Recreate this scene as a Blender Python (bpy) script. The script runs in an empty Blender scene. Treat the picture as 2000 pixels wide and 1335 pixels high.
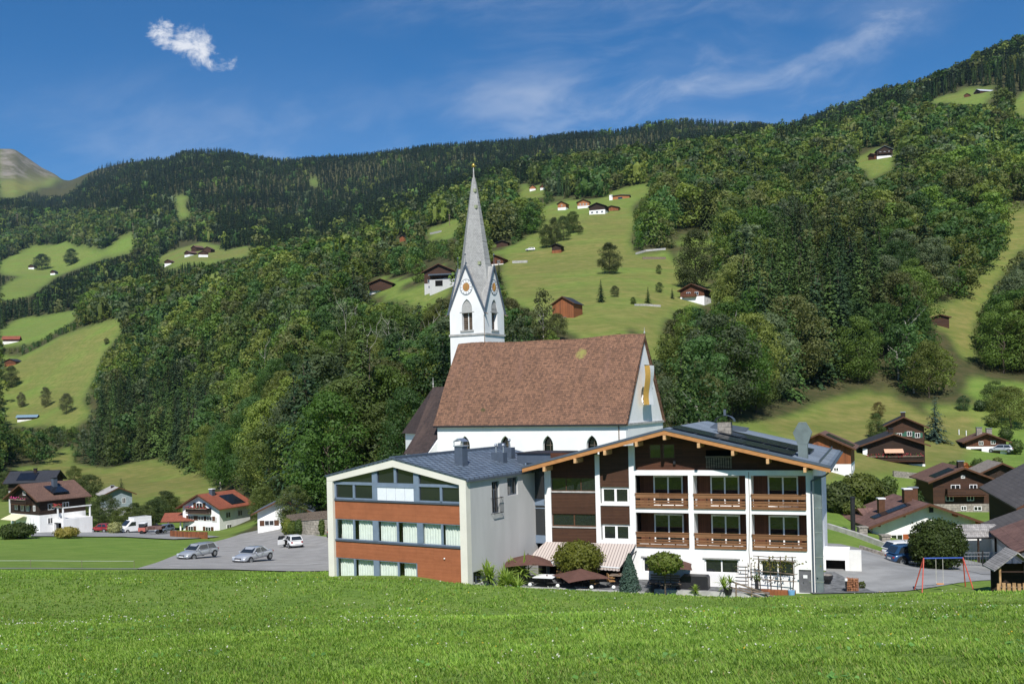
import bpy, math, random
import numpy as np
from mathutils import Vector, Matrix
R = math.radians
random.seed(7); rng = np.random.default_rng(7)
SC = bpy.context.scene; COL = SC.collection
# ---------------------------------------------------------------- camera
F = 1985.0; HZ = 780.0; RO = 0.024; H = 14.0      # focal length in photo pixels, eye level row, roll, eye height
cam_d = bpy.data.cameras.new('camera'); cam = bpy.data.objects.new('camera', cam_d); COL.objects.link(cam)
cam_d.sensor_width = 36; cam_d.lens = 36*F/2000; cam_d.clip_start = .5; cam_d.clip_end = 30000
cam.matrix_world = Matrix.Translation((0, 0, H)) @ Matrix.Rotation(R(90), 4, 'X') @ Matrix.Rotation(RO*-1, 4, 'Z')
cam_d.shift_y = (HZ-667.5)/2000
SC.camera = cam
# ---------------------------------------------------------------- light, sky, exposure
SUN_EL, SUN_AZ = R(46), R(3)                     # azimuth: degrees to the left of straight behind the eye
sun_dir = Vector((-math.sin(SUN_AZ)*math.cos(SUN_EL), -math.cos(SUN_AZ)*math.cos(SUN_EL), math.sin(SUN_EL)))
sl = bpy.data.lights.new('sun', 'SUN'); sl.energy = 5.0; sl.angle = R(.5); sl.color = (1, .965, .915)
so = bpy.data.objects.new('sun', sl); COL.objects.link(so); so.rotation_euler = (-sun_dir).to_track_quat('-Z', 'Y').to_euler()
so.location = (0, 0, 60)
W = bpy.data.worlds.new('World'); SC.world = W; W.use_nodes = True
SC.view_settings.view_transform = 'Standard'; SC.view_settings.look = 'None'; SC.view_settings.exposure = 0.17
SC.view_settings.gamma = 1; SC.view_settings.use_curve_mapping = False
SC.cycles.max_bounces = 6; SC.cycles.diffuse_bounces = 3; SC.cycles.transparent_max_bounces = 8
SC.cycles.volume_bounces = 0; SC.cycles.use_denoising = True

class NT:
    def __init__(s, tree): s.t = tree; s.n = tree.nodes; s.l = tree.links
    def add(s, ty, **k):
        nd = s.n.new(ty)
        for a, b in k.items(): setattr(nd, a, b)
        return nd
    def put(s, sock, val):
        if isinstance(val, bpy.types.NodeSocket): s.l.new(val, sock)
        elif val is not None: sock.default_value = val
    def math(s, op, a, b=None, c=None, clamp=False):
        nd = s.add('ShaderNodeMath', operation=op, use_clamp=clamp)
        s.put(nd.inputs[0], a); s.put(nd.inputs[1], b)
        if c is not None: s.put(nd.inputs[2], c)
        return nd.outputs[0]
    def mix(s, f, a, b, mode='MIX'):
        nd = s.add('ShaderNodeMix', data_type='RGBA', blend_type=mode)
        s.put(nd.inputs[0], f)
        s.put(nd.inputs[6], a if isinstance(a, bpy.types.NodeSocket) else (*a, 1) if len(a) == 3 else a)
        s.put(nd.inputs[7], b if isinstance(b, bpy.types.NodeSocket) else (*b, 1) if len(b) == 3 else b)
        return nd.outputs[2]
    def noise(s, vec, scale, detail=3, rough=.5, dist=0):
        nd = s.add('ShaderNodeTexNoise'); s.put(nd.inputs['Vector'], vec)
        nd.inputs['Scale'].default_value = scale; nd.inputs['Detail'].default_value = detail
        nd.inputs['Roughness'].default_value = rough; nd.inputs['Distortion'].default_value = dist
        return nd.outputs[0]
    def rng(s, v, a, b, c=0, d=1, smooth=True):
        nd = s.add('ShaderNodeMapRange', interpolation_type='SMOOTHSTEP' if smooth else 'LINEAR')
        s.put(nd.inputs[0], v); 
        for i, q in enumerate((a, b, c, d)): nd.inputs[i+1].default_value = q
        return nd.outputs[0]
    def vec(s, x, y, z=0.):
        nd = s.add('ShaderNodeCombineXYZ'); s.put(nd.inputs[0], x); s.put(nd.inputs[1], y); s.put(nd.inputs[2], z)
        return nd.outputs[0]
    def sep(s, v):
        nd = s.add('ShaderNodeSeparateXYZ'); s.put(nd.inputs[0], v); return nd.outputs

def build_sky():
    t = NT(W.node_tree); t.n.clear()
    sky = t.add('ShaderNodeTexSky', sky_type='NISHITA', sun_disc=False)
    sky.sun_elevation = SUN_EL
    sky.sun_rotation = math.atan2(sun_dir.x, sun_dir.y)
    sky.altitude = 2600; sky.air_density = 1.0; sky.dust_density = .35; sky.ozone_density = 3.5
    hs = t.add('ShaderNodeHueSaturation'); hs.inputs['Saturation'].default_value = 1.32; hs.inputs['Value'].default_value = 1.0
    hs.inputs['Hue'].default_value = .500
    t.l.new(sky.outputs[0], hs.inputs['Color'])
    g = t.add('ShaderNodeTexCoord').outputs['Generated']
    x, y, z = t.sep(g)[:3]
    yy = t.math('MAXIMUM', y, .05)
    u = t.math('DIVIDE', x, yy); w = t.math('DIVIDE', z, yy)
    ahead = t.rng(y, .05, .3)
    def ell(cx, cy, rx, ry, ang=0., a=1., b=.0, wob=None):
        du = t.math('SUBTRACT', u, cx); dw = t.math('SUBTRACT', w, cy)
        c, s_ = math.cos(ang), math.sin(ang)
        p = t.math('ADD', t.math('MULTIPLY', du, c/rx), t.math('MULTIPLY', dw, s_/rx))
        q = t.math('SUBTRACT', t.math('MULTIPLY', dw, c/ry), t.math('MULTIPLY', du, s_/ry))
        d = t.math('SQRT', t.math('ADD', t.math('MULTIPLY', p, p), t.math('MULTIPLY', q, q)))
        return t.rng(d, a, b)
    uw = t.vec(u, w, 0)
    # thin cirrus: stretched, swept noise in several soft layers
    wx = t.math('ADD', u, t.math('MULTIPLY', t.noise(t.vec(u, w, 2.), 3.0, 3), .16)); wy = t.math('ADD', w, t.math('MULTIPLY', t.noise(t.vec(u, w, 9.), 4.0, 3), .07))
    wisp = t.noise(t.vec(t.math('ADD', t.math('MULTIPLY', wx, 4.), t.math('MULTIPLY', wy, 3.)), t.math('SUBTRACT', t.math('MULTIPLY', wy, 12.), t.math('MULTIPLY', wx, 3.2)), 3.1), 1.5, 10, .60, .35)
    broad = t.noise(t.vec(t.math('MULTIPLY', wx, 2.2), t.math('MULTIPLY', wy, 5.), 7.7), 1.5, 5, .55, .2)
    c = t.math('MULTIPLY', t.rng(wisp, .42, .76), t.rng(broad, .34, .60, .35, 1.))
    reg = t.math('MAXIMUM', ell(.16, .30, .26, .10, .05, 1.25, .0), t.math('MULTIPLY', ell(.34, .345, .17, .045, .5, 1.2, 0.), 1.1))
    reg = t.math('MAXIMUM', reg, t.math('MULTIPLY', ell(-.25, .25, .46, .11, -.1), .30))
    reg = t.math('MAXIMUM', reg, t.math('MULTIPLY', ell(.08, .385, .34, .04, .0), .75))
    cir = t.math('MULTIPLY', t.math('MULTIPLY', c, reg), .95)
    veil = t.math('MULTIPLY', t.math('MULTIPLY', t.rng(broad, .36, .72), t.math('ADD', t.math('MULTIPLY', reg, .60), .03)), .25)
    cir = t.math('ADD', t.math('MULTIPLY', cir, .54), veil, clamp=True)
    # one small ragged cumulus
    cv = t.vec(u, t.math('MULTIPLY', w, 1.15), 0)
    cn = t.math('ADD', t.math('MULTIPLY', t.noise(cv, 30, 10, .72, .8), .7), t.math('MULTIPLY', t.noise(cv, 80, 6, .7, .3), .3))
    m = t.math('MAXIMUM', ell(-.303, .357, .046, .030, -.35, 1.15, .1), t.math('MULTIPLY', ell(-.335, .368, .028, .024, -.5, 1.2, .1), .85))
    m = t.math('MAXIMUM', m, t.math('MULTIPLY', ell(-.290, .340, .055, .018, -.12, 1.2, .1), .72))
    cu = t.rng(t.math('ADD', cn, t.math('MULTIPLY', m, .40)), .68, .93)
    cl = t.math('MULTIPLY', t.math('MAXIMUM', cir, t.math('MULTIPLY', cu, .93)), ahead, clamp=True)
    col = t.mix(cl, hs.outputs[0], (7.9, 8.1, 8.6))
    bg = t.add('ShaderNodeBackground'); bg.inputs[1].default_value = .10
    t.l.new(col, bg.inputs[0]); out = t.add('ShaderNodeOutputWorld'); t.l.new(bg.outputs[0], out.inputs[0])
build_sky()

def ray(px, py):                     # photo pixel -> tangents (x/y, z/y) of its direction
    dx, dy = px-1000., HZ-py
    return (dx*math.cos(RO)+dy*math.sin(RO))/F, (-dx*math.sin(RO)+dy*math.cos(RO))/F
def at(px, py, Y):
    a, b = ray(px, py); return Vector((a*Y, Y, H+b*Y))
def proj(X, Y, Z):                   # numpy: world -> photo pixel
    a, b = X/Y*F, (Z-H)/Y*F
    c, s = math.cos(RO), math.sin(RO)
    return 1000+a*c-b*s, HZ-(a*s+b*c)
def on_plane(px, py, x0, y0, ang):   # pixel on a vertical wall through (x0,y0) running along (cos,-sin): -> (u, z)
    a, b = ray(px, py); c, s = math.cos(ang), math.sin(ang)
    u = (a*y0-x0)/(c+a*s); Y = y0-s*u
    return u, H+b*Y
# ---------------------------------------------------------------- materials
MATS = {}
def mat(name, col, rough=.7, var=.12, scale=3., spec=.3, metal=0., bump=0., bscale=40., col2=None, coat=0., detail=4, stretch=None):
    if name in MATS: return MATS[name]
    m = bpy.data.materials.new(name); m.use_nodes = True; t = NT(m.node_tree)
    b = t.n['Principled BSDF']; b.inputs['Roughness'].default_value = rough; b.inputs['Metallic'].default_value = metal
    b.inputs['Specular IOR Level'].default_value = spec; b.inputs['Coat Weight'].default_value = coat
    oc = t.add('ShaderNodeTexCoord').outputs['Object']
    if stretch:
        mp = t.add('ShaderNodeMapping'); mp.inputs['Scale'].default_value = stretch; t.l.new(oc, mp.inputs[0]); oc = mp.outputs[0]
    n = t.noise(oc, scale, detail, .6)
    c2 = col2 or tuple(max(0, c*(1-2*var)) for c in col)
    c1 = col if col2 else tuple(min(1, c*(1+var)) for c in col)
    f = t.rng(n, .3, .7)
    t.l.new(t.mix(f, c2, c1), b.inputs['Base Color'])
    if bump:
        bp = t.add('ShaderNodeBump'); bp.inputs['Strength'].default_value = bump; bp.inputs['Distance'].default_value = .05
        t.l.new(t.noise(oc, bscale, 3), bp.inputs['Height']); t.l.new(bp.outputs[0], b.inputs['Normal'])
    MATS[name] = m; return m
def tiles(name, c1, c2, mortar, w, h, axes='xz', rough=.8, big=.25, mort=.02, spec=.2, patch=(), zmul=1., bump=.4, offset=.5, mix=None):
    """Rows of tiles, planks or stones, laid in the object's own x/z (or y/z, x/y) plane."""
    if name in MATS: return MATS[name]
    m = bpy.data.materials.new(name); m.use_nodes = True; t = NT(m.node_tree); b = t.n['Principled BSDF']
    b.inputs['Roughness'].default_value = rough; b.inputs['Specular IOR Level'].default_value = spec
    oc = t.add('ShaderNodeTexCoord').outputs['Object']; s = t.sep(oc)
    A = {'x': s[0], 'y': s[1], 'z': s[2]}
    v = t.vec(A[axes[0]], t.math('MULTIPLY', A[axes[1]], zmul), 0)
    br = t.add('ShaderNodeTexBrick'); t.l.new(v, br.inputs['Vector'])
    br.inputs['Scale'].default_value = 1; br.inputs['Brick Width'].default_value = w; br.inputs['Row Height'].default_value = h
    br.inputs['Mortar Size'].default_value = mort; br.inputs['Mortar Smooth'].default_value = .3; br.offset = offset
    br.inputs['Color1'].default_value = (*c1, 1); br.inputs['Color2'].default_value = (*c2, 1); br.inputs['Mortar'].default_value = (*mortar, 1)
    n = t.noise(oc, .45, 5, .65); n2 = t.noise(oc, 3., 3, .6)
    c = t.mix(t.rng(n, .3, .7, 0, big*2), br.outputs[0], tuple(.45*q for q in c2), 'MIX')
    c = t.mix(t.rng(n2, .35, .75, 0, big*1.3), c, tuple(min(1, 1.35*q) for q in c1))
    if mix:                                        # large soft streaks of a second colour
        n3 = t.noise(t.vec(t.math('MULTIPLY', A[axes[0]], 1.2), t.math('MULTIPLY', A[axes[1]], .16), 0), .6, 4, .6, .6)
        c = t.mix(t.rng(n3, .52, .72, 0, .45), c, mix)
    for (qx, qz, rx, rz, pc) in patch:                # lichen, stains: spots with a place and shape of their own
        ex = t.math('DIVIDE', t.math('SUBTRACT', A[axes[0]], qx), rx); ez = t.math('DIVIDE', t.math('SUBTRACT', A[axes[1]], qz), rz)
        d = t.math('ADD', t.math('ADD', t.math('MULTIPLY', ex, ex), t.math('MULTIPLY', ez, ez)), t.math('MULTIPLY', t.noise(oc, 2.2, 4, .7), 2.2))
        c = t.mix(t.rng(d, 1.9, 1.2, 0, .85), c, pc)
    t.l.new(c, b.inputs['Base Color'])
    bp = t.add('ShaderNodeBump'); bp.inputs['Strength'].default_value = bump; bp.inputs['Distance'].default_value = .03
    t.l.new(br.outputs[1], bp.inputs['Height']); bp.invert = True; t.l.new(bp.outputs[0], b.inputs['Normal'])
    MATS[name] = m; return m
def glass(name, col=(.015, .018, .02), ior=1.9, rough=.03):
    if name in MATS: return MATS[name]
    m = bpy.data.materials.new(name); m.use_nodes = True; t = NT(m.node_tree); b = t.n['Principled BSDF']
    b.inputs['Base Color'].default_value = (*col, 1); b.inputs['IOR'].default_value = ior; b.inputs['Roughness'].default_value = rough
    bp = t.add('ShaderNodeBump'); bp.inputs['Strength'].default_value = .06; bp.inputs['Distance'].default_value = .02
    t.l.new(t.noise(t.add('ShaderNodeTexCoord').outputs['Object'], .9, 2), bp.inputs['Height']); t.l.new(bp.outputs[0], b.inputs['Normal'])
    MATS[name] = m; return m
def clear_glass(name='clear_glass'):
    m = bpy.data.materials.new(name); m.use_nodes = True; t = NT(m.node_tree); t.n.clear()
    tr = t.add('ShaderNodeBsdfTransparent'); tr.inputs[0].default_value = (.90, .93, .91, 1)
    gl = t.add('ShaderNodeBsdfGlossy'); gl.inputs['Roughness'].default_value = .02
    fr = t.add('ShaderNodeLayerWeight'); fr.inputs[0].default_value = .5; fr = t.math('ADD', t.math('MULTIPLY', t.math('POWER', fr.outputs[1], 4.), .6), .07)
    mx = t.add('ShaderNodeMixShader'); t.l.new(fr, mx.inputs[0]); t.l.new(tr.outputs[0], mx.inputs[1]); t.l.new(gl.outputs[0], mx.inputs[2])
    o = t.add('ShaderNodeOutputMaterial'); t.l.new(mx.outputs[0], o.inputs[0]); MATS[name] = m; return m
def leafmat(name, src, trans=.36, attr='tint', spec=.25):
    """Foliage: colour comes from the object's own colour (single trees) or a per-tree attribute (the woods)."""
    m = bpy.data.materials.new(name); m.use_nodes = True; t = NT(m.node_tree); t.n.clear()
    if src == 'obj': c = t.add('ShaderNodeObjectInfo').outputs['Color']
    else: c = t.add('ShaderNodeAttribute', attribute_name=attr).outputs['Color']
    geo = t.add('ShaderNodeNewGeometry')
    r = geo.outputs['Random Per Island']
    c = t.mix(t.rng(r, 0, 1, 0, .26, False), c, t.mix(1, c, (1.75, 1.55, .9), 'MULTIPLY'))
    n = t.noise(t.add('ShaderNodeTexCoord').outputs['Object'], .35, 2)
    c = t.mix(t.rng(n, .35, .65, 0, .4), c, t.mix(1, c, (.62, .70, .75), 'MULTIPLY'))
    d = t.add('ShaderNodeBsdfPrincipled'); d.inputs['Roughness'].default_value = .55; d.inputs['Specular IOR Level'].default_value = spec
    t.l.new(c, d.inputs['Base Color'])
    tl = t.add('ShaderNodeBsdfTranslucent'); t.l.new(t.mix(1, c, (1.5, 1.5, .6), 'MULTIPLY'), tl.inputs[0])
    mx = t.add('ShaderNodeMixShader'); mx.inputs[0].default_value = trans
    t.l.new(d.outputs[0], mx.inputs[1]); t.l.new(tl.outputs[0], mx.inputs[2])
    o = t.add('ShaderNodeOutputMaterial'); t.l.new(mx.outputs[0], o.inputs[0]); MATS[name] = m; return m

M = dict(
 white=mat('white_render', (.83, .82, .80), .85, .05, .8, .2, bump=.15, bscale=12, stretch=(1, 1, .3)),
 offwhite=mat('off_white_render', (.70, .69, .65), .85, .04, .6, .2),
 cream=mat('cream_frame', (.72, .69, .60), .7, .03, .5, .3),
 greywall=mat('grey_render', (.50, .495, .485), .9, .035, .9, .15, bump=.1, bscale=15, stretch=(1, 1, .22)),
 chwhite=mat('limewashed_wall', (.82, .81, .79), .9, .035, .35, .15),
 towerwhite=mat('tower_render', (.76, .76, .75), .9, .05, .3, .15),
 anth=mat('anthracite_metal', (.075, .095, .125), .45, .06, 2, .5),
 blueframe=mat('blue_grey_aluminium', (.17, .22, .29), .45, .05, 2, .5),
 black=mat('black_metal', (.02, .02, .022), .5, .1, 3, .4),
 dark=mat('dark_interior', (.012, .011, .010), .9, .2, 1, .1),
 roofgrey=mat('grey_sheet_roof', (.17, .205, .25), .4, .10, .5, .5),
 solar=mat('solar_panel', (.012, .014, .020), .22, .2, 2, .5),
 alu=mat('bright_aluminium', (.6, .61, .62), .35, .05, 3, .5, metal=.8),
 zinc=mat('zinc_duct', (.15, .185, .18), .5, .10, 1.2, .4, metal=.1),
 fascia=mat('larch_fascia', (.47, .215, .075), .55, .14, 2.5, .3, stretch=(1, 6, 10)),
 beam=mat('light_beam_wood', (.60, .36, .17), .6, .1, 4, .3),
 asphalt=mat('asphalt', (.31, .30, .285), .95, .08, .6, .1, bump=.4, bscale=30),
 road=mat('old_asphalt', (.29, .29, .285), .95, .10, .35, .1, bump=.4, bscale=20),
 paving=mat('stone_paving', (.16, .165, .17), .9, .25, 2.5, .2, bump=.5, bscale=6),
 concrete=mat('pale_concrete', (.42, .41, .39), .9, .12, 1.5, .2),
 stone=tiles('stone_masonry', (.38, .34, .29), (.24, .22, .19), (.14, .13, .12), .5, .28, 'xz', .9, .3, .03),
 curtain=mat('net_curtain', (.80, .83, .78), .9, .03, 3, .1),
 blind=mat('white_blind', (.74, .77, .82), .7, .02, 3, .2),
 rubber=mat('rubber', (.02, .02, .02), .8, .1, 6, .2),
 rim=mat('alloy_rim', (.35, .36, .37), .35, .1, 6, .5, metal=.6),
 lampw=mat('opal_globe', (.85, .85, .82), .3, .01, 3, .5),
 brownfab=mat('brown_fabric', (.12, .063, .05), .9, .06, 3, .1),
 gold=mat('gilded_metal', (.80, .52, .12), .3, .1, 4, .5, metal=.8),
 redplastic=mat('red_paint', (.52, .07, .04), .45, .08, 4, .5),
 bluepaint=mat('blue_paint', (.03, .08, .35), .45, .08, 4, .5),
 rope=mat('pale_rope', (.55, .52, .45), .9, .1, 9, .1),
 bark=mat('bark', (.10, .08, .06), .95, .3, 6, .1),
 bark2=mat('pale_bark', (.42, .39, .34), .9, .35, 5, .1),
 petalred=mat('red_flowers', (.45, .06, .07), .8, .3, 9, .1),
 petalpink=mat('pink_flowers', (.60, .08, .25), .8, .3, 9, .1),
 petalyel=mat('yellow_flowers', (.65, .42, .05), .8, .3, 9, .1),
 cloth=mat('white_cloth', (.78, .78, .78), .9, .03, 5, .1),
 wicker=mat('wicker', (.40, .22, .09), .8, .2, 12, .1),
 skin=mat('skin', (.50, .28, .20), .6, .05, 5, .3),
 hair=mat('grey_brown_hair', (.10, .07, .05), .8, .2, 9, .2),
 shirtb=mat('blue_shirt', (.05, .14, .32), .9, .1, 9, .1),
 shirtw=mat('pale_shirt', (.40, .42, .50), .9, .1, 9, .1),
 shirtn=mat('navy_shirt', (.03, .04, .10), .9, .1, 9, .1),
 gravel=mat('gravel', (.30, .27, .24), .95, .25, 5, .1, bump=.6, bscale=20),
)
W_ = lambda n, a, b, w=4., h=.14, ax='xz', **k: tiles(n, a, b, tuple(.35*q for q in b), w, h, ax, .75, .12, .008, .25, bump=.5, **k)
M['orange'] = W_('rust_orange_cladding', (.40, .140, .062), (.34, .115, .050), 3., .075)
M['brown'] = W_('brown_board_cladding', (.085, .040, .022), (.060, .028, .016), 3.5, .11)
M['darkwood'] = W_('dark_weathered_boards', (.045, .026, .017), (.028, .018, .013), 3., .16)
M['gablewood'] = W_('gable_boards', (.095, .036, .018), (.060, .024, .013), 3.5, .13)
M['redwood'] = W_('red_brown_boards', (.15, .058, .030), (.10, .040, .02), .16, 3., 'xz')
M['barnwood'] = W_('sunburnt_barn_boards', (.30, .105, .040), (.16, .06, .028), .22, 5., 'xz')
M['logs'] = W_('log_wall', (.075, .036, .021), (.045, .024, .016), 5., .24)
M['rail'] = W_('balcony_rail_boards', (.27, .135, .062), (.17, .08, .036), 2.2, .35)
M['greywood'] = mat('weathered_wood', (.22, .17, .13), .9, .25, 3, .1, stretch=(1, 1, 6))
M['tanwood'] = mat('tan_wood', (.42, .26, .13), .85, .2, 4, .1)
M['shingle'] = tiles('silver_shingles', (.40, .38, .36), (.24, .23, .22), (.12, .11, .11), .18, .22, 'xz', .9, .2, .015)
M['nave_roof'] = tiles('old_clay_tiles', (.28, .148, .090), (.125, .072, .048), (.05, .03, .026), .24, .19, 'xz', .85, .14, .014, mix=(.20, .11, .08), patch=((-6.8, 18.9, .8, .75, (.26, .25, .07)), (-17.3, 12.9, .45, .3, (.05, .06, .02))))
M['spire'] = tiles('grey_spire_shingles', (.40, .395, .38), (.31, .305, .295), (.20, .20, .19), .2, .2, 'xz', .9, .12, .012, mix=(.44, .44, .41))
M['choir_roof'] = tiles('dark_brown_shingles', (.070, .050, .045), (.045, .034, .032), (.03, .024, .022), .2, .2, 'xz', .85, .2, .012, mix=(.12, .08, .065))
M['annex_roof'] = tiles('blue_grey_scale_tiles', (.185, .235, .295), (.115, .15, .195), (.02, .025, .035), .62, .42, 'yx', .45, .12, .07, .45, bump=1.)
M['brownroof'] = tiles('brown_roof_tiles', (.20, .115, .085), (.145, .085, .065), (.05, .035, .03), .3, .3, 'yx', .7, .2, .02)
M['greyroof'] = tiles('grey_brown_sheet_roof', (.125, .110, .100), (.10, .088, .08), (.035, .03, .028), 1.4, .40, 'yx', .6, .15, .018, .3)
M['redroof'] = tiles('orange_red_roof_tiles', (.33, .105, .06), (.25, .08, .05), (.11, .045, .03), .3, .3, 'yx', .7, .2, .02)
M['rustroof'] = tiles('rust_red_sheet_roof', (.20, .115, .092), (.145, .083, .07), (.06, .03, .025), .42, 1.1, 'yx', .7, .35, .02)
M['darkroof'] = tiles('dark_slate_roof', (.055, .057, .065), (.04, .042, .048), (.015, .015, .018), .3, .3, 'yx', .6, .15, .02)
M['glass'] = glass('window_glass'); M['dglass'] = glass('dim_window_glass', (.01, .012, .012), 1.5)
M['carglass'] = glass('car_glass', (.02, .025, .03), 1.7)
M['clear'] = clear_glass()
M['leaf'] = leafmat('leaves', 'obj'); M['leafw'] = leafmat('wood_leaves', 'attr')
M['needle'] = leafmat('needles', 'obj', .08, spec=.15); M['needlew'] = leafmat('wood_needles', 'attr', .06, spec=.12)
M['grass'] = leafmat('grass_blades', 'attr', .42, spec=.2)
def paint(name, col, metal=0.): return mat(name, col, .28, .02, 1, .5, metal=metal, coat=.6)
# ---------------------------------------------------------------- mesh helpers
class MB:
    def __init__(s): s.v = []; s.f = []
    def face(s, pts):
        n = len(s.v); s.v += [tuple(p) for p in pts]; s.f.append(tuple(range(n, n+len(pts)))); return s
    def box(s, x0, x1, y0, y1, z0, z1):
        n = len(s.v)
        s.v += [(x, y, z) for z in (z0, z1) for y in (y0, y1) for x in (x0, x1)]
        s.f += [tuple(n+i for i in q) for q in ((0, 2, 3, 1), (4, 5, 7, 6), (0, 1, 5, 4), (2, 6, 7, 3), (0, 4, 6, 2), (1, 3, 7, 5))]
        return s
    def prism(s, poly, a, b, axis='y'):
        """poly: 2-D points in the plane across `axis`, extruded from a to b."""
        def P(p, t): return {'y': (p[0], t, p[1]), 'x': (t, p[0], p[1]), 'z': (p[0], p[1], t)}[axis]
        n = len(s.v); k = len(poly)
        s.v += [P(p, a) for p in poly]+[P(p, b) for p in poly]
        s.f.append(tuple(range(n, n+k))); s.f.append(tuple(range(n+2*k-1, n+k-1, -1)))
        s.f += [(n+i, n+(i+1) % k, n+k+(i+1) % k, n+k+i) for i in range(k)]
        return s
    def bar(s, a, b, w, h=None):
        """A square bar between two points."""
        a, b = Vector(a), Vector(b); d = (b-a).normalized(); h = h or w
        up = Vector((0, 0, 1)) if abs(d.z) < .95 else Vector((0, 1, 0))
        x = d.cross(up).normalized()*w/2; y = x.cross(d).normalized()*h/2; n = len(s.v)
        s.v += [tuple(p+i*x+j*y) for p in (a, b) for i, j in ((-1, -1), (1, -1), (1, 1), (-1, 1))]
        s.f += [tuple(n+i for i in q) for q in ((0, 3, 2, 1), (4, 5, 6, 7), (0, 1, 5, 4), (1, 2, 6, 5), (2, 3, 7, 6), (3, 0, 4, 7))]
        return s
    def cyl(s, a, b, r0, r1=None, n=12, cap=True):
        a, b = Vector(a), Vector(b); r1 = r0 if r1 is None else r1; d = (b-a).normalized()
        up = Vector((0, 0, 1)) if abs(d.z) < .95 else Vector((0, 1, 0))
        x = d.cross(up).normalized(); y = x.cross(d); k = len(s.v)
        for p, r in ((a, r0), (b, r1)):
            s.v += [tuple(p+r*(math.cos(q)*x+math.sin(q)*y)) for q in (2*math.pi*i/n for i in range(n))]
        s.f += [(k+i, k+(i+1) % n, k+n+(i+1) % n, k+n+i) for i in range(n)]
        if cap: s.f += [tuple(range(k+n-1, k-1, -1)), tuple(range(k+n, k+2*n))]
        return s
    def tube(s, pts, r, n=6):
        for i in range(len(pts)-1):
            ra = r[i] if isinstance(r, (list, tuple)) else r; rb = r[i+1] if isinstance(r, (list, tuple)) else r
            s.cyl(pts[i], pts[i+1], ra, rb, n)
        return s
    def ball(s, c, r, n=12, m=8, sc=(1, 1, 1)):
        k = len(s.v)
        for j in range(m+1):
            t = math.pi*j/m
            for i in range(n):
                q = 2*math.pi*i/n
                s.v.append((c[0]+sc[0]*r*math.sin(t)*math.cos(q), c[1]+sc[1]*r*math.sin(t)*math.sin(q), c[2]+sc[2]*r*math.cos(t)))
        s.f += [(k+j*n+i, k+(j+1)*n+i, k+(j+1)*n+(i+1) % n, k+j*n+(i+1) % n) for j in range(m) for i in range(n)]
        return s
    def loft(s, rings, close=True, caps=True):
        k = len(s.v); n = len(rings[0])
        for r in rings: s.v += [tuple(p) for p in r]
        for j in range(len(rings)-1):
            for i in range(n if close else n-1):
                s.f.append((k+j*n+i, k+j*n+(i+1) % n, k+(j+1)*n+(i+1) % n, k+(j+1)*n+i))
        if caps: s.f += [tuple(range(k+n-1, k-1, -1)), tuple(range(k+(len(rings)-1)*n, k+len(rings)*n))]
        return s
    def build(s, name, m, parent=None, smooth=False, bevel=0, label=None, sub=0):
        me = bpy.data.meshes.new(name); me.from_pydata(s.v, [], s.f); me.update()
        ob = bpy.data.objects.new(name, me); COL.objects.link(ob)
        me.materials.append(M[m] if isinstance(m, str) else m)
        if smooth: me.shade_smooth()
        if parent is not None: ob.parent = parent
        if bevel:
            b = ob.modifiers.new('bevel', 'BEVEL'); b.width = bevel; b.segments = 2; b.limit_method = 'ANGLE'
        if sub:
            b = ob.modifiers.new('sub', 'SUBSURF'); b.levels = sub; b.render_levels = sub
        if label: ob['label'] = label
        return ob
def thing(name, label, cat, loc=(0, 0, 0), rz=0., group=None):
    o = bpy.data.objects.new(name, None); COL.objects.link(o); o.location = loc; o.rotation_euler = (0, 0, rz)
    o.empty_display_size = .3
    return tag(o, label, cat, group)
def tag(o, label, cat, group=None):
    o['label'] = label; o['category'] = cat
    if group: o['group'] = group
    return o
def struct(o, kind='structure', label=None):
    o['kind'] = kind
    if label: o['label'] = label
    return o
def dup(root, loc, rz=0., label=None, group=None, scale=None, color=None):
    r = root.copy(); COL.objects.link(r); r.location = loc; r.rotation_euler = (0, 0, rz)
    if label: r['label'] = label
    if group: r['group'] = group
    if scale: r.scale = scale
    for ch in list(root.children):
        c = ch.copy(); COL.objects.link(c); c.parent = r
        if color: c.color = color
        for g in list(ch.children):
            d = g.copy(); COL.objects.link(d); d.parent = c
    return r
def np_mesh(name, V, Fq, m, tint=None, parent=None, nv=4):
    """Fast mesh from numpy: V (n,3), Fq (k,nv)."""
    me = bpy.data.meshes.new(name); me.vertices.add(len(V)); me.vertices.foreach_set('co', V.astype(np.float32).ravel())
    k = len(Fq); me.loops.add(k*nv); me.loops.foreach_set('vertex_index', Fq.astype(np.int32).ravel())
    me.polygons.add(k); me.polygons.foreach_set('loop_start', np.arange(0, k*nv, nv, dtype=np.int32))
    me.update(calc_edges=True)
    if tint is not None:
        a = me.color_attributes.new('tint', 'FLOAT_COLOR', 'POINT')
        a.data.foreach_set('color', np.concatenate([tint, np.ones((len(tint), 1))], 1).astype(np.float32).ravel())
    for mm in (m if isinstance(m, (list, tuple)) else [m]): me.materials.append(M[mm] if isinstance(mm, str) else mm)
    ob = bpy.data.objects.new(name, me); COL.objects.link(ob)
    if parent is not None: ob.parent = parent
    return ob
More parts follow.
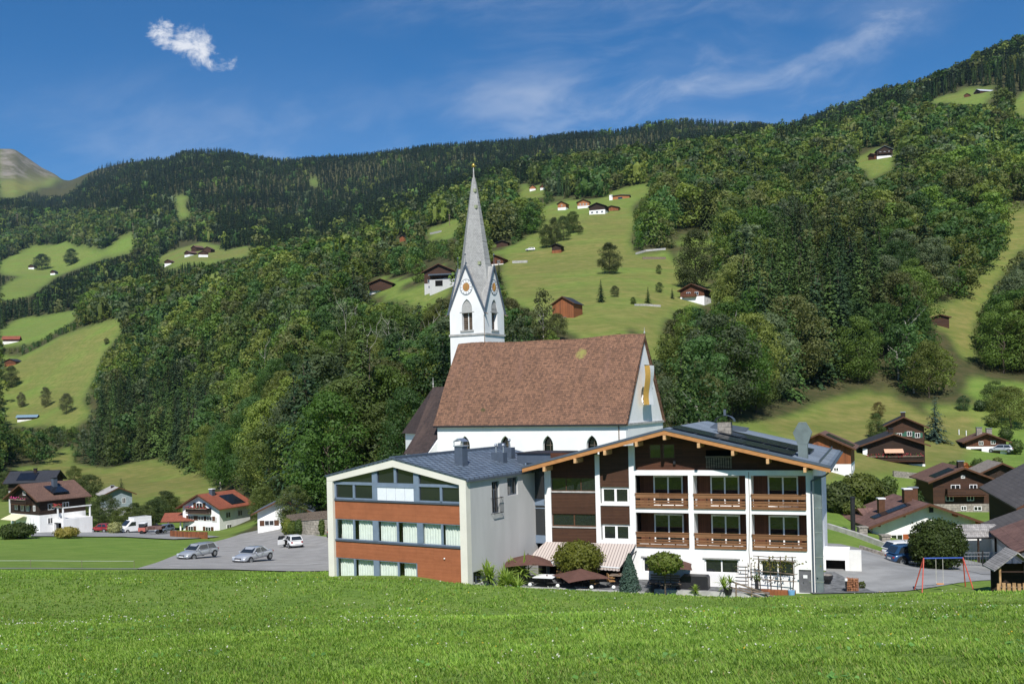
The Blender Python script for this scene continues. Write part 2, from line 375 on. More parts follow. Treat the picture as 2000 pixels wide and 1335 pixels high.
# windows: a frame with mullions (part) and its glass (sub-part)
def window(root, u0, u1, z0, z1, v, nm=1, fw=.08, fm='white', gm='glass', bars=0, name='window', face=-1, rec=.0, axis='x', sill=None):
    """face -1: looks towards -v. axis 'x': runs along x at y=v; axis 'y': runs along y at x=v."""
    d = .07; a, b = (v-d/2, v+d/2)
    m = MB()
    def bx(p0, p1, q0, q1, e=0):
        if axis == 'x': m.box(p0, p1, a-e, b+e, q0, q1)
        else: m.box(a-e, b+e, p0, p1, q0, q1)
    bx(u0, u1, z1-fw, z1); bx(u0, u1, z0, z0+fw); bx(u0, u0+fw, z0+fw, z1-fw); bx(u1-fw, u1, z0+fw, z1-fw)
    for i in range(1, nm+1):
        c = u0+(u1-u0)*i/(nm+1); bx(c-fw*.55, c+fw*.55, z0+fw, z1-fw, .004)
    for i in range(1, bars+1):
        c = z0+(z1-z0)*i/(bars+1); bx(u0+fw, u1-fw, c-fw*.3, c+fw*.3, -.006)
    w = m.build(name, fm, root)
    g = MB()
    if axis == 'x': g.box(u0+fw*.5, u1-fw*.5, v-.012, v+.012, z0+fw*.5, z1-fw*.5)
    else: g.box(v-.012, v+.012, u0+fw*.5, u1-fw*.5, z0+fw*.5, z1-fw*.5)
    g.build('pane', gm, w)
    if sill:
        s = MB()
        if axis == 'x': s.box(u0-.06, u1+.06, v+face*(.16), v, z0-.07, z0-.002)
        else: s.box(min(v, v+face*.16), max(v, v+face*.16), u0-.06, u1+.06, z0-.07, z0-.002)
        s.build('sill', sill, w)
    return w
def wall_holes(m, u0, u1, z0, z1, v, holes, depth=.25, axis='x', back=1):
    """A wall face at v with rectangular openings and their reveals going `depth` back."""
    us = sorted({u0, u1, *[h[0] for h in holes], *[h[1] for h in holes]}); us = [q for q in us if u0 <= q <= u1]
    zs = sorted({z0, z1, *[h[2] for h in holes], *[h[3] for h in holes]}); zs = [q for q in zs if z0 <= q <= z1]
    P = (lambda u, z, w: (u, w, z)) if axis == 'x' else (lambda u, z, w: (w, u, z))
    for i in range(len(us)-1):
        for j in range(len(zs)-1):
            cu, cz = (us[i]+us[i+1])/2, (zs[j]+zs[j+1])/2
            if any(h[0] < cu < h[1] and h[2] < cz < h[3] for h in holes): continue
            m.face([P(us[i], zs[j], v), P(us[i+1], zs[j], v), P(us[i+1], zs[j+1], v), P(us[i], zs[j+1], v)])
    w = v+back*depth
    for a, b, c, d in holes:
        m.face([P(a, c, v), P(b, c, v), P(b, c, w), P(a, c, w)]); m.face([P(a, d, v), P(b, d, v), P(b, d, w), P(a, d, w)])
        m.face([P(a, c, v), P(a, d, v), P(a, d, w), P(a, c, w)]); m.face([P(b, c, v), P(b, d, v), P(b, d, w), P(b, c, w)])
    return m
# ---------------------------------------------------------------- the lie of the land
# measured profiles: photo column -> (distance, photo row) of the ground seen there
COLS = {
 -400: [(66,1150),(85,1115),(120,1083),(165,1055),(230,1020),(330,970),(450,905),(600,830),(850,720),(1100,650),(1350,590),(1700,540),(2200,480),(2900,430),(3800,400),(4600,360),(5600,330),(7000,420)],
 0: [(66,1140),(85,1111),(100,1097),(120,1079),(150,1052),(175,1036),(230,1010),(330,960),(450,900),(600,830),(850,710),(1100,645),(1350,590),(1700,545),(2200,480),(2900,410),(3800,378),(4500,345),(5300,300),(6500,400)],
 200: [(66,1141),(85,1112),(100,1098),(120,1080),(150,1053),(175,1038),(230,1008),(330,955),(450,905),(560,820),(700,700),(820,622),(1050,600),(1500,545),(2000,470),(2700,400),(3600,330),(4400,330),(5300,345),(6500,430)],
 400: [(66,1142),(85,1112),(100,1097),(120,1077),(140,1059),(160,1047),(175,1040),(240,990),(330,935),(400,890),(540,705),(680,605),(820,545),(1000,515),(1250,490),(1700,455),(2400,390),(3400,310),(4200,330),(6000,450)],
 600: [(66,1139),(84,1115),(100,1096),(120,1069),(136,1044),(150,1022),(180,975),(230,900),(300,800),(400,700),(520,600),(650,545),(1000,510),(1300,480),(1700,440),(2300,390),(3300,320),(4000,345),(6000,480)],
 800: [(66,1141),(74,1122),(100,1065),(120,1008),(150,940),(190,870),(260,790),(340,700),(420,610),(480,560),(640,520),(850,470),(1100,440),(1600,405),(2200,360),(3100,300),(3900,340),(6000,520)],
 1000: [(66,1153),(75,1152),(100,1030),(120,960),(150,880),(190,790),(240,665),(270,630),(370,550),(450,508),(600,440),(850,405),(1150,372),(1600,345),(2200,315),(3000,284),(3900,340),(6000,560)],
 1200: [(66,1161),(75,1152),(100,1060),(120,1000),(150,900),(200,740),(245,650),(300,592),(370,540),(440,497),(600,420),(690,392),(900,370),(1200,335),(1600,310),(2200,285),(2900,258),(6000,560)],
 1400: [(66,1168),(75,1150),(100,1045),(120,1000),(140,930),(180,822),(230,730),(280,650),(340,580),(430,500),(530,440),(640,395),(800,335),(950,312),(1500,300),(2200,275),(2900,242),(6000,560)],
 1600: [(66,1170),(75,1120),(100,1045),(120,995),(145,930),(175,865),(205,820),(230,775),(280,690),(330,605),(430,495),(600,395),(800,322),(1000,290),(1500,262),(2000,246),(2900,262),(6000,560)],
 1800: [(66,1163),(75,1124),(88,1104),(105,1064),(122,1026),(138,998),(150,962),(175,898),(205,840),(235,780),(270,690),(310,610),(400,500),(550,395),(750,290),(950,235),(1200,205),(1500,180),(2200,230),(6000,560)],
 2000: [(66,1158),(75,1124),(88,1110),(105,1064),(122,1026),(138,998),(150,965),(175,905),(192,885),(212,845),(235,775),(280,700),(340,600),(400,500),(500,405),(650,310),(800,245),(1000,190),(1300,112),(2000,180),(6000,560)],
 2500: [(66,1160),(75,1124),(88,1110),(105,1060),(122,1022),(138,990),(150,955),(175,895),(205,830),(240,760),(290,680),(350,560),(420,450),(520,330),(650,210),(800,130),(1000,60),(1300,-30),(2000,60),(6000,560)],
}
SKYLINE = [(-400,395),(0,290),(40,290),(90,325),(128,345),(150,345),(200,322),(260,308),(330,304),(385,291),(450,288),(490,300),(560,309),(640,304),(740,296),(850,281),(940,275),(1040,268),(1130,257),(1220,252),(1300,236),(1350,230),(1420,236),(1500,240),(1530,244),(1560,238),(1620,215),(1700,192),(1740,170),(1800,160),(1850,140),(1900,122),(1940,95),(2000,78),(2100,55),(2500,-40)]
cxs = np.array(sorted(COLS)); LY = np.linspace(math.log(60), math.log(7000), 560)
def pchip(x, y, q):
    x = np.asarray(x, float); y = np.asarray(y, float); h = np.diff(x); d = np.diff(y)/h; m = np.zeros_like(y)
    for i in range(1, len(x)-1):
        if d[i-1]*d[i] > 0: m[i] = (h[i-1]+h[i])*3/((2*h[i]+h[i-1])/d[i-1]+(h[i]+2*h[i-1])/d[i])
    m[0], m[-1] = d[0], d[-1]
    k = np.clip(np.searchsorted(x, q)-1, 0, len(x)-2); t = np.clip((q-x[k])/h[k], 0, 1)
    return (2*t**3-3*t**2+1)*y[k]+(t**3-2*t**2+t)*h[k]*m[k]+(-2*t**3+3*t**2)*y[k+1]+(t**3-t**2)*h[k]*m[k+1]
Zc = []
for c in cxs:
    k = COLS[int(c)]; Ys = [a for a, _ in k]
    zs = [H+ray(c, p)[1]*a for a, p in k]
    Zc.append(pchip(np.log([60]+Ys), [zs[0]+1.3]+zs, LY))
Zc = np.array(Zc)
NC = 581; FX = np.linspace(-400, 2500, NC)
Zg = np.stack([pchip(cxs, Zc[:, j], FX) for j in range(len(LY))], 1)       # (NC, LY)
# ridge shoulders and gullies, then settle the skyline on the measured one
def vnoise(x, y, seed):
    r = np.random.default_rng(seed); T = r.random((64, 64)); xi = np.floor(x).astype(int); yi = np.floor(y).astype(int)
    fx = x-xi; fy = y-yi; fx = fx*fx*(3-2*fx); fy = fy*fy*(3-2*fy)
    a = T[xi % 64, yi % 64]; b = T[(xi+1) % 64, yi % 64]; c = T[xi % 64, (yi+1) % 64]; d = T[(xi+1) % 64, (yi+1) % 64]
    return (a*(1-fx)+b*fx)*(1-fy)+(c*(1-fx)+d*fx)*fy-.5
YY = np.exp(LY)[None, :]; XX = (FX[:, None]-1000)/F*YY
amp = np.clip((YY-600)/900, 0, 1)
Zg += amp*(70*vnoise(XX/420, YY/520, 3)+36*vnoise(XX/170, YY/230, 4)+14*vnoise(XX/70, YY/90, 5))*np.clip(YY/3000, .25, 1)
Zg += np.clip((YY-170)/200, 0, 1)*np.clip((1500-YY)/700, 0, 1)*(5*vnoise(XX/50, YY/60, 6)+1.6*vnoise(XX/18, YY/20, 8))*np.clip(YY/500, .3, 1)
SKX = [a for a, _ in SKYLINE]; SKP = np.array([b for _, b in SKYLINE], float)
for i, c in enumerate(FX):
    want = np.interp(c, SKX, SKP)
    far = np.exp(LY); el = (Zg[i]-H)/far; el[far < 1000] = -9
    j = int(np.argmax(el)); y = far[j]
    tree = 17 if c > 128 else 0                    # the trees stand on the ridge
    need = (H+ray(c, want)[1]*y-tree)-Zg[i, j]
    w = np.clip((far-900)/(y-900), 0, 1); w = w*w*(3-2*w)
    Zg[i] += need*w
    el2 = (Zg[i]-H)/far; over = (far > 1000) & (el2 > el2[j])
    Zg[i][over] = H+el2[j]*far[over]
for _ in range(2):
    Zg[1:-1] = (Zg[:-2]+2*Zg[1:-1]+Zg[2:])/4
NEARY = [-60, 0, 8, 17, 30, 45, 60]; NEARZ = [13.6, 12.3, 11.0, 9.25, 7.1, 4.75, None]
def ground_z(X, Y):
    X = np.asarray(X, float); Y = np.asarray(Y, float)
    Yc = np.maximum(Y, 60.); pc = np.clip(1000+X/Yc*F, -399, 2499)
    i = (pc+400)/(2900/(NC-1)); i0 = np.clip(i.astype(int), 0, NC-2); fi = i-i0
    j = np.clip((np.log(Yc)-LY[0])/(LY[1]-LY[0]), 0, len(LY)-1.001); j0 = j.astype(int); fj = j-j0
    z = (Zg[i0, j0]*(1-fi)+Zg[i0+1, j0]*fi)*(1-fj)+(Zg[i0, j0+1]*(1-fi)+Zg[i0+1, j0+1]*fi)*fj
    zn = np.interp(Y, NEARY[:-1]+[60], NEARZ[:-1]+[2.6])
    w = np.clip((Y-38)/22, 0, 1); w = w*w*(3-2*w)
    z = np.where(Y < 60, zn*(1-w)+z*w, z)
    z = z+np.where(Y < 75, .10*vnoise(X/3.1+40, Y/3.3+40, 11)+.22*vnoise(X/11+40, Y/9+40, 12), 0)*np.clip((72-Y)/20, 0, 1)
    # level shelf for the inn, the church terrace, the car park and the road
    for (xa, xb, ya, yb, lvl, ft) in SHELVES:
        dx = np.maximum(np.maximum(xa-X, X-xb), 0); dy = np.maximum(np.maximum(ya-Y, Y-yb), 0)
        k = np.clip(1-np.hypot(dx, dy)/ft, 0, 1); k = k*k*(3-2*k)
        z = z*(1-k)+lvl*k
    return z
SHELVES = [(2, 26, 72, 100, 0.0, 6.), (-6, 22, 97, 125, 3.0, 7.)]
def gz(x, y): return float(ground_z(np.array([x]), np.array([y]))[0])
def ground_at(px, py, lo=10., hi=6500.):
    """First ground hit along the ray of a photo pixel -> (X, Y, Z)."""
    a, b = ray(px, py); Y = np.exp(np.linspace(math.log(lo), math.log(hi), 4000)); g = ground_z(a*Y, Y)
    hit = np.nonzero(g >= H+b*Y)[0]
    y = Y[hit[0]] if len(hit) else hi
    return Vector((a*y, y, gz(a*y, y)))
# ---- land cover (as outlines drawn on the photo, carried onto the ground)
def inpoly(px, py, poly):
    px = np.asarray(px); py = np.asarray(py); r = np.zeros(px.shape, bool); n = len(poly)
    for i in range(n):
        x0, y0 = poly[i]; x1, y1 = poly[(i+1) % n]
        if y0 == y1: continue
        r ^= ((y0 > py) != (y1 > py)) & (px < (x1-x0)*(py-y0)/(y1-y0)+x0)
    return r
MEADOWS = [  # open grass seen between the woods: (outline, dryness)
 ([(985,500),(1000,482),(1050,450),(1062,432),(1100,432),(1160,415),(1232,408),(1243,430),(1228,470),(1240,498),(1300,490),(1322,520),(1345,550),(1400,560),(1392,592),(1310,600),(1290,640),(1285,720),(1260,700),(1240,640),(1130,655),(1090,640),(1050,610),(990,585),(985,540)], .75),
 ([(1055,430),(1095,425),(1110,402),(1085,395),(1060,405)], .6),
 ([(1018,385),(1018,374),(1060,368),(1062,385)], .8),
 ([(1170,392),(1200,372),(1262,358),(1275,372),(1240,395),(1232,408),(1180,405)], .5),
 ([(1420,822),(1500,812),(1560,785),(1680,755),(1730,758),(1790,790),(1815,812),(1900,812),(1900,850),(1880,900),(1690,930),(1600,950),(1560,880),(1440,850)], 1.15),
 ([(1620,930),(1700,925),(1800,925),(1820,960),(1760,975),(1700,985),(1660,1010),(1620,1010)], .25),
 ([(1612,1025),(1720,1045),(1770,1070),(1760,1090),(1612,1062)], .2),
 ([(1890,740),(1940,735),(2010,745),(2100,745),(2100,812),(1960,812),(1915,790),(1890,765)], .35),
 ([(1815,600),(1870,585),(1960,480),(1960,400),(2100,392),(2100,450),(1990,490),(1940,560),(1900,640),(1905,700),(1880,700),(1850,650),(1815,630)], .85),
 ([(1660,318),(1680,305),(1750,290),(1740,330),(1700,350),(1690,330)], .6),
 ([(1815,198),(1850,185),(1900,178),(1925,180),(1880,195),(1825,202)], .6),
 ([(1975,205),(2000,180),(2100,150),(2100,230),(1990,225)], .6),
 ([(0,770),(0,690),(35,700),(120,655),(235,618),(240,645),(205,680),(185,735),(160,780),(180,815),(140,830),(60,825),(0,830)], .7),
 ([(0,645),(40,620),(75,618),(150,605),(150,622),(110,640),(70,665),(0,675)], .4),
 ([(0,510),(45,490),(60,480),(110,478),(130,470),(150,480),(190,485),(200,490),(240,460),(262,455),(260,492),(200,505),(160,520),(110,540),(60,575),(0,585),(0,560),(40,540),(0,535)], .5),
 ([(305,505),(330,492),(370,480),(400,472),(430,485),(440,490),(480,480),(495,485),(490,497),(430,505),(380,510),(310,512)], .7),
 ([(340,382),(368,382),(360,400),(372,420),(350,430),(345,400)], .7),
 ([(605,348),(620,350),(620,365),(608,360)], .6),
 ([(75,915),(105,885),(140,870),(145,905),(210,915),(300,895),(330,905),(400,925),(420,955),(380,985),(240,985),(180,950),(110,930)], .85),
 ([(835,455),(880,430),(905,425),(905,440),(860,465)], .5),
 ([(790,585),(850,565),(880,562),(878,575),(840,580),(800,598)], .5),
 ([(0,385),(0,350),(90,350),(128,345),(100,360),(60,372),(30,385)], 1.2),
 ([(0,350),(0,285),(60,285),(128,345)], 2.),
 ([(930,300),(0,0),(0,1)], .5),
]
SOIL = [[(1425,826),(1500,800),(1560,776),(1690,748),(1800,788),(1822,818),(1800,806),(1735,772),(1690,764),(1600,785),(1560,805),(1500,822)], [(1900,735),(2000,738),(2100,738),(2100,748),(2000,748),(1935,742)], [(1330,560),(1345,548),(1322,515),(1305,490),(1318,488),(1345,520),(1365,556)], [(1955,402),(2100,388),(2100,402),(1962,412)], [(940,0),(941,0),(941,1)]]
def cover(X, Y, Z):
    """dryness of the open grass at a point; -1 where woodland floor."""
    px, py = proj(X, Y, Z); d = np.full(np.shape(px), -1.)
    d = np.where((Y < 215) & ~((Y > 150) & (px > 400) & (px < 890)) & ~((Y > 165) & (px > 1230) & (px < 1440)), .15, d)
    d = np.where((Y < 235) & (((Y > 150) & (px > 1255) & (px < 1440)) | ((Y > 165) & (px > 1400) & (px < 1640))), -1., d)
    for poly, dry in MEADOWS: d = np.where(inpoly(px, py, poly) & (Y > 120), dry, d)
    for poly in SOIL: d = np.where(inpoly(px, py, poly) & (Y > 120), -.5, d)
    return d
# ---------------------------------------------------------------- trees
def leaf_quads(P, Nn, size, r, jit=.26, flat=.75):
    """small leaf faces at P facing roughly Nn -> verts, quads"""
    n = len(P); Nn = Nn+jit*r.normal(size=(n, 3)); Nn /= np.linalg.norm(Nn, axis=1)[:, None]
    A = np.cross(Nn, r.normal(size=(n, 3))); A /= np.linalg.norm(A, axis=1)[:, None]; B = np.cross(Nn, A)
    s = (size*(.6+.8*r.random(n)))[:, None] if np.isscalar(size) else (size*(.6+.8*r.random(n)))[:, None]
    q = [P-A*s-B*s*flat, P+A*s-B*s*flat*.6, P+A*s*.8+B*s*flat, P-A*s*.6+B*s*flat*.8]
    V = np.stack(q, 1).reshape(-1, 3); return V, np.arange(4*n).reshape(n, 4)
def crown_broad(seed, nl=26, per=60, size=.30, asp=1.0, taper=.0):
    """Unit-height broadleaf crown (z 0.12..1), half-width ~0.32*asp"""
    r = np.random.default_rng(seed); L = []
    for i in range(nl):
        z = r.random(); ang = r.random()*6.283; k = math.sin(math.pi*min(.98, .12+.86*z))**.6*(1-taper*z)
        rad = (.35+.65*r.random()**.5)*.27*k*asp
        L.append((rad*math.cos(ang), rad*math.sin(ang), .11+.79*z, (.078+.065*r.random())*(1-.35*z)))
    Ps, Ns, lob = [], [], []
    for x, y, z, s in L:
        d = r.normal(size=(per, 3)); d[:, 2] = d[:, 2]*.9+.25; d /= np.linalg.norm(d, axis=1)[:, None]
        Ps.append(np.array([x, y, z])+d*s*np.array([1.15, 1.15, .85])*(.75+.35*r.random((per, 1)))); Ns.append(d)
    P = np.concatenate(Ps); N_ = np.concatenate(Ns)
    return leaf_quads(P, N_, size, r)
def crown_spruce(seed, tiers=22, br=9, size=.022, slim=.16, base=.06, step=.018):
    r = np.random.default_rng(seed); Ps, Ns, S = [], [], []
    for t in range(tiers):
        f = t/tiers; z = base+(1-base)*f**.92; rad = slim*(1-f)**.85*(.85+.3*r.random())+.006
        for b in range(max(4, int(br*(1-.45*f)))):
            a = r.random()*6.283; L = rad*(.7+.45*r.random()); k = max(2, int(L/step))
            for i in range(k):
                q = (i+.6)/k; d = L*q
                Ps.append((d*math.cos(a)+r.normal()*.006, d*math.sin(a)+r.normal()*.006, z-.42*d*q+r.normal()*.005)); Ns.append((math.cos(a)*.5, math.sin(a)*.5, .85)); S.append(size*(1.15-.45*q)*(1-.45*f))
    return leaf_quads(np.array(Ps), np.array(Ns), np.array(S), r, .35, .6)
def template_tree(kind, seed, **k):
    if kind == 'spruce': V, Q = crown_spruce(seed, **k)
    else: V, Q = crown_broad(seed, **k)
    return V, Q
def trunk_mesh(seed, kind, ht=1.):
    r = random.Random(seed); m = MB(); top = .9 if kind == 'spruce' else .55
    pts = [(r.uniform(-.008, .008)*i, r.uniform(-.008, .008)*i, -.03+top*i/4) for i in range(5)]
    m.tube(pts, [.009, .008, .006, .004, .002] if kind == 'spruce' else [.014, .012, .010, .008, .005], 6)
    if kind != 'spruce':
        for i in range(7):
            z = .2+.05*i; a = r.random()*6.28; L = r.uniform(.13, .24)
            m.tube([(0, 0, z), (L*.5*math.cos(a), L*.5*math.sin(a), z+L*.45), (L*math.cos(a), L*math.sin(a), z+L)], [.006, .004, .0015], 5)
    return m
TT = {}
def brighten(L, f): return [tuple(q*f for q in c) for c in L]
def get_tree_meshes():
    for kind, n in (('spruce', 6), ('broad', 8), ('slim', 3), ('fine', 4)):
        TT[kind] = []
        for i in range(n):
            if kind == 'spruce': V, Q = crown_spruce(100+i, 28, 15, .0185, .175+.02*(i % 3), .02)
            elif kind == 'broad': V, Q = crown_broad(200+i, 40, 66, .0155, 1.12+.14*(i % 3))
            elif kind == 'fine': V, Q = crown_broad(400+i, 85, 125, .0085, 1.05+.12*(i % 3))
            else: V, Q = crown_broad(300+i, 32, 50, .0135, .66)
            lm = 'needle' if kind == 'spruce' else 'leaf'
            c = np_mesh('crown', V, Q, lm); COL.objects.unlink(c)
            tm = trunk_mesh(i, 'spruce' if kind == 'spruce' else 'b'); hull = 1; me = bpy.data.meshes.new('trunk'); me.from_pydata(tm.v, [], tm.f)
            me.materials.append(M['bark2' if kind == 'slim' else 'bark'])
            j = bpy.data.meshes.new('tree'); VV = np.concatenate([V, np.array(tm.v)])
            TT[kind].append((c.data, me))
get_tree_meshes()
GREENS = [(.038, .075, .014), (.060, .095, .018), (.030, .060, .016), (.080, .105, .022), (.050, .070, .018), (.075, .085, .030), (.038, .075, .022), (.095, .115, .028), (.060, .080, .040)]
SPRUCE = [(.014, .027, .013), (.018, .034, .015), (.022, .038, .014), (.014, .024, .014), (.026, .034, .014), (.030, .046, .016)]
GREENS = brighten(GREENS, 1.72); SPRUCE = [(a*1.7, b*1.85, c*1.4) for a, b, c in SPRUCE]
def tree(kind, X, Y, h, w=1., label='', cat='tree', group=None, color=None, var=None, name=None, z=None, rz=None):
    if kind == 'broad' and Y < 340: kind = 'fine'
    c, t = TT[kind][(var if var is not None else random.randrange(99)) % len(TT[kind])]
    zz = gz(X, Y) if z is None else z
    nm = name or {'spruce': 'spruce_tree', 'broad': 'broadleaf_tree', 'fine': 'broadleaf_tree', 'slim': 'birch_tree'}[kind]
    o = thing(nm, label, cat, (X, Y, zz), random.random()*6.28 if rz is None else rz, group); o.scale = (h*w, h*w, h)
    a = bpy.data.objects.new('trunk', t); b = bpy.data.objects.new('crown', c)
    for q in (a, b): COL.objects.link(q); q.parent = o
    b.color = (*(color or random.choice(SPRUCE if kind == 'spruce' else GREENS)), 1)
    return o
# zones of conifers, drawn on the photo
CONIF = [
 [(0,600),(0,560),(120,520),(260,490),(330,500),(420,500),(500,490),(540,490),(560,520),(440,540),(330,580),(200,590),(60,640),(0,650)],
 [(140,930),(150,830),(230,770),(330,770),(420,800),(430,860),(380,930),(300,905),(250,900)],
 [(1440,620),(1480,560),(1560,500),(1680,480),(1720,560),(1730,680),(1650,770),(1540,790),(1470,760)],
 [(1500,250),(1560,225),(1700,175),(1850,130),(2100,40),(2100,130),(1940,160),(1850,190),(1740,215),(1640,260),(1560,300),(1520,300)],
 [(700,560),(760,540),(820,580),(880,600),(860,640),(740,620)],
]
BROADFAR = [[(820,440),(900,400),(1000,370),(1100,340),(1250,310),(1250,390),(1000,400),(900,470),(800,470)], [(0,470),(120,440),(260,430),(300,470),(120,500),(0,520)]]
NOTREE = [  # things that must stay visible: houses, signs of open land (photo boxes)
 (715,530,810,580),(825,505,895,575),(945,490,1005,525),(955,465,1000,490),(1068,468,1105,500),(1070,570,1145,625),(1312,545,1398,592),(1318,440,1402,560),(1080,380,1240,425),(1010,355,1065,380),
 (1680,280,1755,318),(1870,165,1945,200),(1812,608,1862,640),(350,470,430,508),(315,500,350,520),(40,510,70,530),(0,650,40,675),(0,690,45,715),(770,455,800,475),(1560,830,1700,935),(1690,800,1860,930),(1870,820,1980,900),
 (0,900,200,1050),(340,945,500,1050),(190,945,260,985),(490,975,570,1030),(1600,880,2000,1160),(60,805,75,820),(1240,630,1262,650),(828,440,905,465),(990,515,1050,525),(20,805,75,830)]
def placement():
    r = np.random.default_rng(21); out = []
    y = 150.
    Xs, Ys = [], []
    while y < 3900:
        sp = 7.8+max(0, y-300)*.003 if y < 1200 else 9.4+(y-1200)*.0020
        xs = np.arange(-.62*y-10, .62*y+10, sp)
        Xs.append(xs+r.uniform(-.42, .42, len(xs))*sp+sp*.5*(len(Xs) % 2)); Ys.append(np.full(len(xs), y)+r.uniform(-.42, .42, len(xs))*sp); y += sp*.9
    X = np.concatenate(Xs); Y = np.concatenate(Ys); Z = ground_z(X, Y)
    cov = cover(X, Y, Z); px, py = proj(X, Y, Z)
    ok = (cov < -.6) & (px > -140) & (px < 2140) & (Y > 150)
    ok &= ~((px < 150) & (py < 352) & (Y > 3300))
    ok &= ~((Y > 4200))
    X, Y, Z, px, py = (q[ok] for q in (X, Y, Z, px, py))
    n = len(X); con = np.zeros(n, bool); s = r.random(n)
    far = Y > 950
    con |= far & (s < .975)
    con |= ~far & (s < .13)
    for p in CONIF: con = np.where(inpoly(px, py, p), s < .93, con)
    for p in BROADFAR: con = np.where(inpoly(px, py, p), s < .35, con)
    con = np.where((px < 420) & (py > 420) & (py < 520) & (s > .75), False, con)
    h = np.where(con, 17+12*r.random(n), 12+9.5*r.random(n)); h = np.where(con & (Y < 330), 24+6*r.random(n), h)
    h = np.where(far, 15+9*r.random(n), h)
    h = np.where((px < 1000) & (Y < 600) & ~con, 12+8*r.random(n), h); h = np.where((Y > 340) & ~con, h*1.18, h)
    # keep the open land as it is seen: a tree may not stick up into it
    topy = py-h/Y*F; midy = py-.5*h/Y*F; wd = .22*h/Y*F; bad = np.zeros(n, bool)
    def clash(h, polys, boxes):
        topy = py-h/Y*F; midy = py-.5*h/Y*F; wd = .2*h/Y*F; bad = np.zeros(n, bool)
        for poly, _ in polys:
            for q in [py-(py-topy)*f_ for f_ in (.93, .78, .62, .46, .3, .14)]:
                for dx in (-.7, 0, .7): bad |= inpoly(px+dx*wd, q, poly)
        for a, b, c, d in boxes:
            for q in [py-(py-topy)*f_ for f_ in (1, .88, .76, .64, .52, .4, .28, .14)]:
                for dx in (-.8, 0, .8): bad |= (px+dx*wd > a) & (px+dx*wd < c) & (q > b) & (q < d)
        return bad
    h0 = h.copy(); bad = clash(h, MEADOWS, NOTREE)
    for f in (.75, .55, .4, .27, .2):                  # lower growth where tall trees would stand in the view
        h = np.where(bad, h0*f, h); bad = clash(h, MEADOWS, NOTREE)
    # no wood on the built land
    bad |= (Y < 190) & (px > 890) & (px < 1250)
    bad |= (Y < 150) & (px > 1240)
    bad |= (Y < 165) & (px > 1440)
    bad |= (Y < 234) & (px > 1620)
    bad |= (Y < 300) & (px < 340)
    bad |= (Y < 205) & (px < 440)
    bad |= (py > 1005) & (px < 640)
    # a few natural gaps
    bad |= (vnoise(X/60+9, Y/60+9, 31) > .46) & (Y < 900)
    bad |= (h < 2.6)
    k = ~bad
    return X[k], Y[k], Z[k], px[k], py[k], con[k], h[k]
def far_mesh(name, X, Y, Z, h, kind, label, seed, cols):
    """a whole wood as one mesh: detail falls with distance"""
    r = np.random.default_rng(seed); Vs, Qs, Ts = [], [], []; base = 0
    bands = ((0, 620, 'a'), (620, 1150, 'b'), (1150, 9e9, 'c'))
    for lo, hi, lod in bands:
        sel = np.nonzero((Y >= lo) & (Y < hi))[0]
        if not len(sel): continue
        temps = []
        for s in range(7):
            if kind == 'spruce':
                p = dict(a=(18, 10, .022, .155, .022), b=(12, 6, .038, .165, .06), c=(6, 4, .070, .18, .1))[lod]
                V, Q = crown_spruce(900+s, p[0], p[1], p[2], p[3], .04, p[4])
                if lod == 'c': # few big flakes plus a core
                    V = V; Q = Q
            else:
                p = dict(a=(30, 26, .023), b=(20, 13, .038), c=(10, 8, .060))[lod]
                V, Q = crown_broad(950+s, p[0], p[1], p[2], 1.1)
            # an inner hull so that the crown is not see-through
            m = MB()
            n = 5 if lod != 'c' else 4
            prof = [(.02, .04), (.055, .16), (.04, .45), (.005, .93)] if kind == 'spruce' else [(.03, .1), (.11, .3), (.12, .62), (.03, .76)]
            for (r0, z0), (r1, z1) in zip(prof[:-1], prof[1:]):
                for i in range(n):
                    a0, a1 = 6.283*i/n, 6.283*(i+1)/n
                    m.face([(r0*math.cos(a0), r0*math.sin(a0), z0), (r0*math.cos(a1), r0*math.sin(a1), z0), (r1*math.cos(a1), r1*math.sin(a1), z1), (r1*math.cos(a0), r1*math.sin(a0), z1)])
            if lod != 'a': Q = np.concatenate([Q, np.array(m.f)+len(V)]); V = np.concatenate([V, np.array(m.v)])
            temps.append((V, Q))
        pick = r.integers(0, 7, len(sel))
        for ti, (V, Q) in enumerate(temps):
            s = sel[pick == ti]; n = len(s)
            if not n: continue
            a = r.random(n)*6.283; ca, sa = np.cos(a)[:, None], np.sin(a)[:, None]; hh = h[s][:, None]; ww = hh*(.85+.4*r.random((n, 1)))
            if lod == 'c': ww = ww*1.1
            P = np.stack([X[s][:, None]+ww*(V[None, :, 0]*ca-V[None, :, 1]*sa), Y[s][:, None]+ww*(V[None, :, 0]*sa+V[None, :, 1]*ca), Z[s][:, None]-.3+hh*V[None, :, 2]], -1)
            Vs.append(P.reshape(-1, 3)); Qs.append((Q[None]+(np.arange(n)*len(V))[:, None, None]).reshape(-1, 4)+base); base += n*len(V)
            c = np.array(cols)[r.integers(0, len(cols), n)]*(.62+.76*r.random((n, 1)))
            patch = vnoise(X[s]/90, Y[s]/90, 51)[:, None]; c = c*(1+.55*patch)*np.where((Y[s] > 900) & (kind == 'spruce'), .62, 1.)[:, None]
            Ts.append(np.repeat(c, len(V), 0))
    o = np_mesh(name, np.concatenate(Vs), np.concatenate(Qs), 'needlew' if kind == 'spruce' else 'leafw', np.concatenate(Ts))
    return struct(o, 'stuff', label)
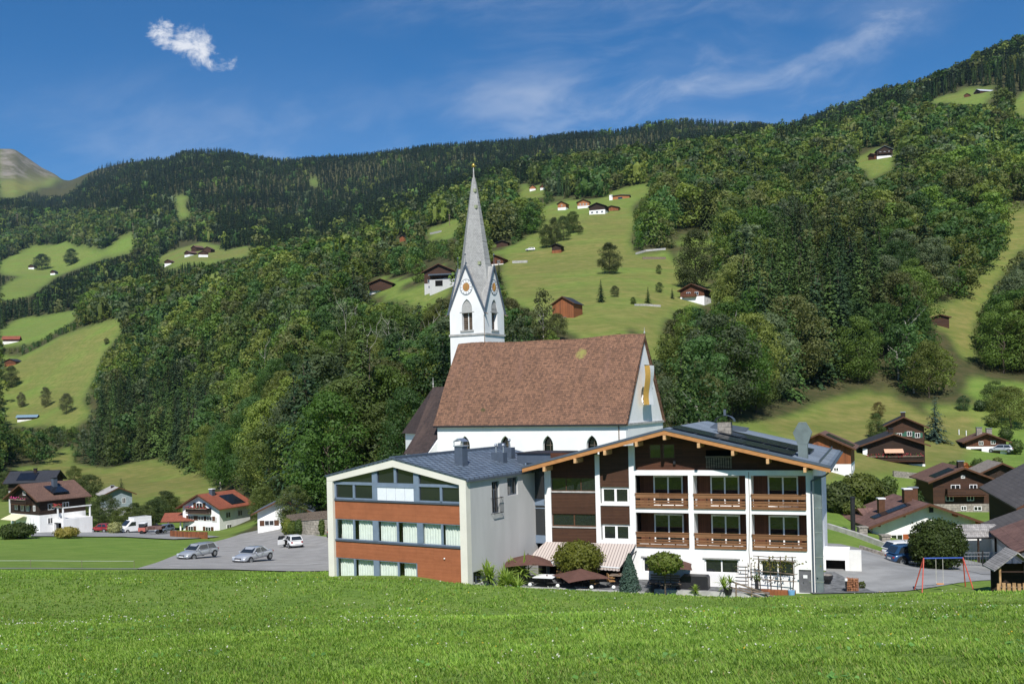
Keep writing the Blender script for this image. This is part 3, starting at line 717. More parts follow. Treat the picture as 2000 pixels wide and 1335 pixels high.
def zone_label(px, py, Y, kind):
    t = 'spruce' if kind else 'broadleaf tree'
    if px < 560 and Y < 650: w = 'in the wood on the left slope above the red roofed chalets'
    elif px < 900: w = 'in the wood on the slope behind and left of the church'
    elif px < 1290: w = 'on the slope just behind the church spire and meadow hill'
    elif py > 560 and px < 1760: w = 'in the tall stand behind the inn roof on the right'
    elif px < 1760: w = 'on the wooded hillside right of the meadow with the barn'
    else: w = 'on the wooded slope at the far right'
    tone = 'dark green pointed ' if kind else 'rounded '
    return f'{tone}{t} {w}', ('spruces ' if kind else 'broadleaf trees ')+w
OCC = np.zeros((870, 260), bool)
def build_woods():
    X, Y, Z, px, py, con, h = placement()
    for dx in (-6, 0, 6):
        for dy in (-6, 0, 6):
            k = Y < 1500; OCC[np.clip(((X[k]+dx+2600)/6).astype(int), 0, 869), np.clip(((Y[k]+dy)/6).astype(int), 0, 259)] = True
    print('bands', [(int(((Y >= a) & (Y < b)).sum())) for a, b in ((0, 620), (620, 1150), (1150, 9e9))])
    print('trees', len(X), 'conifers', con.sum(), 'near', (Y < 620).sum())
    size = h/Y; vis = (px > -20) & (px < 2020)
    # hidden behind the church or the inn: not worth an object of its own
    hid = (px > 905) & (px < 1250) & (py-h/Y*F > 665) | (py-h/Y*F > 900) & (px > 640) & (px < 1600)
    single = np.zeros(len(X), bool)
    for k, lim in ((True, 240), (False, 270)):
        s = np.nonzero((con == k) & vis & ~hid)[0]; s = s[np.argsort(-size[s])][:lim]; single[s] = True
    for i in np.nonzero(single)[0]:
        k = bool(con[i]); lb, g = zone_label(px[i], py[i], Y[i], k)
        slim = (not k) and random.random() < .10
        if slim: lb = lb.replace('rounded broadleaf tree', 'slender pale trunked birch'); g = g.replace('broadleaf trees', 'birches')
        p = float(vnoise(np.array([X[i]/60]), np.array([Y[i]/60]), 51)[0])
        col = random.choice(SPRUCE[2:] if k else GREENS); f = (1+.5*p)*random.uniform(.7, 1.35)*(1.25 if k else 1.)
        tree('spruce' if k else 'slim' if slim else 'broad', X[i], Y[i], h[i]*(1.05 if not k else 1), random.uniform(.9, 1.2), lb, 'tree', g, tuple(q*f for q in col))
    s = con & ~single; far_mesh('spruce_forest', X[s], Y[s], Z[s], h[s], 'spruce', 'dark spruce forest covering the far mountainsides', 5, SPRUCE)
    s = ~con & ~single; far_mesh('broadleaf_forest', X[s], Y[s], Z[s], h[s], 'broad', 'green broadleaf woodland on the hillsides', 6, GREENS)
build_woods()
def build_terrain():
    nc, nr = 640, 620; A = 34.
    c = np.linspace(-.86, .86, nc)*.9; rows = np.concatenate([np.linspace(-60, 24, 40, False), np.exp(np.linspace(math.log(24), math.log(6900), nr-40))])
    C, Yr = np.meshgrid(c, rows, indexing='ij'); X = C*(np.maximum(Yr, -20)+A+30); Y = Yr
    pxc = np.abs(X)/np.maximum(Y, 60)
    Z = ground_z(X, Y)
    V = np.stack([X, Y, Z], -1).reshape(-1, 3)
    i, j = np.meshgrid(np.arange(nc-1), np.arange(nr-1), indexing='ij'); a = (i*nr+j).ravel()
    Fq = np.stack([a, a+nr, a+nr+1, a+1], 1)
    d = cover(X.ravel(), np.maximum(Y.ravel(), 5), Z.ravel())
    px, py = proj(X.ravel(), np.maximum(Y.ravel(), 5), Z.ravel())
    near_tree = OCC[np.clip(((X.ravel()+2600)/6).astype(int), 0, OCC.shape[0]-1), np.clip((Y.ravel()/6).astype(int), 0, OCC.shape[1]-1)]
    d = np.where((d < -.6) & ~near_tree & (Y.ravel() < 1500), .45, d)
    def blur(a, n):
        a = a.reshape(nc, nr).copy()
        for _ in range(n):
            a[1:-1] = (a[:-2]+a[1:-1]*2+a[2:])/4; a[:, 1:-1] = (a[:, :-2]+a[:, 1:-1]*2+a[:, 2:])/4
        return a.ravel()
    tint = np.stack([blur(np.clip(d, 0, 1), 7), blur((d < 0).astype(float), 2), blur((d > 1.5).astype(float), 2)], 1)
    m = bpy.data.materials.new('ground'); m.use_nodes = True; t = NT(m.node_tree); b = t.n['Principled BSDF']
    b.inputs['Roughness'].default_value = .95; b.inputs['Specular IOR Level'].default_value = .1
    at_ = t.add('ShaderNodeAttribute', attribute_name='tint').outputs['Color']; s = t.sep(at_)
    pos = t.add('ShaderNodeNewGeometry').outputs['Position']
    n1 = t.noise(pos, .035, 5, .6); n2 = t.noise(pos, .3, 4, .6); n3 = t.noise(pos, 4., 3, .7); n4 = t.noise(pos, .011, 3, .5)
    fresh = t.mix(t.rng(n2, .3, .7), (.125, .225, .036), (.180, .285, .052))
    fresh = t.mix(t.rng(n3, .35, .75, 0, .6), fresh, (.09, .155, .03))
    dry = t.mix(t.rng(n2, .3, .7), (.150, .165, .042), (.245, .215, .072))
    dry = t.mix(t.rng(n3, .45, .8, 0, .5), dry, (.10, .12, .035))
    ps = t.sep(pos)                                # mowing and cattle lines that follow the contours
    ln = t.noise(t.vec(t.math('MULTIPLY', ps[0], .02), t.math('MULTIPLY', ps[1], .02), t.math('MULTIPLY', ps[2], .55)), 1., 5, .7)
    dry = t.mix(t.rng(ln, .38, .62, 0, .55), dry, (.115, .150, .035)); fresh = t.mix(t.rng(ln, .45, .65, 0, .25), fresh, (.16, .21, .05))
    k = t.math('MULTIPLY', s[0], t.rng(t.math('ADD', t.math('MULTIPLY', n1, .7), t.math('MULTIPLY', n4, .5)), .40, .66, .50, 1.3), clamp=True)
    g = t.mix(k, fresh, dry)
    floor = t.mix(t.rng(n2, .3, .7), (.045, .055, .020), (.085, .075, .034))
    g = t.mix(s[1], g, floor)
    rock = t.mix(t.rng(t.noise(pos, .012, 7, .7), .42, .62), (.105, .10, .05), (.24, .21, .175))
    rock = t.mix(t.rng(t.noise(pos, .05, 5, .7), .50, .7, 0, .7), rock, (.17, .15, .12))
    g = t.mix(s[2], g, rock)
    t.l.new(g, b.inputs['Base Color'])
    bp = t.add('ShaderNodeBump'); bp.inputs['Strength'].default_value = .6; bp.inputs['Distance'].default_value = .3
    t.l.new(t.noise(pos, 1.6, 5, .7), bp.inputs['Height']); t.l.new(bp.outputs[0], b.inputs['Normal'])
    o = np_mesh('ground', V, Fq, m, tint); o.data.shade_smooth(); struct(o, label='green valley floor and grassy hillsides')
build_terrain()
# ---- paved surfaces laid a few millimetres to centimetres above the ground
def sheet(name, pts, m, lift=.03, step=1.6, label=None, zfix=None):
    P = np.array([(p[0], p[1]) for p in pts]); x0, y0 = P.min(0); x1, y1 = P.max(0)
    import mathutils.geometry as G
    xs = np.arange(x0, x1+step, step); ys = np.arange(y0, y1+step, step)
    gx, gy = np.meshgrid(xs, ys, indexing='ij'); ins = inpoly(gx.ravel(), gy.ravel(), [tuple(q) for q in P])
    inner = [Vector(q) for q in np.stack([gx.ravel(), gy.ravel()], 1)[ins]]
    bd = []
    for i in range(len(P)):
        a, b = P[i], P[(i+1) % len(P)]; n = max(1, int(np.hypot(*(b-a))/step))
        bd += [Vector(a+(b-a)*k/n) for k in range(n)]
    nb = len(bd); vs, _, fs, *_ = G.delaunay_2d_cdt(bd+inner, [(i, (i+1) % nb) for i in range(nb)], [list(range(nb))], 1, 1e-4)
    X = np.array([v[0] for v in vs]); Y = np.array([v[1] for v in vs])
    Z = ground_z(X, Y)+lift if zfix is None else np.full(len(X), zfix)
    me = bpy.data.meshes.new(name); me.from_pydata([tuple(q) for q in np.stack([X, Y, Z], 1)], [], [tuple(f) for f in fs]); me.materials.append(M[m]); me.shade_smooth()
    o = bpy.data.objects.new(name, me); COL.objects.link(o); return struct(o, label=label)
g_ = lambda px, py: tuple(ground_at(px, py)[:2])
sheet('parking_lot', [g_(266, 1112), g_(330, 1090), g_(362, 1076), g_(420, 1058), g_(470, 1043), g_(530, 1029), g_(556, 1032), g_(600, 1043), g_(700, 1050), (-10.5, 100), (-9.5, 86), g_(640, 1116), g_(450, 1113)], 'asphalt', .09, label='grey asphalt car park beside the modern annex')
sheet('path', [(-60, 86.2), (-30, 86.6), (-12.9, 84.8), (-12.9, 83.9), (-30, 85.5), (-60, 85.1)], 'road', .05, label='narrow paved path along the lower meadow')
sheet('road', [(24.6, 69.5), (23.5, 95), (30, 94), (38, 88), (50, 84), (50, 76), (42, 74.2), (33, 72.2), (29, 70.6)], 'road', .05, label='grey village road curving past the inn')
sheet('lane_marking', [g_(330, 1105.5), g_(640, 1099.5), g_(640, 1100.7), g_(330, 1106.5)], 'concrete', .10, label='faint pale line across the car park')
sheet('driveway', [(34.6, 75.6), (41, 73.6), (44, 78), (41, 95), (36.5, 95), (37, 86)], 'road', .075, label='paved drive to the gate of the white chalet')
sheet('lane', [g_(60, 1040), g_(150, 1039), g_(215, 1039), g_(262, 1020), g_(300, 1017), g_(312, 1027), g_(350, 1039), g_(400, 1046), g_(430, 1049), g_(340, 1054), g_(240, 1049), g_(60, 1048)], 'road', .16, label='pale lane leading to the houses on the left')
sheet('courtyard', [(20.2, 69.2), (24.7, 69.2), (24.7, 79), (21.5, 79)], 'paving', .06, label='dark stone paving at the corner of the inn')
# ---------------------------------------------------------------- the inn (balconies, wide gable)
def build_inn():
    I = thing('inn', 'large white inn with brown boarding, six wooden balconies and a wide low gable', 'hotel', (2.3, 77, 0), -R(20))
    Zb = -1.0; DP = 17.0
    # masonry front: piers and bands with recesses
    m = MB(); d = .34
    piers = [(0, .49), (3.98, 4.32), (6.55, 7.0), (10.9, 11.27), (14.96, 15.34), (19.08, 19.55)]
    for i, (a, b) in enumerate(piers):
        top = 8.85+.245*(min(a+1.2, 20.8-a))-.35
        if i in (3, 4, 5): top = 8.24
        m.box(a, b, 0, d if i < 3 else 1.55, 2.9 if i < 2 else 3.0, top)
    m.box(7.0, 19.55, -.003, 1.6, 8.24, 8.61)            # band under the gable
    m.box(7.0, 19.55, .003, 1.6, 5.52, 5.85)             # floor slabs
    wall_holes(m, 6.55, 19.55, Zb, 3.02, .003, [(7.45, 9.9, 1.15, 2.25), (11.95, 14.35, 1.25, 2.28), (15.9, 18.2, 1.15, 2.28), (18.46, 19.3, .1, 1.72)], .22)
    m.box(6.56, 19.54, .24, 1.6, 2.72, 3.02)             # first balcony slab
    m.box(0, .02, 0, DP, Zb, 8.6); m.box(19.53, 19.56, .01, DP, Zb, 8.6); m.box(.1, 19.5, DP-.1, DP, Zb, 8.6)
    m.box(4.32, 6.55, .05, .30, 5.98, 6.12); m.box(4.32, 6.55, .05, .30, 3.12, 3.38)
    m.build('wall', 'white', I)
    # interior darkness behind the glazing
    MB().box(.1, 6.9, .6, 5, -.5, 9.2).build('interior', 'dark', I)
    # boarded panels
    b = MB(); b.box(.49, 3.98, .16, .3, 8.03, 9.9).build('boarding', 'gablewood', I)
    MB().box(.49, 3.98, .12, .3, 5.33, 6.92).build('boarding', 'brown', I)
    MB().box(.49, 3.98, .12, .3, 3.05, 4.27).build('boarding', 'brown', I)
    MB().box(4.32, 6.55, .12, .3, 7.35, 10.4).build('boarding', 'brown', I)
    MB().box(4.32, 6.55, .12, .3, 4.6, 5.98).build('boarding', 'brown', I)
    MB().box(.49, 3.98, .05, .34, 6.92, 7.02).build('ledge', 'concrete', I); MB().box(.49, 3.98, .05, .34, 4.27, 4.36).build('ledge', 'concrete', I)
    window(I, .49, 3.98, 7.02, 8.03, .26, 2, .05, 'brownwin')
    window(I, .49, 3.98, 4.36, 5.33, .26, 1, .09, 'brownwin')
    window(I, 4.40, 6.52, 6.12, 7.35, .26, 1, .16, 'white'); window(I, 4.40, 6.52, 3.38, 4.6, .26, 1, .16, 'white')
    # gable boarding
    g = MB(); zt = lambda u: 8.86+.2565*(u+1.18) if u < 9.59 else 11.56-.2395*(u-9.59)
    hole = [(8.1, 8.95, 9.45, 10.5), (9.1, 9.95, 9.45, 10.5), (12.2, 14.0, 8.95, 10.05)]
    us = sorted({6.9, 9.59, 19.55, *[h[0] for h in hole], *[h[1] for h in hole]})
    for i in range(len(us)-1):
        a, c = us[i], us[i+1]; h = [q for q in hole if q[0] <= a and c <= q[1]]
        if h:
            g.face([(a, .2, 8.61), (c, .2, 8.61), (c, .2, h[0][2]), (a, .2, h[0][2])])
            g.face([(a, .2, h[0][3]), (c, .2, h[0][3]), (c, .2, zt(c)), (a, .2, zt(a))])
        else: g.face([(a, .2, 8.61), (c, .2, 8.61), (c, .2, zt(c)), (a, .2, zt(a))])
    g.build('gable_boarding', 'gablewood', I)
    for a in (8.1, 9.1): window(I, a, a+.85, 9.45, 10.5, .24, 0, .06, 'brownwin')
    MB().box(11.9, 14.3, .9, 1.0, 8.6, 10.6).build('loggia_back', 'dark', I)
    s = MB()
    for i in range(11): s.box(12.2+.17*i, 12.31+.17*i, .14, .19, 8.75, 9.6)
    s.box(12.15, 14.05, .12, .14, 9.5, 9.62); s.build('slatted_rail', 'greywood', I)
    MB().box(9.85, 10.02, .0, .19, 9.05, 9.3).build('lamp', 'black', I)
    # balconies
    for (a, c) in ((7.0, 10.9), (11.27, 14.96), (15.34, 19.08)):
        for zf in (3.02, 5.85):
            MB().box(a, c, 1.60, 1.62, zf, zf+2.4).build('back_wall', 'redwood', I)
            w0 = a+.27*(c-a); w1 = a+.83*(c-a)
            dr = window(I, w0, w1, zf+.05, zf+2.25, 1.50, 1, .10, 'white', name='balcony_door')
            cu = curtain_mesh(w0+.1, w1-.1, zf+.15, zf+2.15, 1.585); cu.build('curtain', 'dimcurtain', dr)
            bal = MB()
            z0 = zf+.03
            bal.box(a+.02, c-.02, -.10, -.05, z0+.70, z0+1.0)
            bal.box(a+.02, c-.02, -.085, -.045, z0+.44, z0+.545)
            bal.box(a+.02, c-.02, -.10, -.05, z0+.24, z0+.40)
            bal.box(a+.02, c-.02, -.10, -.05, z0-.03, z0+.18)
            bal.box(a-.02, c+.02, -.14, .02, z0+1.0, z0+1.06)
            bl = bal.build('balcony_rail', 'rail', I)
            ps = MB(); n = 5
            for i in range(n): 
                q = a+.06+(c-a-.12)*i/(n-1); ps.box(q-.05, q+.05, -.044, .02, z0, z0+.98)
            ps.build('post', 'darkwood', bl)
    # ground floor windows
    for a, c, z0, z1 in ((7.45, 9.9, 1.15, 2.25), (11.95, 14.35, 1.25, 2.28), (15.9, 18.2, 1.15, 2.28)):
        w = window(I, a, c, z0, z1, .17, 1, .09, 'white', 'glass', sill='concrete')
        MB().box(a+.08, c-.08, .22, .26, z0, z1).build('blind', 'greyblind', w)
        MB().box(a-.12, c+.12, -.08, .0, z1, z1+.09).build('lintel', 'concrete', w)
    dd = MB().box(18.46, 19.3, .10, .16, .1, 1.72); d_ = dd.build('door', mat('grey_door', (.13, .13, .14), .5, .1), I)
    MB().box(18.75, 19.03, .085, .10, 1.12, 1.34).build('notice', 'cloth', d_); MB().box(19.18, 19.22, .05, .10, .85, .95).build('handle', 'alu', d_)
    # roof: two slopes, larch verge boards, purlin ends
    oh = 1.6; r = MB(); RD = DP+.6
    L, P_, Q = (-1.18, 8.86), (9.59, 11.56), (20.8, 8.88)
    r.prism([(L[0], L[1]), (P_[0], P_[1]), (Q[0], Q[1]), (Q[0], Q[1]+.13), (P_[0], P_[1]+.13), (L[0], L[1]+.13)], -oh+.02, RD)
    roof = r.build('roof', 'roofgrey', I)
    st = MB()
    for i in range(26):                                   # standing seams
        for (A, B) in ((L, P_), (Q, P_)):
            y = -oh+.35+i*.68
            if y < RD-.1: st.bar((A[0]*.98+B[0]*.02, y, A[1]*.98+B[1]*.02+.15), (B[0], y, B[1]+.15), .03, .04)
    st.build('seams', 'roofgrey', roof)
    f = MB(); h = .30
    f.prism([(L[0], L[1]-h), (P_[0], P_[1]-h), (P_[0], P_[1]), (L[0], L[1])], -oh-.05, -oh+.02)
    f.prism([(P_[0], P_[1]-h), (Q[0], Q[1]-h), (Q[0], Q[1]), (P_[0], P_[1])], -oh-.05, -oh+.02)
    f.build('verge_board', 'fascia', roof)
    k = MB(); k.prism([(L[0]-.03, L[1]), (P_[0], P_[1]), (P_[0], P_[1]+.17), (L[0]-.03, L[1]+.17)], -oh-.09, -oh+.12); k.prism([(P_[0], P_[1]), (Q[0]+.03, Q[1]), (Q[0]+.03, Q[1]+.17), (P_[0], P_[1]+.17)], -oh-.09, -oh+.12)
    k.build('verge_flashing', 'anth', roof)
    s = MB()
    s.prism([(L[0]+.05, L[1]-.06), (P_[0], P_[1]-.06), (P_[0], P_[1]-.003), (L[0]+.05, L[1]-.003)], -oh+.02, .2)
    s.prism([(P_[0], P_[1]-.06), (Q[0]-.05, Q[1]-.06), (Q[0]-.05, Q[1]-.003), (P_[0], P_[1]-.003)], -oh+.02, .2)
    s.build('soffit', 'gablewood', roof)
    for u in (.55, 2.95, 5.2, 7.55, 9.59, 12.0, 14.35, 16.7, 19.15):
        z = zt(u)-.36; MB().box(u-.10, u+.10, -oh-.12, .2, z-.32, z+.02).build('purlin', 'beam', roof, bevel=.02)
    for x, dx in ((L[0]-.08, 1), (Q[0]+.08, -1)):
        MB().tube([(x, -oh, 8.86), (x, RD, 8.86)], .09, 8).build('gutter', 'anth', roof)
    dn = MB().tube([(20.9, -.9, 8.75), (20.4, -.55, 8.3), (19.45, -.12, 7.9), (19.45, -.12, 0)], .055, 8).build('downpipe', 'anth', I)
    MB().box(Q[0]-.75, Q[0]-.68, -oh+.3, RD-.2, 9.1, 9.38).build('snow_guard', 'anth', roof)
    # ridge furniture
    ch = MB().box(12.2, 13.2, 6.0, 6.9, 10.6, 11.85).build('chimney', 'stone', roof)
    cp = MB()
    for i in range(7):
        a0 = math.pi*i/7; a1 = math.pi*(i+1)/7
        cp.face([(12.7-.75*math.cos(a0), 5.9, 11.9+.5*math.sin(a0)), (12.7-.75*math.cos(a1), 5.9, 11.9+.5*math.sin(a1)), (12.7-.75*math.cos(a1), 7.1, 11.9+.5*math.sin(a1)), (12.7-.75*math.cos(a0), 7.1, 11.9+.5*math.sin(a0))])
    cp.box(12.62, 12.8, 6.4, 6.6, 12.3, 12.85); cp.build('cowl', 'anth', ch)
    MB().prism([(11.0, 11.3), (13.9, 11.0), (14.2, 11.3), (11.6, 11.75)], 9, 9.6).build('skylight', 'anth', roof)
    # solar panels, two fields on the right slope
    sl_ = lambda u: 11.56+.13-.2395*(u-9.59)
    for row, (y0, us_, n, w_, dp) in enumerate(((-.9, 9.9, 5, 1.65, 3.6), (4.6, 12.4, 4, 1.65, 5.0))):
        for k in range(n):
            a = us_+k*(w_+.04)+(1.3 if row == 0 and k > 3 else 0)*0; c = a+w_
            MB().prism([(a, sl_(a)+.12), (c, sl_(c)+.12), (c, sl_(c)+.17), (a, sl_(a)+.17)], y0, y0+dp).build('solar_panel', 'solar', roof)
    # kitchen duct up the corner and its pointed cowl
    du = MB().box(19.62, 20.1, -.05, .45, .0, 8.2); du.build('duct', 'zinc', I)
    jb = MB()
    for z in (.9, 2.6, 4.3, 6.0): jb.box(19.6, 20.12, -.07, .47, z, z+.05)
    jb.build('duct_band', 'alu', I)
    k0 = 18.9; kz = sl_(k0)
    cw = MB().box(k0-.32, k0+.32, .3, .95, kz-.2, kz+.95)
    cw.build('vent_shaft', 'zinc', roof)
    MB().prism([(k0-.32, kz+.95), (k0+.32, kz+.95), (k0+.62, kz+1.75), (k0+.22, kz+2.45), (k0-.22, kz+2.45), (k0-.62, kz+1.75)], .3, 1.0).build('vent_cowl', 'zinc', roof, bevel=.02)
    # wires and small things on the facade
    MB().tube([(15.2, -.03, 8.5), (15.22, -.03, 5.6), (15.1, -.03, 3.0), (15.2, -.03, .9)], .018, 5).build('cable', 'greywood', I)
    return I
def curtain_mesh(u0, u1, z0, z1, v, step=.06, axis='x', amp=.05):
    m = MB(); n = max(2, int((u1-u0)/step)); r = random.Random(int(u0*100+z0*10)); k = len(m.v)
    for i in range(n+1):
        u = u0+(u1-u0)*i/n; w = v+amp*math.sin(i*1.35)+amp*.4*math.sin(i*.47+u0)
        m.v += [(u, w, z0), (u, w, z1)]
    m.f += [(k+2*i, k+2*i+2, k+2*i+3, k+2*i+1) for i in range(n)]
    return m
M['brownwin'] = mat('brown_window_frame', (.10, .045, .022), .6, .1)
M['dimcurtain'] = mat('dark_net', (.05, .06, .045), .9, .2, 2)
M['greyblind'] = mat('grey_blind', (.30, .31, .31), .7, .05, 3)
inn = build_inn()

# ---------------------------------------------------------------- modern annex
def build_annex():
    A = thing('annex', 'modern grey annex with rust orange cladding bands and a cream framed glass gable', 'building', (-3.3, 70, 0), -R(30.8))
    W0 = -12.5; DP = 15.2; Zb = -1.5
    e = lambda u: 8.62+(9.98-8.62)*(1-abs(u+6.25)/6.25)
    fr = MB()                                            # cream frame of the gable front, 45 cm deep
    fr.box(W0, W0+.55, -.06, .5, Zb, 8.25); fr.box(-.55, .0, -.06, .5, Zb, 8.2)
    fr.prism([(W0, 8.22), (W0+.55, 8.22), (-6.25, 9.36), (-6.25, e(-6.25)), (W0, e(W0))], -.06, .5)
    fr.prism([(-6.25, 9.36), (-.55, 8.2), (0, 8.2), (0, e(0)), (-6.25, e(-6.25))], -.06, .5)
    fr.build('frame', 'cream', A)
    sd = MB(); wall_holes(sd, .5, DP, Zb, 8.6, 0, [(3.32, 4.35, 5.85, 8.15), (5.5, 7.0, 6.93, 8.25), (.62, 1.8, 1.2, 2.1)], .25, 'y', -1)
    sd.box(W0, W0+.2, .5, DP, Zb, 8.6); sd.box(W0, 0, DP-.2, DP, Zb, 8.6)
    sd.build('side_wall', 'greywall', A)
    window(A, 3.32, 4.35, 5.85, 8.15, -.18, 1, .07, 'anth', 'glass', axis='y', face=1, sill='anth')
    w = window(A, 5.5, 7.0, 6.93, 8.25, -.18, 1, .08, 'anth', 'glass', axis='y', face=1, sill='anth')
    window(A, .62, 1.8, 1.2, 2.1, -.18, 1, .08, 'anth', 'glass', axis='y', face=1, sill='anth')
    rl = MB()
    for i in range(9): rl.cyl((.22, 3.2+.16*i, 5.9), (.22, 3.2+.16*i, 6.95), .012, n=5)
    rl.bar((.22, 3.15, 6.97), (.22, 4.5, 6.97), .04); rl.bar((.22, 3.15, 5.88), (.22, 4.5, 5.88), .04)
    for y in (3.15, 4.5): rl.bar((0, y, 6.97), (.22, y, 6.97), .03); rl.bar((0, y, 5.88), (.22, y, 5.88), .03)
    rl.build('french_balcony', 'black', A)
    # cladding bands
    MB().box(W0+.55, -.55, .18, .4, 5.42, 6.78).build('cladding', 'orange', A)
    MB().box(W0+.55, -.55, .18, .4, 2.52, 3.76).build('cladding', 'orange', A)
    MB().box(-4.45, -.55, .18, .4, Zb, 2.52).build('cladding', 'orange', A)
    MB().box(W0+.55, -.55, .10, .4, 6.78, 6.90).build('ledge', 'anth', A); MB().box(W0+.55, -.55, .10, .4, 3.76, 3.88).build('ledge', 'anth', A)
    # glazing: middle row
    def glaz(u0, u1, z0, z1, posts, name='window', cur=True):
        f = MB(); f.box(u0, u1, .2, .3, z0, z0+.06); f.box(u0, u1, .2, .3, z1-.06, z1)
        for p, wd in posts: f.box(p-wd/2, p+wd/2, .17 if wd > .3 else .2, .3, z0+.06, z1-.06)
        w = f.build(name, 'blueframe', A)
        MB().face([(u0, .25, z0+.03), (u1, .25, z0+.03), (u1, .25, z1-.03), (u0, .25, z1-.03)]).build('pane', 'clear' if cur else 'glass', w)
        if cur:
            rr_ = random.Random(int(z0*10)); ps = [p for p, _ in posts]
            for a_, b_ in zip(ps[:-1], ps[1:]): curtain_mesh(a_+.06+rr_.choice((0, .02, .22)), b_-.06-rr_.choice((0, .05, .16)), z0, z1, .46+rr_.random()*.12, .05, amp=.05).build('curtain', 'curtain', w)
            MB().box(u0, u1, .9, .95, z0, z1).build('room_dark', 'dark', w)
    MIDP = [(W0+.62, .15), (-10.2, .16), (-8.15, .5), (-6.15, .16), (-4.15, .5), (-2.25, .16), (-.6, .12)]
    glaz(W0+.55, -.55, 3.88, 5.42, MIDP); glaz(W0+.55, -4.45, Zb, 2.52, MIDP[:4]+[(-4.5, .1)])
    # top floor
    t = MB(); zi = lambda u: 8.22+(9.36-8.22)*(1-abs(u+6.25)/5.7)
    t.box(W0+.55, -.55, .14, .3, 7.98, 8.18)
    for u, wd in ((-8.1, .46), (-4.35, .46), (-6.22, .2)):
        t.box(u-wd/2, u+wd/2, .12, .3, 6.9 if wd > .3 else 8.18, zi(u)+.02)
    for u in (-10.1, -2.25): t.box(u-.09, u+.09, .16, .3, 6.9, 7.98)
    t.box(W0+.55, -.55, .16, .3, 6.9, 7.0); t.box(W0+.55, W0+.7, .16, .3, 6.9, 7.98); t.box(-.66, -.55, .16, .3, 6.9, 7.98)
    t.box(-7.9, -4.55, .10, .3, 7.86, 8.0)
    w = t.build('gable_window', 'blueframe', A)
    pn = MB(); pn.face([(W0+.6, .25, 6.92), (-.6, .25, 6.92), (-.6, .25, 8.25), (-6.25, .25, 9.34), (W0+.6, .25, 8.25)]); pn.build('pane', 'glass', w)
    bl = MB()
    for i in range(4): bl.box(-7.86+.83*i, -7.055+.83*i, .14, .17, 6.92, 7.85)
    bl.build('blind', 'blind', w)
    # roof
    r = MB(); r.prism([(-6.25, 10.02), (.12, 8.62), (.12, 8.52), (-6.25, 9.9)], -.10, DP+.2); rr = r.build('roof', 'annex_roof', A)
    MB().prism([(-12.62, 8.62), (-6.25, 10.02), (-6.25, 9.9), (-12.62, 8.52)], -.10, DP+.2).build('roof_far_slope', 'annex_roof', rr)
    MB().box(-6.5, -6.0, -.12, DP+.2, 9.97, 10.12).build('ridge_cap', 'anth', rr)
    MB().box(.10, .22, -.12, DP+.2, 8.40, 8.56).build('gutter', 'anth', rr)
    vb = MB(); vb.prism([(W0-.12, 8.58), (-6.25, 9.98), (.14, 8.58), (.14, 8.66), (-6.25, 10.06), (W0-.12, 8.66)], -.14, -.09); vb.build('verge', 'anth', rr)
    z = lambda u: 10.02-(u+6.25)*.22
    c = MB().box(-3.35, -2.65, 3.6, 4.3, z(-2.65)-.2, z(-3)+1.35).build('chimney', 'anth', rr)
    cc = MB().box(-3.42, -2.58, 3.53, 4.37, z(-3)+1.35, z(-3)+1.42)
    cc.prism([(-3.42, z(-3)+1.7), (-3.0, z(-3)+1.95), (-2.58, z(-3)+1.7), (-3.0, z(-3)+1.85)], 3.5, 4.4)
    for x in (-3.4, -2.62): cc.box(x, x+.04, 3.6, 3.65, z(-3)+1.42, z(-3)+1.72)
    cc.build('cowl', 'alu', c)
    for (u, v, wd, h) in ((-3.3, 8.6, 1.1, .55), (-3.6, 11.0, .7, .75)):
        b = MB().box(u, u+wd, v, v+.6, z(u+wd)-.1, z(u)+h).build('vent_box', 'anth', rr)
        for q in ((.25, .85) if wd > 1 else (.5,)):
            pp = MB(); pp.cyl((u+q*wd, v+.3, z(u)+h), (u+q*wd, v+.3, z(u)+h+.45), .05); pp.ball((u+q*wd, v+.3, z(u)+h+.58), .13, 8, 6)
            pp.build('vent_pipe', 'alu', b)
    dm = MB().box(-1.9, 1.6, 10.2, 13.6, 8.2, 9.75).build('dormer', 'anth', rr); MB().box(-2.0, 1.7, 10.1, 13.7, 9.75, 9.83).build('dormer_roof', 'black', dm)
    MB().box(-6.0, -5.6, 14.0, 14.6, 9.9, 10.4).build('vent_box', 'anth', rr)
    # outside lights, vents
    MB().ball((-2.05, .12, 3.0), .06).build('wall_lamp', 'lampw', A)
    return A
annex = build_annex()
def build_link():
    L = thing('glass_link', 'narrow glazed stair link with blue grey frames between annex and inn', 'building', (1.25, 78.3, 0), -R(24))
    f = MB()
    for z0, z1 in ((5.85, 6.35), (2.95, 3.55)): f.box(-.4, 2.0, 0, .2, z0, z1)
    f.box(-.4, -.3, 0, .2, 3, 9.2); f.box(.25, .33, .02, .18, 3.5, 9); f.box(1.9, 2.0, 0, .2, 3, 9.2); f.box(-.4, 2.0, .02, .2, 5.6, 5.66)
    f.build('frame', 'blueframe', L)
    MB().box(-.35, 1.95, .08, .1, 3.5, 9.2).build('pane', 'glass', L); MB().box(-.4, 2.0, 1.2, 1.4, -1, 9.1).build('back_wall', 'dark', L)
    MB().box(-.4, 2.4, 0, 5, 9.1, 9.25).build('roof', 'anth', L)
    MB().box(-.42, 2.0, .3, .4, -1, 3.0).build('doorway', 'dark', L)
build_link()

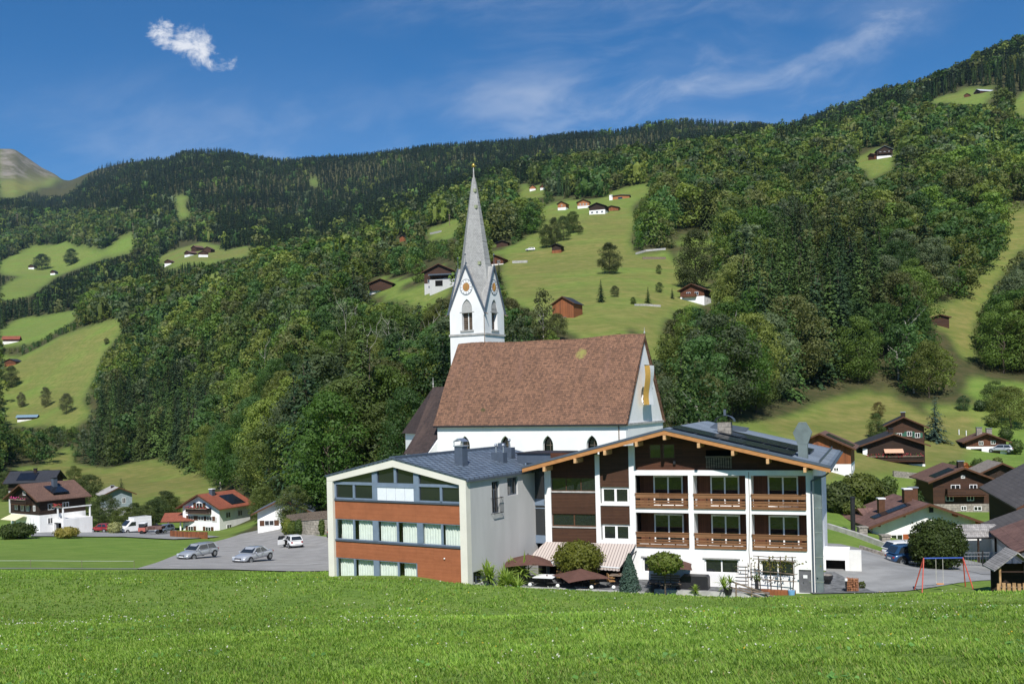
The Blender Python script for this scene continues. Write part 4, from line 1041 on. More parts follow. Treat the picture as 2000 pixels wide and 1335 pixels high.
# ---------------------------------------------------------------- church
def lancet(u, z0, z1, w, n=6):
    """outline of a pointed window"""
    zs = z1-w*.85; pts = [(u-w/2, z0), (u+w/2, z0), (u+w/2, zs)]
    for i in range(1, n): t = i/n*R(60); pts.append((u-w/2+w*math.cos(t), zs+w*math.sin(t)*.98))
    pts.append((u, zs+w*.85))
    for i in range(n-1, 0, -1): t = i/n*R(60); pts.append((u+w/2-w*math.cos(t), zs+w*math.sin(t)*.98))
    pts.append((u-w/2, zs)); return pts
def cut_wall(name, outline, holes, v, depth, m, parent, axis='x'):
    """wall with outline and pointed/round openings (2-D) triangulated; reveals go `depth` back"""
    import mathutils.geometry as G
    loops = [outline]+holes; vs = []; ed = []; 
    for L in loops:
        k = len(vs); vs += [Vector(p) for p in L]; ed += [(k+i, k+(i+1) % len(L)) for i in range(len(L))]
    ov, _, fs, *_ = G.delaunay_2d_cdt(vs, ed, [], 1, 1e-5)
    b = MB(); P = (lambda p, w: (p[0], w, p[1])) if axis == 'x' else (lambda p, w: (w, p[0], p[1]))
    cen = np.array([[sum(ov[i][0] for i in f)/3, sum(ov[i][1] for i in f)/3] for f in fs])
    bad = ~inpoly(cen[:, 0], cen[:, 1], outline)
    for h in holes: bad |= inpoly(cen[:, 0], cen[:, 1], h)
    b.v = [P(p, v) for p in ov]; b.f = [tuple(f) for f, q in zip(fs, bad) if not q]
    for h in holes:
        for i in range(len(h)):
            p, q = h[i], h[(i+1) % len(h)]; b.face([P(p, v), P(q, v), P(q, v+depth), P(p, v+depth)])
    return b.build(name, m, parent)
def build_church():
    x0, y0 = .1113*105, 105.
    C = thing('church', 'white village church with steep red brown tiled nave roof and slender grey spire', 'church', (x0, y0, 0), -R(28))
    L = 22.95; Wd = 11.4; ze = 11.55; zr = 20.55; Zb = 1.
    hs = [lancet(u, 5.6, 10.05, 1.25) for u in (-19.35, -14.2, -9.0, -3.85)]
    cut_wall('nave_wall', [(-L, Zb), (0, Zb), (0, ze), (-L, ze)], hs, 0, .45, M['chwhite'], C)
    for u in (-19.35, -14.2, -9.0, -3.85):
        g = MB(); g.prism(lancet(u+.12, 5.7, 9.9, 1.0), .40, .43); w = g.build('window', 'dglass', C)
        b = MB(); b.box(u+.10, u+.14, .36, .40, 5.7, 9.8)
        for i in range(6): b.box(u-.36, u+.6, .36, .40, 6.0+i*.6, 6.04+i*.6)
        b.build('glazing_bar', 'greywood', w)
    # gable wall facing right (runs along y)
    rnd = [(5.3+.62*math.cos(a), 14.1+.95*math.sin(a)) for a in (2*math.pi*i/20 for i in range(20))]
    cut_wall('gable_wall', [(0, Zb), (Wd, Zb), (Wd, ze), (Wd/2, zr-.15), (0, ze)], [rnd], 0, -.5, M['chwhite'], C, 'y')
    g = MB(); k = len(g.v); g.v += [(-.5, p[0], p[1]) for p in rnd]; g.f.append(tuple(range(k, k+20))); g.build('round_window', 'dglass', C)
    MB().box(.0, .16, 0, Wd+.02, ze-.5, ze-.28).build('string_course', 'concrete', C)
    MB().box(-L, 0, Wd-.2, Wd, Zb, ze).build('back_wall', 'chwhite', C); cut_wall('choir_gable', [(0, Zb), (Wd, Zb), (Wd, ze), (Wd/2, zr-.2), (0, ze)], [], -L, .1, M['chwhite'], C, 'y')
    MB().box(-L-.02, .1, -.12, .02, ze-.38, ze-.02).build('cornice', 'towerwhite', C)
    # steep roof with slightly uneven ridge
    def slope(name, sgn):
        rings = []; n = 24
        for i in range(n+1):
            u = -L-.35+(L+.6)*i/n; sag = .10*math.sin(i*.7)*.5+.10*math.sin(i*.31+1)
            yr = Wd/2; ye = -.30 if sgn < 0 else Wd+.30
            rings.append([(u, ye, ze-.38), (u, ye+sgn*-.9, ze+.95), (u, (ye+yr)/2, (ze+zr)/2+.12+sag*.5), (u, yr, zr+sag)])
        return MB().loft(rings, close=False, caps=False).build(name, 'nave_roof', C)
    rf = slope('nave_roof', -1); slope('nave_roof', 1)
    for o_ in (rf,):
        md = o_.modifiers.new('s', 'SOLIDIFY'); md.thickness = .12
    rc = MB(); r_ = random.Random(3)
    for i in range(58):
        u = -L-.3+(L+.5)*i/58; sag = .10*math.sin(i/58*24*.7)*.5+.10*math.sin(i/58*24*.31+1)
        rc.cyl((u, Wd/2, zr+.02+sag+r_.uniform(-.02, .02)), (u+.44, Wd/2, zr+.05+sag), .15, .13, 7)
    rc.build('ridge_tiles', 'nave_roof', rf)
    MB().tube([(-L-.3, -.38, ze-.42), (.2, -.38, ze-.42)], .10, 8).build('gutter', 'black', C)
    MB().tube([(-.75, -.3, ze-.4), (-.75, -.08, ze-.7), (-.75, -.08, 2)], .06, 6).build('downpipe', 'greywood', C)
    ms = MB(); r_ = random.Random(9)
    sp = MB()
    sp.cyl((.15, Wd/2, zr), (.15, Wd/2, zr+.9), .05, .02, 6); sp.ball((.15, Wd/2, zr+.35), .11, 8, 6); sp.build('finial', 'concrete', rf)
    # rake board on the gable
    rk = MB(); rk.prism([(-.25, ze-.4), (Wd/2, zr+.02), (Wd/2, zr-.25), (.0, ze-.5)], .0, .22, 'x'); rk.prism([(Wd/2, zr+.02), (Wd+.25, ze-.4), (Wd, ze-.5), (Wd/2, zr-.25)], .0, .22, 'x'); rk.build('rake_board', 'nave_roof', rf)
    # a roof hatch with moss, low left
    MB().prism([(-17.2, 0), (-16.4, 0), (-16.4, .5), (-17.2, .5)], 0, .12, 'y')
    # ---- choir: lower hipped dark roof at the left end
    zc, ec = 15.9, 10.35; cy0, cy1 = 1.2, 10.2; cx = -L-4.6
    c = MB(); yr = 5.7; xa = -L-2.6
    A_ = (xa, yr, zc); B_ = (-L+.3, yr, zc)
    A_ = (-27.0, yr, 15.75); B_ = (-L+.3, yr, 15.75); xa = -27.0
    lo1, lo2 = (-26.25, .5, 10.3), (-L, .5, 10.3)
    hp = [lo1, (-29.9, 3.0, 10.3), (-29.9, 8.4, 10.3), (-26.25, 10.9, 10.3)]
    c.face([lo1, lo2, B_, A_]); c.face([(-26.0, -2.5, 8.15), (-L, -2.5, 8.15), lo2, lo1])
    for i in range(3): c.face([hp[i], hp[i+1], A_])
    c.face([hp[3], (-L, 10.9, 10.3), B_, A_])
    ch = c.build('choir_roof', 'choir_roof', C)
    MB().cyl((xa, yr, 15.6), (xa, yr, 16.9), .06, .02, 6).ball((xa, yr, 16.1), .11, 8, 6).build('finial', 'concrete', ch)
    w = MB(); far2 = [(-L, .9), (-26.2, .9), (-29.5, 3.2), (-29.5, 8.2), (-26.2, 10.5), (-L, 10.5)]
    for i in range(5): (a, b), (p, q) = far2[i], far2[i+1]; w.face([(a, b, Zb-2), (p, q, Zb-2), (p, q, 10.28), (a, b, 10.28)])
    w.build('choir_wall', 'chwhite', C)
    MB().prism([(-2.2, Zb-2), (.85, Zb-2), (.85, 10.2), (-2.2, 8.1)], -25.8, -L+.05, 'x').build('sacristy_wall', 'chwhite', C)
    # ---- tower beyond the choir
    s = 5.0; a, b = ray(946, 600); Yt = 125.; P = Vector((a*Yt-x0, Yt-y0, 0)); cc, ss = math.cos(R(28)), math.sin(R(28))
    tu = P.x*cc-P.y*ss; tv = P.x*ss+P.y*cc                     # front right corner of the tower in church space
    T = bpy.data.objects.new('tower', None)
    def tower_wall(axis, at_, sgn, name='tower_wall', hole=True, lo=0.):
        c0 = (tu-s, tu) if axis == 'x' else (tv, tv+s); mid = sum(c0)/2; zg = 25.1
        outl = [(c0[0], Zb), (c0[1], Zb), (c0[1], zg), (mid, 30.6), (c0[0], zg)]
        h = [lancet(mid, 22.75, 26.6, 1.5)] if hole else []
        w = cut_wall(name, outl, h, at_, .5*sgn, M['towerwhite'], C, axis)
        if not hole: return w
        P = (lambda p, q, z: (p, q, z)) if axis == 'x' else (lambda p, q, z: (q, p, z))
        def bx(m, u0, u1, w0, w1, z0, z1):
            q0, q1 = sorted((w0, w1)); m.box(*( (u0, u1, q0, q1, z0, z1) if axis == 'x' else (q0, q1, u0, u1, z0, z1)))
        mm = MB(); bx(mm, mid-.05, mid+.05, at_+.38*sgn, at_+.44*sgn, 22.8, 25.9)
        for q in (-.37, .37): bx(mm, mid+q-.3, mid+q+.3, at_+.40*sgn, at_+.43*sgn, 25.1, 25.2)
        n = 10
        for q in (-.37, .37):
            for i in range(n):
                t0, t1 = math.pi*i/n, math.pi*(i+1)/n
                A1 = P(mid+q+.33*math.cos(t0), at_+.4*sgn, 25.15+.5*math.sin(t0)); A2 = P(mid+q+.33*math.cos(t1), at_+.4*sgn, 25.15+.5*math.sin(t1)); mm.bar(A1, A2, .07)
        mm.build('tracery', 'chwhite', w)
        lv = MB()
        for i in range(13): bx(lv, mid-.70, mid+.70, at_+.44*sgn, at_+.56*sgn, 22.9+i*.24, 23.02+i*.24)
        lv.build('louvre', 'greywood', w)
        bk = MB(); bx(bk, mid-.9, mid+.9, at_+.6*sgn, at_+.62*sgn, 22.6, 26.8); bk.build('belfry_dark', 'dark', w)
        sl2 = MB(); bx(sl2, mid-.95, mid+.95, at_-.14*sgn, at_+.3*sgn, 22.55, 22.75); sl2.build('sill', 'concrete', w)
        # clock face
        ck = MB(); cz = 28.1
        def ring(m, r0, r1, off, n=32, k=1.08):
            for i in range(n):
                t0, t1 = 2*math.pi*i/n, 2*math.pi*(i+1)/n
                pts = [P(mid+r*math.cos(t), at_-off*sgn, cz+r*k*math.sin(t)) for r, t in ((r0, t0), (r1, t0), (r1, t1), (r0, t1))]
                m.face(pts)
        ring(ck, 0, .86, .05); dial = ck.build('clock_face', 'cloth', w)
        g1 = MB(); ring(g1, .84, .90, .06); 
        for i in range(12):
            t = 2*math.pi*i/12; g1.bar(P(mid+.60*math.cos(t), at_-.07*sgn, cz+.65*math.sin(t)), P(mid+.80*math.cos(t), at_-.07*sgn, cz+.86*math.sin(t)), .06, .02)
        g1.build('numeral', 'anth', dial)
        g2 = MB(); ring(g2, 0, .50, .065); g2.build('gilt_centre', mat('gilt_disc', (.40, .20, .07), .5, .1), dial)
        g3 = MB(); g3.bar(P(mid, at_-.09*sgn, cz), P(mid+.16, at_-.09*sgn, cz+.6), .06, .02); g3.bar(P(mid, at_-.09*sgn, cz), P(mid-.1, at_-.09*sgn, cz-.42), .07, .02); g3.build('clock_hand', 'gold', dial)
        return w
    tower_wall('x', tv, 1); tower_wall('y', tu, -1); tower_wall('x', tv+s, -1, hole=False); tower_wall('y', tu-s, 1, hole=False)
    MB().box(tu-s-.12, tu+.12, tv-.12, tv+s+.12, 22.05, 22.3).build('tower_cornice', 'concrete', C)
    # gable roofs and eight-sided spire growing out of them
    ctr = (tu-s/2, tv+s/2); r = MB(); rm = 29.9
    for dx, dy in ((0, -1), (1, 0), (0, 1), (-1, 0)):
        ax = (dx*s/2, dy*s/2); tx = (-dy, dx)
        apex = (ctr[0]+ax[0]*1.06, ctr[1]+ax[1]*1.06, 30.75); inn_ = (ctr[0], ctr[1], 30.75)
        for q in (-1, 1):
            e0 = (ctr[0]+ax[0]*1.06+tx[0]*q*(s/2+.2), ctr[1]+ax[1]*1.06+tx[1]*q*(s/2+.2), 24.75)
            r.face([apex, e0, (ctr[0]+tx[0]*q*.1*0+ax[0]*.0, ctr[1]+ax[1]*.0, 30.75)])
            # valley corner
            e1 = (ctr[0]+(ax[0]+tx[0]*q*s/2)*1.02, ctr[1]+(ax[1]+tx[1]*q*s/2)*1.02, 24.9)
            r.face([apex, e0, e1, inn_])
    r.build('gable_roof', 'spire', C)
    k = MB(); n = 8; rings = []
    for z, rad in ((24.9, 2.72), (28.6, 2.28), (31.0, 1.92), (36.3, 1.12), (41.6, .30), (42.1, .18)):
        rings.append([(ctr[0]+rad*math.cos(R(22.5)+2*math.pi*i/n), ctr[1]+rad*math.sin(R(22.5)+2*math.pi*i/n), z) for i in range(n)])
    k.loft(rings); sp = k.build('spire', 'spire', C)
    e = MB()
    for z, rad in ((31.1, 1.88), (38.3, .80), (40.4, .48)):
        x, y = ctr[0]+.707*rad*.95, ctr[1]-.707*rad*.95; e.box(x-.17, x+.17, y-.17, y+.17, z-.2, z+.2)
    e.build('spire_hatch', mat('mossy_copper', (.30, .33, .20), .8, .1), sp)
    f = MB(); f.cyl((ctr[0], ctr[1], 42.0), (ctr[0], ctr[1], 43.5), .12, .05, 8); f.build('spire_rod', 'concrete', sp)
    MB().ball((ctr[0], ctr[1], 43.65), .24, 14, 10).build('gilded_ball', 'gold', sp, smooth=True)
    for dx, dy in ((0, -1), (1, 0), (-1, 0)):
        x, y = ctr[0]+dx*s/2*1.05, ctr[1]+dy*s/2*1.05
        MB().cyl((x, y, 30.6), (x, y, 32.1), .05, .02, 6).ball((x, y, 32.15), .12, 8, 6).build('gable_finial', 'anth', sp)
        tx = (-dy, dx)
        for q in (-1, 1):
            b_ = MB(); b_.bar((x, y, 30.8), (x+tx[0]*q*(s/2+.25), y+tx[1]*q*(s/2+.25), 24.7), .14, .2); b_.build('gable_edge', 'anth', sp)
    for q in ((tu+.1, tv-.1), (tu-s-.1, tv-.1), (tu+.1, tv+s+.1)):
        dx = .5 if q[0] > tu else -.5
        MB().cyl((q[0], q[1], 24.75), (q[0]+dx, q[1]-.1, 24.6), .09, .06, 6).build('water_spout', 'greywood', C)
    MB().tube([(tu-.02, tv-.1, 24.5), (tu-.02, tv-.1, 12)], .05, 6).build('lightning_cable', 'greywood', C)
    # banner hanging from the round window
    bn = MB(); n = 12
    for j, (mm_, y0_, y1_) in enumerate((('y', 3.3, 4.7), ('w', 4.7, 5.8))):
        b_ = MB(); kx = len(b_.v)
        for i in range(n+1):
            z = 17.3-i*.35; x = .95+.10*math.sin(i*.5+j)-i*.02
            b_.v += [(x, y0_+.03*i, z), (x+.06, y1_+.03*i, z)]
        b_.f += [(2*i, 2*i+1, 2*i+3, 2*i+2) for i in range(n)]
        if j == 0:
            o = thing('church_banner', 'long yellow and white banner hanging in front of the church gable', 'banner', (x0, y0, 0), -R(28))
        q = b_.build('banner_cloth', mat('yellow_cloth', (.75, .42, .09), .85, .05) if j == 0 else M['cloth'], o)
        q.modifiers.new('s', 'SOLIDIFY').thickness = .02
    MB().cyl((0, 5.2, 13.6), (1.0, 4.7, 17.4), .05, .04, 6).bar((.97, 3.2, 17.32), (1.0, 6.2, 17.32), .06).build('banner_pole', 'greywood', o)
    return C
church = build_church()
# ---------------------------------------------------------------- village houses and farm buildings
def flowers(parent, u0, u1, v, z, kind, n=None, name='flower_box', axis='x'):
    r = random.Random(int(u0*37+z*11)); m = MB(); g = MB(); n = n or int((u1-u0)*16)
    for i in range(n):
        u = u0+(u1-u0)*r.random(); p = (u, v+r.uniform(-.16, .12), z+r.uniform(-.28, .25)) if axis == 'x' else (v+r.uniform(-.12, .16), u, z+r.uniform(-.28, .25))
        (m if r.random() < .65 else g).ball(p, r.uniform(.05, .12), 5, 3)
    b = MB(); b.box(u0, u1, v-.12, v+.1, z-.3, z-.12) if axis == 'x' else b.box(v-.1, v+.12, u0, u1, z-.3, z-.12)
    o = b.build(name, 'greywood', parent); m.build('blossom', kind, o); q = g.build('foliage', 'leaf', o); q.color = (.06, .10, .02, 1)
    return o
def house(name, label, cat, apex, ang, W, D, rise, eh, lower='white', upper='darkwood', roofm='brownroof', hb=2.4, of=.9, os_=.8,
          fw=(), sw=(), lw=(), balc=(), chim=(), solar=(), group=None, chimm='darkwood', shutter=None, fm='white', detail=True, thick=.16, base=None):
    """gable front at v=0 facing the viewer, u=0 under the ridge; sizes in metres; apex = photo pixel and distance of the front ridge tip"""
    kk = 1.
    if base:                                       # stand it where its foot meets the ground
        G = ground_at(apex[0], base, 60); want = (base-apex[1])/F*G.y; kk = want/(rise+eh+thick); apex = (apex[0], apex[1], G.y)
    P = at(*apex) if not isinstance(apex, Vector) else apex; a = R(ang); zr = P.z; base = zr-(rise+eh+thick)*kk; of0 = of*kk
    org = Vector((P.x+math.sin(a)*of0, P.y+math.cos(a)*of0, base))
    T = thing(name, label, cat, org, -a, group); T.scale = (kk, kk, kk)
    h = W/2; sl = rise/(h+os_); zt = eh+rise-sl*h+0 if False else eh+sl*os_
    lo = MB().box(-h, h, 0, D, -3, hb).build('wall', lower, T) if lower else None
    up = MB(); up.box(-h+.0, h, 0.0, D, hb, zt) if hb < zt-.05 else None
    up.prism([(-h, zt), (h, zt), (0, eh+rise-.02)], 0.0, D)
    up.build('upper_wall', upper, T)
    r = MB(); e = h+os_
    r.prism([(-e, eh), (0, eh+rise), (e, eh), (e, eh+thick), (0, eh+rise+thick), (-e, eh+thick)], -of, D+of*.8)
    rf = r.build('roof', roofm, T)
    if detail:
        f = MB(); f.prism([(-e-.02, eh-.08), (0, eh+rise-.08), (e+.02, eh-.08), (e+.02, eh+thick+.02), (0, eh+rise+thick+.02), (-e-.02, eh+thick+.02)], -of-.05, -of+.003); f.build('verge_board', 'brownwin', rf)
    for (u, z, w, hh) in fw:
        wi = window(T, u-w/2, u+w/2, z, z+hh, -.03, 1, .07 if detail else .1, fm, 'glass')
        if shutter: 
            MB().box(u-w*1.0, u-w/2-.02, -.05, -.005, z, z+hh).build('shutter', shutter, wi); MB().box(u+w/2+.02, u+w*1.0, -.05, -.005, z, z+hh).build('shutter', shutter, wi)
    for (v, z, w, hh) in sw: window(T, v-w/2, v+w/2, z, z+hh, h+.03, 1, .07, fm, 'glass', axis='y', face=1)
    for (v, z, w, hh) in lw: window(T, v-w/2, v+w/2, z, z+hh, -h-.03, 1, .07, fm, 'glass', axis='y', face=-1)
    for (u0, u1, z, fl) in balc:
        b = MB().box(u0, u1, -1.0, 0, z-.12, z).build('balcony', 'brownwin', T)
        rl = MB(); rl.box(u0, u1, -1.04, -.98, z+.1, z+.9); rl.box(u0-.03, u1+.03, -1.08, -.94, z+.9, z+.97)
        for q in (u0, u1-.06): rl.box(q, q+.06, -1.0, 0, z+.1, z+.9)
        rl.build('railing', upper if isinstance(upper, str) and upper != 'white' else 'darkwood', b)
        if fl: flowers(b, u0+.1, u1-.1, -1.12, z+1.0, fl, name='flower_box')
    for (u, v, w, hh, cap) in chim:
        z0 = eh+rise-abs(u)*sl
        c = MB().box(u-w/2, u+w/2, v, v+w, z0-.3, z0+hh).build('chimney', chimm, rf)
        MB().box(u-w/2-.08, u+w/2+.08, v-.08, v+w+.08, z0+hh, z0+hh+.12).build('cap', cap, c)
    for (u0, u1, v0, v1) in solar:
        Z = lambda u: eh+rise+thick-abs(u)*sl+.05
        MB().prism([(u0, Z(u0)), (u1, Z(u1)), (u1, Z(u1)+.06), (u0, Z(u0)+.06)], v0, v1).build('solar_panel', 'solar', rf)
    return T
# --- left of the car park
h1 = house('chalet', 'dark timber chalet with white ground floor and pink balcony flowers, far left', 'house', (37, 945, 168), 35, 8.8, 8.2, 2.6, 4.75,
     hb=2.45, fw=((-2.6, 3.1, .8, .9), (-.7, 3.0, .9, 1.0), (.9, 3.0, .9, 1.0), (2.9, 3.1, .6, .9), (1.7, 1.2, .35, .8), (2.6, 1.2, .35, .8), (-3.3, .9, .8, 1.0), (0, 5.6, .8, .7)),
     sw=((2.0, 3.2, 1.1, 1.0), (4.6, 3.2, 1.1, 1.0), (1.8, .9, .9, 1.0)), balc=((-2.6, 2.2, 4.2, 'petalpink'),), chim=((1.6, 4.0, .7, 1.6, 'black'),), chimm='anth')
rf = [c for c in h1.children if c.name.startswith('roof')][0]
MB().prism([(1.2, 6.75), (4.2, 5.75), (4.2, 5.95), (1.2, 6.95)], 2.6, 5.4).build('roof_dormer', 'solar', rf)
g = MB(); wall_holes(g, 4.45, 7.6, -1, 1.7, 2.2, [(4.8, 7.0, -1, 1.1)], .4); g.box(4.45, 7.6, 2.22, 7.4, 1.5, 1.7); g.box(7.5, 7.6, 2.22, 7.4, -1, 1.5)
g.build('terrace_garage', 'white', h1); MB().box(4.5, 7.4, 3.2, 3.3, -1, 1.5).build('garage_opening', 'dark', h1)
for x, y in ((7.4, 2.3), (7.4, 7.1), (5.9, 2.3)): MB().box(x-.1, x+.1, y-.1, y+.1, 1.7, 3.5).build('terrace_post', 'white', h1)
MB().box(4.45, 7.6, 2.2, 2.35, 3.5, 3.68).box(7.45, 7.6, 2.35, 7.3, 3.5, 3.68).build('terrace_beam', 'white', h1)
flowers(h1, 4.7, 7.5, 2.1, 3.95, 'petalred', 60, 'flower_box')
MB().prism([(-.3, 2.4), (-2.2, 1.7), (-2.2, 1.65), (-.3, 2.35)], -3.6, .8, 'x').build('awning', mat('pale_yellow_canvas', (.75, .68, .45), .8, .03), h1)
house('house', 'low house with dark blue grey roof and solar panels behind the far left chalet', 'house', (20, 920, 215), 82, 8, 8.5, 2.2, 3.0, 'greywall', 'darkwood', 'darkroof', hb=1.5, solar=((1.0, 4.0, 1.5, 5.2),), chim=((.5, 4, .6, .8, 'black'),))
house('house', 'small pale blue grey house with light roof beyond the bushes on the left', 'house', (232, 951, 230), -32, 6, 6.5, 1.7, 3.2, 'greywall', mat('pale_blue_boards', (.25, .30, .32), .8, .1), mat('pale_grey_roof', (.40, .38, .36), .8, .1), hb=.5, fw=((-1.4, 1.3, .8, 1.3), (1.2, 1.3, .8, 1.3)), chim=((-.6, 3, .6, .6, 'alu'),))
h2 = house('chalet', 'white three storey chalet with orange red tiled roof and dark balcony beside the car park', 'house', (384.6, 965, 180), 25, 8.4, 8.2, 2.5, 4.8, 'white', 'white', 'redroof', hb=2.4,
     fw=((-2.4, .7, 1.2, 1.0), (1.6, .7, 1.2, 1.0), (-2.3, 2.75, 1.1, .8), (0, 2.75, 1.3, .8), (1.9, 2.75, 1.3, .8), (-.3, 4.6, 1.4, 1.3), (3.0, .7, .3, .4)), sw=((2.2, 3.1, 1.2, 1.0), (2.4, .8, 1.2, 1.1), (5.4, 3.1, 1.2, 1.0)),
     balc=((-2.6, 2.4, 4.15, 'petalred'),), chim=((.6, 1.9, .75, 1.1, 'cloth'),), chimm='anth', solar=((1.3, 4.3, 3.2, 6.9),), shutter='brownwin')
MB().box(2.6, 3.6, -.03, -.01, 2.5, 3.4).build('wall_fresco', mat('faded_fresco', (.62, .60, .57), .9, .2, 6), h2)
cp = house('carport', 'small white carport with orange red hipped roof left of the white chalet', 'carport', (322, 1001, 184), 84, 5, 4.2, 1.2, 2.4, None, mat('dusky_wall', (.09, .06, .05), .8, .1), 'redroof', hb=2.2)
for v in (.1, 2.2, 4.0): MB().box(2.3, 2.5, v, v+.25, -2, 2.3).build('pillar', 'white', cp)
house('house', 'low white house with dark roof half hidden by the sycamore', 'house', (550, 974, 150), -5, 7.4, 8, 2.1, 2.4, 'white', 'white', mat('slate_blue_roof', (.12, .14, .17), .6, .1), hb=1.2, fw=((-2.0, .7, 1.4, .8), (.9, 2.1, 1.0, .9)), chim=((.2, 1, .4, .7, 'lampw'),), shutter='brownwin', balc=((.1, 2.0, 1.95, None),))
# --- right of the inn
house('farmhouse', 'barn house with solar panels on brown roof, just past the inn roof corner', 'house', (1600, 845, 150), 22, 8.6, 8.6, 2.4, 4.6, 'white', 'barnwood', 'brownroof', hb=2.5, solar=((.8, 4.6, .6, 5.2),), fw=((2.2, 1.5, .7, .5), (2.2, .1, .7, .9)), sw=((3, 1.4, .6, .6),))
h = house('chalet', 'wide black timber chalet with red geranium balcony and orange awning', 'house', (1746, 846, 170), 14, 9.8, 9.6, 2.05, 4.7, 'white', 'darkwood', 'darkroof', hb=1.7, fw=((-2.8, 2.2, 1.0, .9), (0, .3, 1.4, 1.2), (2.9, .3, 1.0, 1.2)), sw=((2.5, 2.3, .8, .9), (2.5, .4, .8, .9)), balc=((-4.5, 4.6, 2.3, 'petalred'),), chim=((0, 3, .7, .8, 'black'),))
MB().prism([(-.3, 4.3), (-1.8, 3.75), (-1.8, 3.7), (-.3, 4.25)], -1.6, 1.4, 'x').build('awning', mat('orange_canvas', (.75, .42, .28), .8, .03), h)
MB().box(4.86, 4.93, 1.2, 6.5, 0, 4.6).build('side_render', 'white', h)
MB().box(-4.95, -4.2, -.04, -.01, 0, 4.4).build('corner_render', 'white', h)
house('chalet', 'dark brown house with green shutters standing behind the black geranium chalet', 'house', (1765, 813, 192), 18, 7.2, 8, 2.1, 4.4, 'logs', 'logs', 'darkroof', hb=2, fw=((-.8, 2.6, .9, .9), (1.0, 2.9, .9, .9), (2.4, 2.6, .9, .9)), chim=((0, 1, .8, .9, 'alu'),), shutter=mat('green_shutter', (.04, .12, .08), .7, .1))
h = house('garage_house', 'small house with red brown boarding over a white double garage and two stone chimneys', 'house', (1927.6, 844.7, 190), 14, 6.9, 6, 1.75, 2.6, None, 'redwood', 'brownroof', hb=1.9, fw=((-.9, 2.2, .8, .7), (1.2, 2.3, .8, .7)), chim=((-.9, 1.2, .95, 1.4, 'zinc'), (.9, 1.6, .95, 1.2, 'zinc')), chimm='stone')
g = MB(); wall_holes(g, -3.45, 3.45, -2, 1.9, -.02, [(-2.7, -.8, 0, 1.5), (.5, 2.4, 0, 1.5)], .4); g.box(3.42, 3.47, 0, 6, -2, 1.9); g.box(-3.47, -3.42, 0, 6, -2, 1.9); g.build('garage_wall', 'white', h)
MB().box(.5, 2.4, .18, .2, 0, 1.5).build('garage_door', 'brownwin', h); MB().box(-2.7, -.8, 3.0, 3.1, 0, 1.5).build('garage_opening', 'dark', h)
h = house('chalet', 'brown timber chalet on a rubble base with long balcony and green shutters', 'house', (1884, 912, 137), 8, 7.8, 9, 1.95, 4.05, 'stone', 'logs', 'brownroof', hb=1.15, fw=((-1.0, 3.0, 1.2, .75), (1.3, 3.0, 1.0, .75), (-1.8, 1.55, 1.0, .7), (.9, 1.55, .9, .7), (0, 4.6, .5, .4), (1.8, .2, 1.0, .6), (0, .25, .7, .6)),
     balc=((-2.3, 2.7, 2.35, None),), chim=((-.1, .4, .75, .9, 'alu'),), solar=((-3.6, -1.0, .2, 3.2), (2.2, 4.0, 3.5, 5.5)))
house('cottage', 'little dark cottage with grey gable roof between the brown chalet and the garage house', 'house', (1958, 903, 150), 10, 5.2, 6, 1.6, 2.0, 'white', 'darkwood', mat('grey_felt_roof', (.24, .21, .18), .85, .15), hb=.6, fw=((.3, .5, 1.2, .9),))
h = house('chalet', 'low white chalet under a wide rust brown roof behind the parked cars', 'house', (1817, 983, 106), 2, 11.2, 9, 2.35, 2.1, 'white', 'white', 'rustroof', hb=.5, of=1.3, fw=((-3.1, .35, 1.25, .95), (3.0, .35, 1.25, .95), (-.3, .2, 1.2, 1.0)), shutter=mat('orange_shutter', (.33, .09, .03), .6, .1), chim=((-3.6, 3, .65, 1.6, 'cloth'), (-.7, 3.2, .8, 1.5, 'cloth'), (.3, 4.2, .8, 1.4, 'alu')), chimm='brownwin', solar=((-5.0, -1.1, 1.2, 2.8), (1.1, 5.2, 1.4, 2.6)))
MB().box(.2, .6, -.5, -.3, 3.6, 4.1).build('lamp', 'black', h)
for u in (-5.2, -2.6, 0, 2.8, 5.2): MB().box(u-.1, u+.1, -1.1, 0, 4.2-abs(u)*.372, 4.4-abs(u)*.372).build('purlin', 'orange', h)
e2 = house('extension', 'lower wing with rust brown tiled roof at the left of the white chalet', 'house', (1674, 992, 114), 86, 6, 6.5, 1.5, 1.6, 'white', 'white', 'rustroof', hb=.5)
P = at(1666, 1022, 104); o = tag(MB().cyl((0, 0, -3), (0, 0, 2.6), .24, .24, 12).cyl((0, 0, 2.6), (0, 0, 2.75), .28, .28, 12).build('stove_pipe', 'black'), 'tall black flue pipe standing left of the white chalet', 'flue'); o.location = P
house('farmhouse', 'large farmhouse with a sweeping grey brown roof at the right edge', 'house', Vector((54.6, 96.1, 6.05)), 16.5, 11.2, 21, 3.7, 4.4, 'white', 'darkwood', 'greyroof', hb=.4, os_=.9, of=1.2, lw=((3.0, 1.8, 1.0, 1.0),))
h = house('farmhouse', 'lower wing with grey and rust red roof behind the small play hut', 'house', Vector((43.9, 77.9, 3.2)), 16.5, 8.8, 16, 2.0, 3.0, 'white', 'greywall', 'greyroof', hb=2.0, os_=.6, of=1.1, lw=((1.5, 1.0, .9, .9), (4.2, 1.0, .9, .9)), fw=((-2, 1.0, 1.0, 1.0),))
rf = [c for c in h.children if c.name.startswith('roof')][0]
MB().prism([(-5.2, 3.10), (0, 5.2), (0, 5.32), (-5.2, 3.22)], -1.5, 10.5).build('rust_roof', 'rustroof', rf)
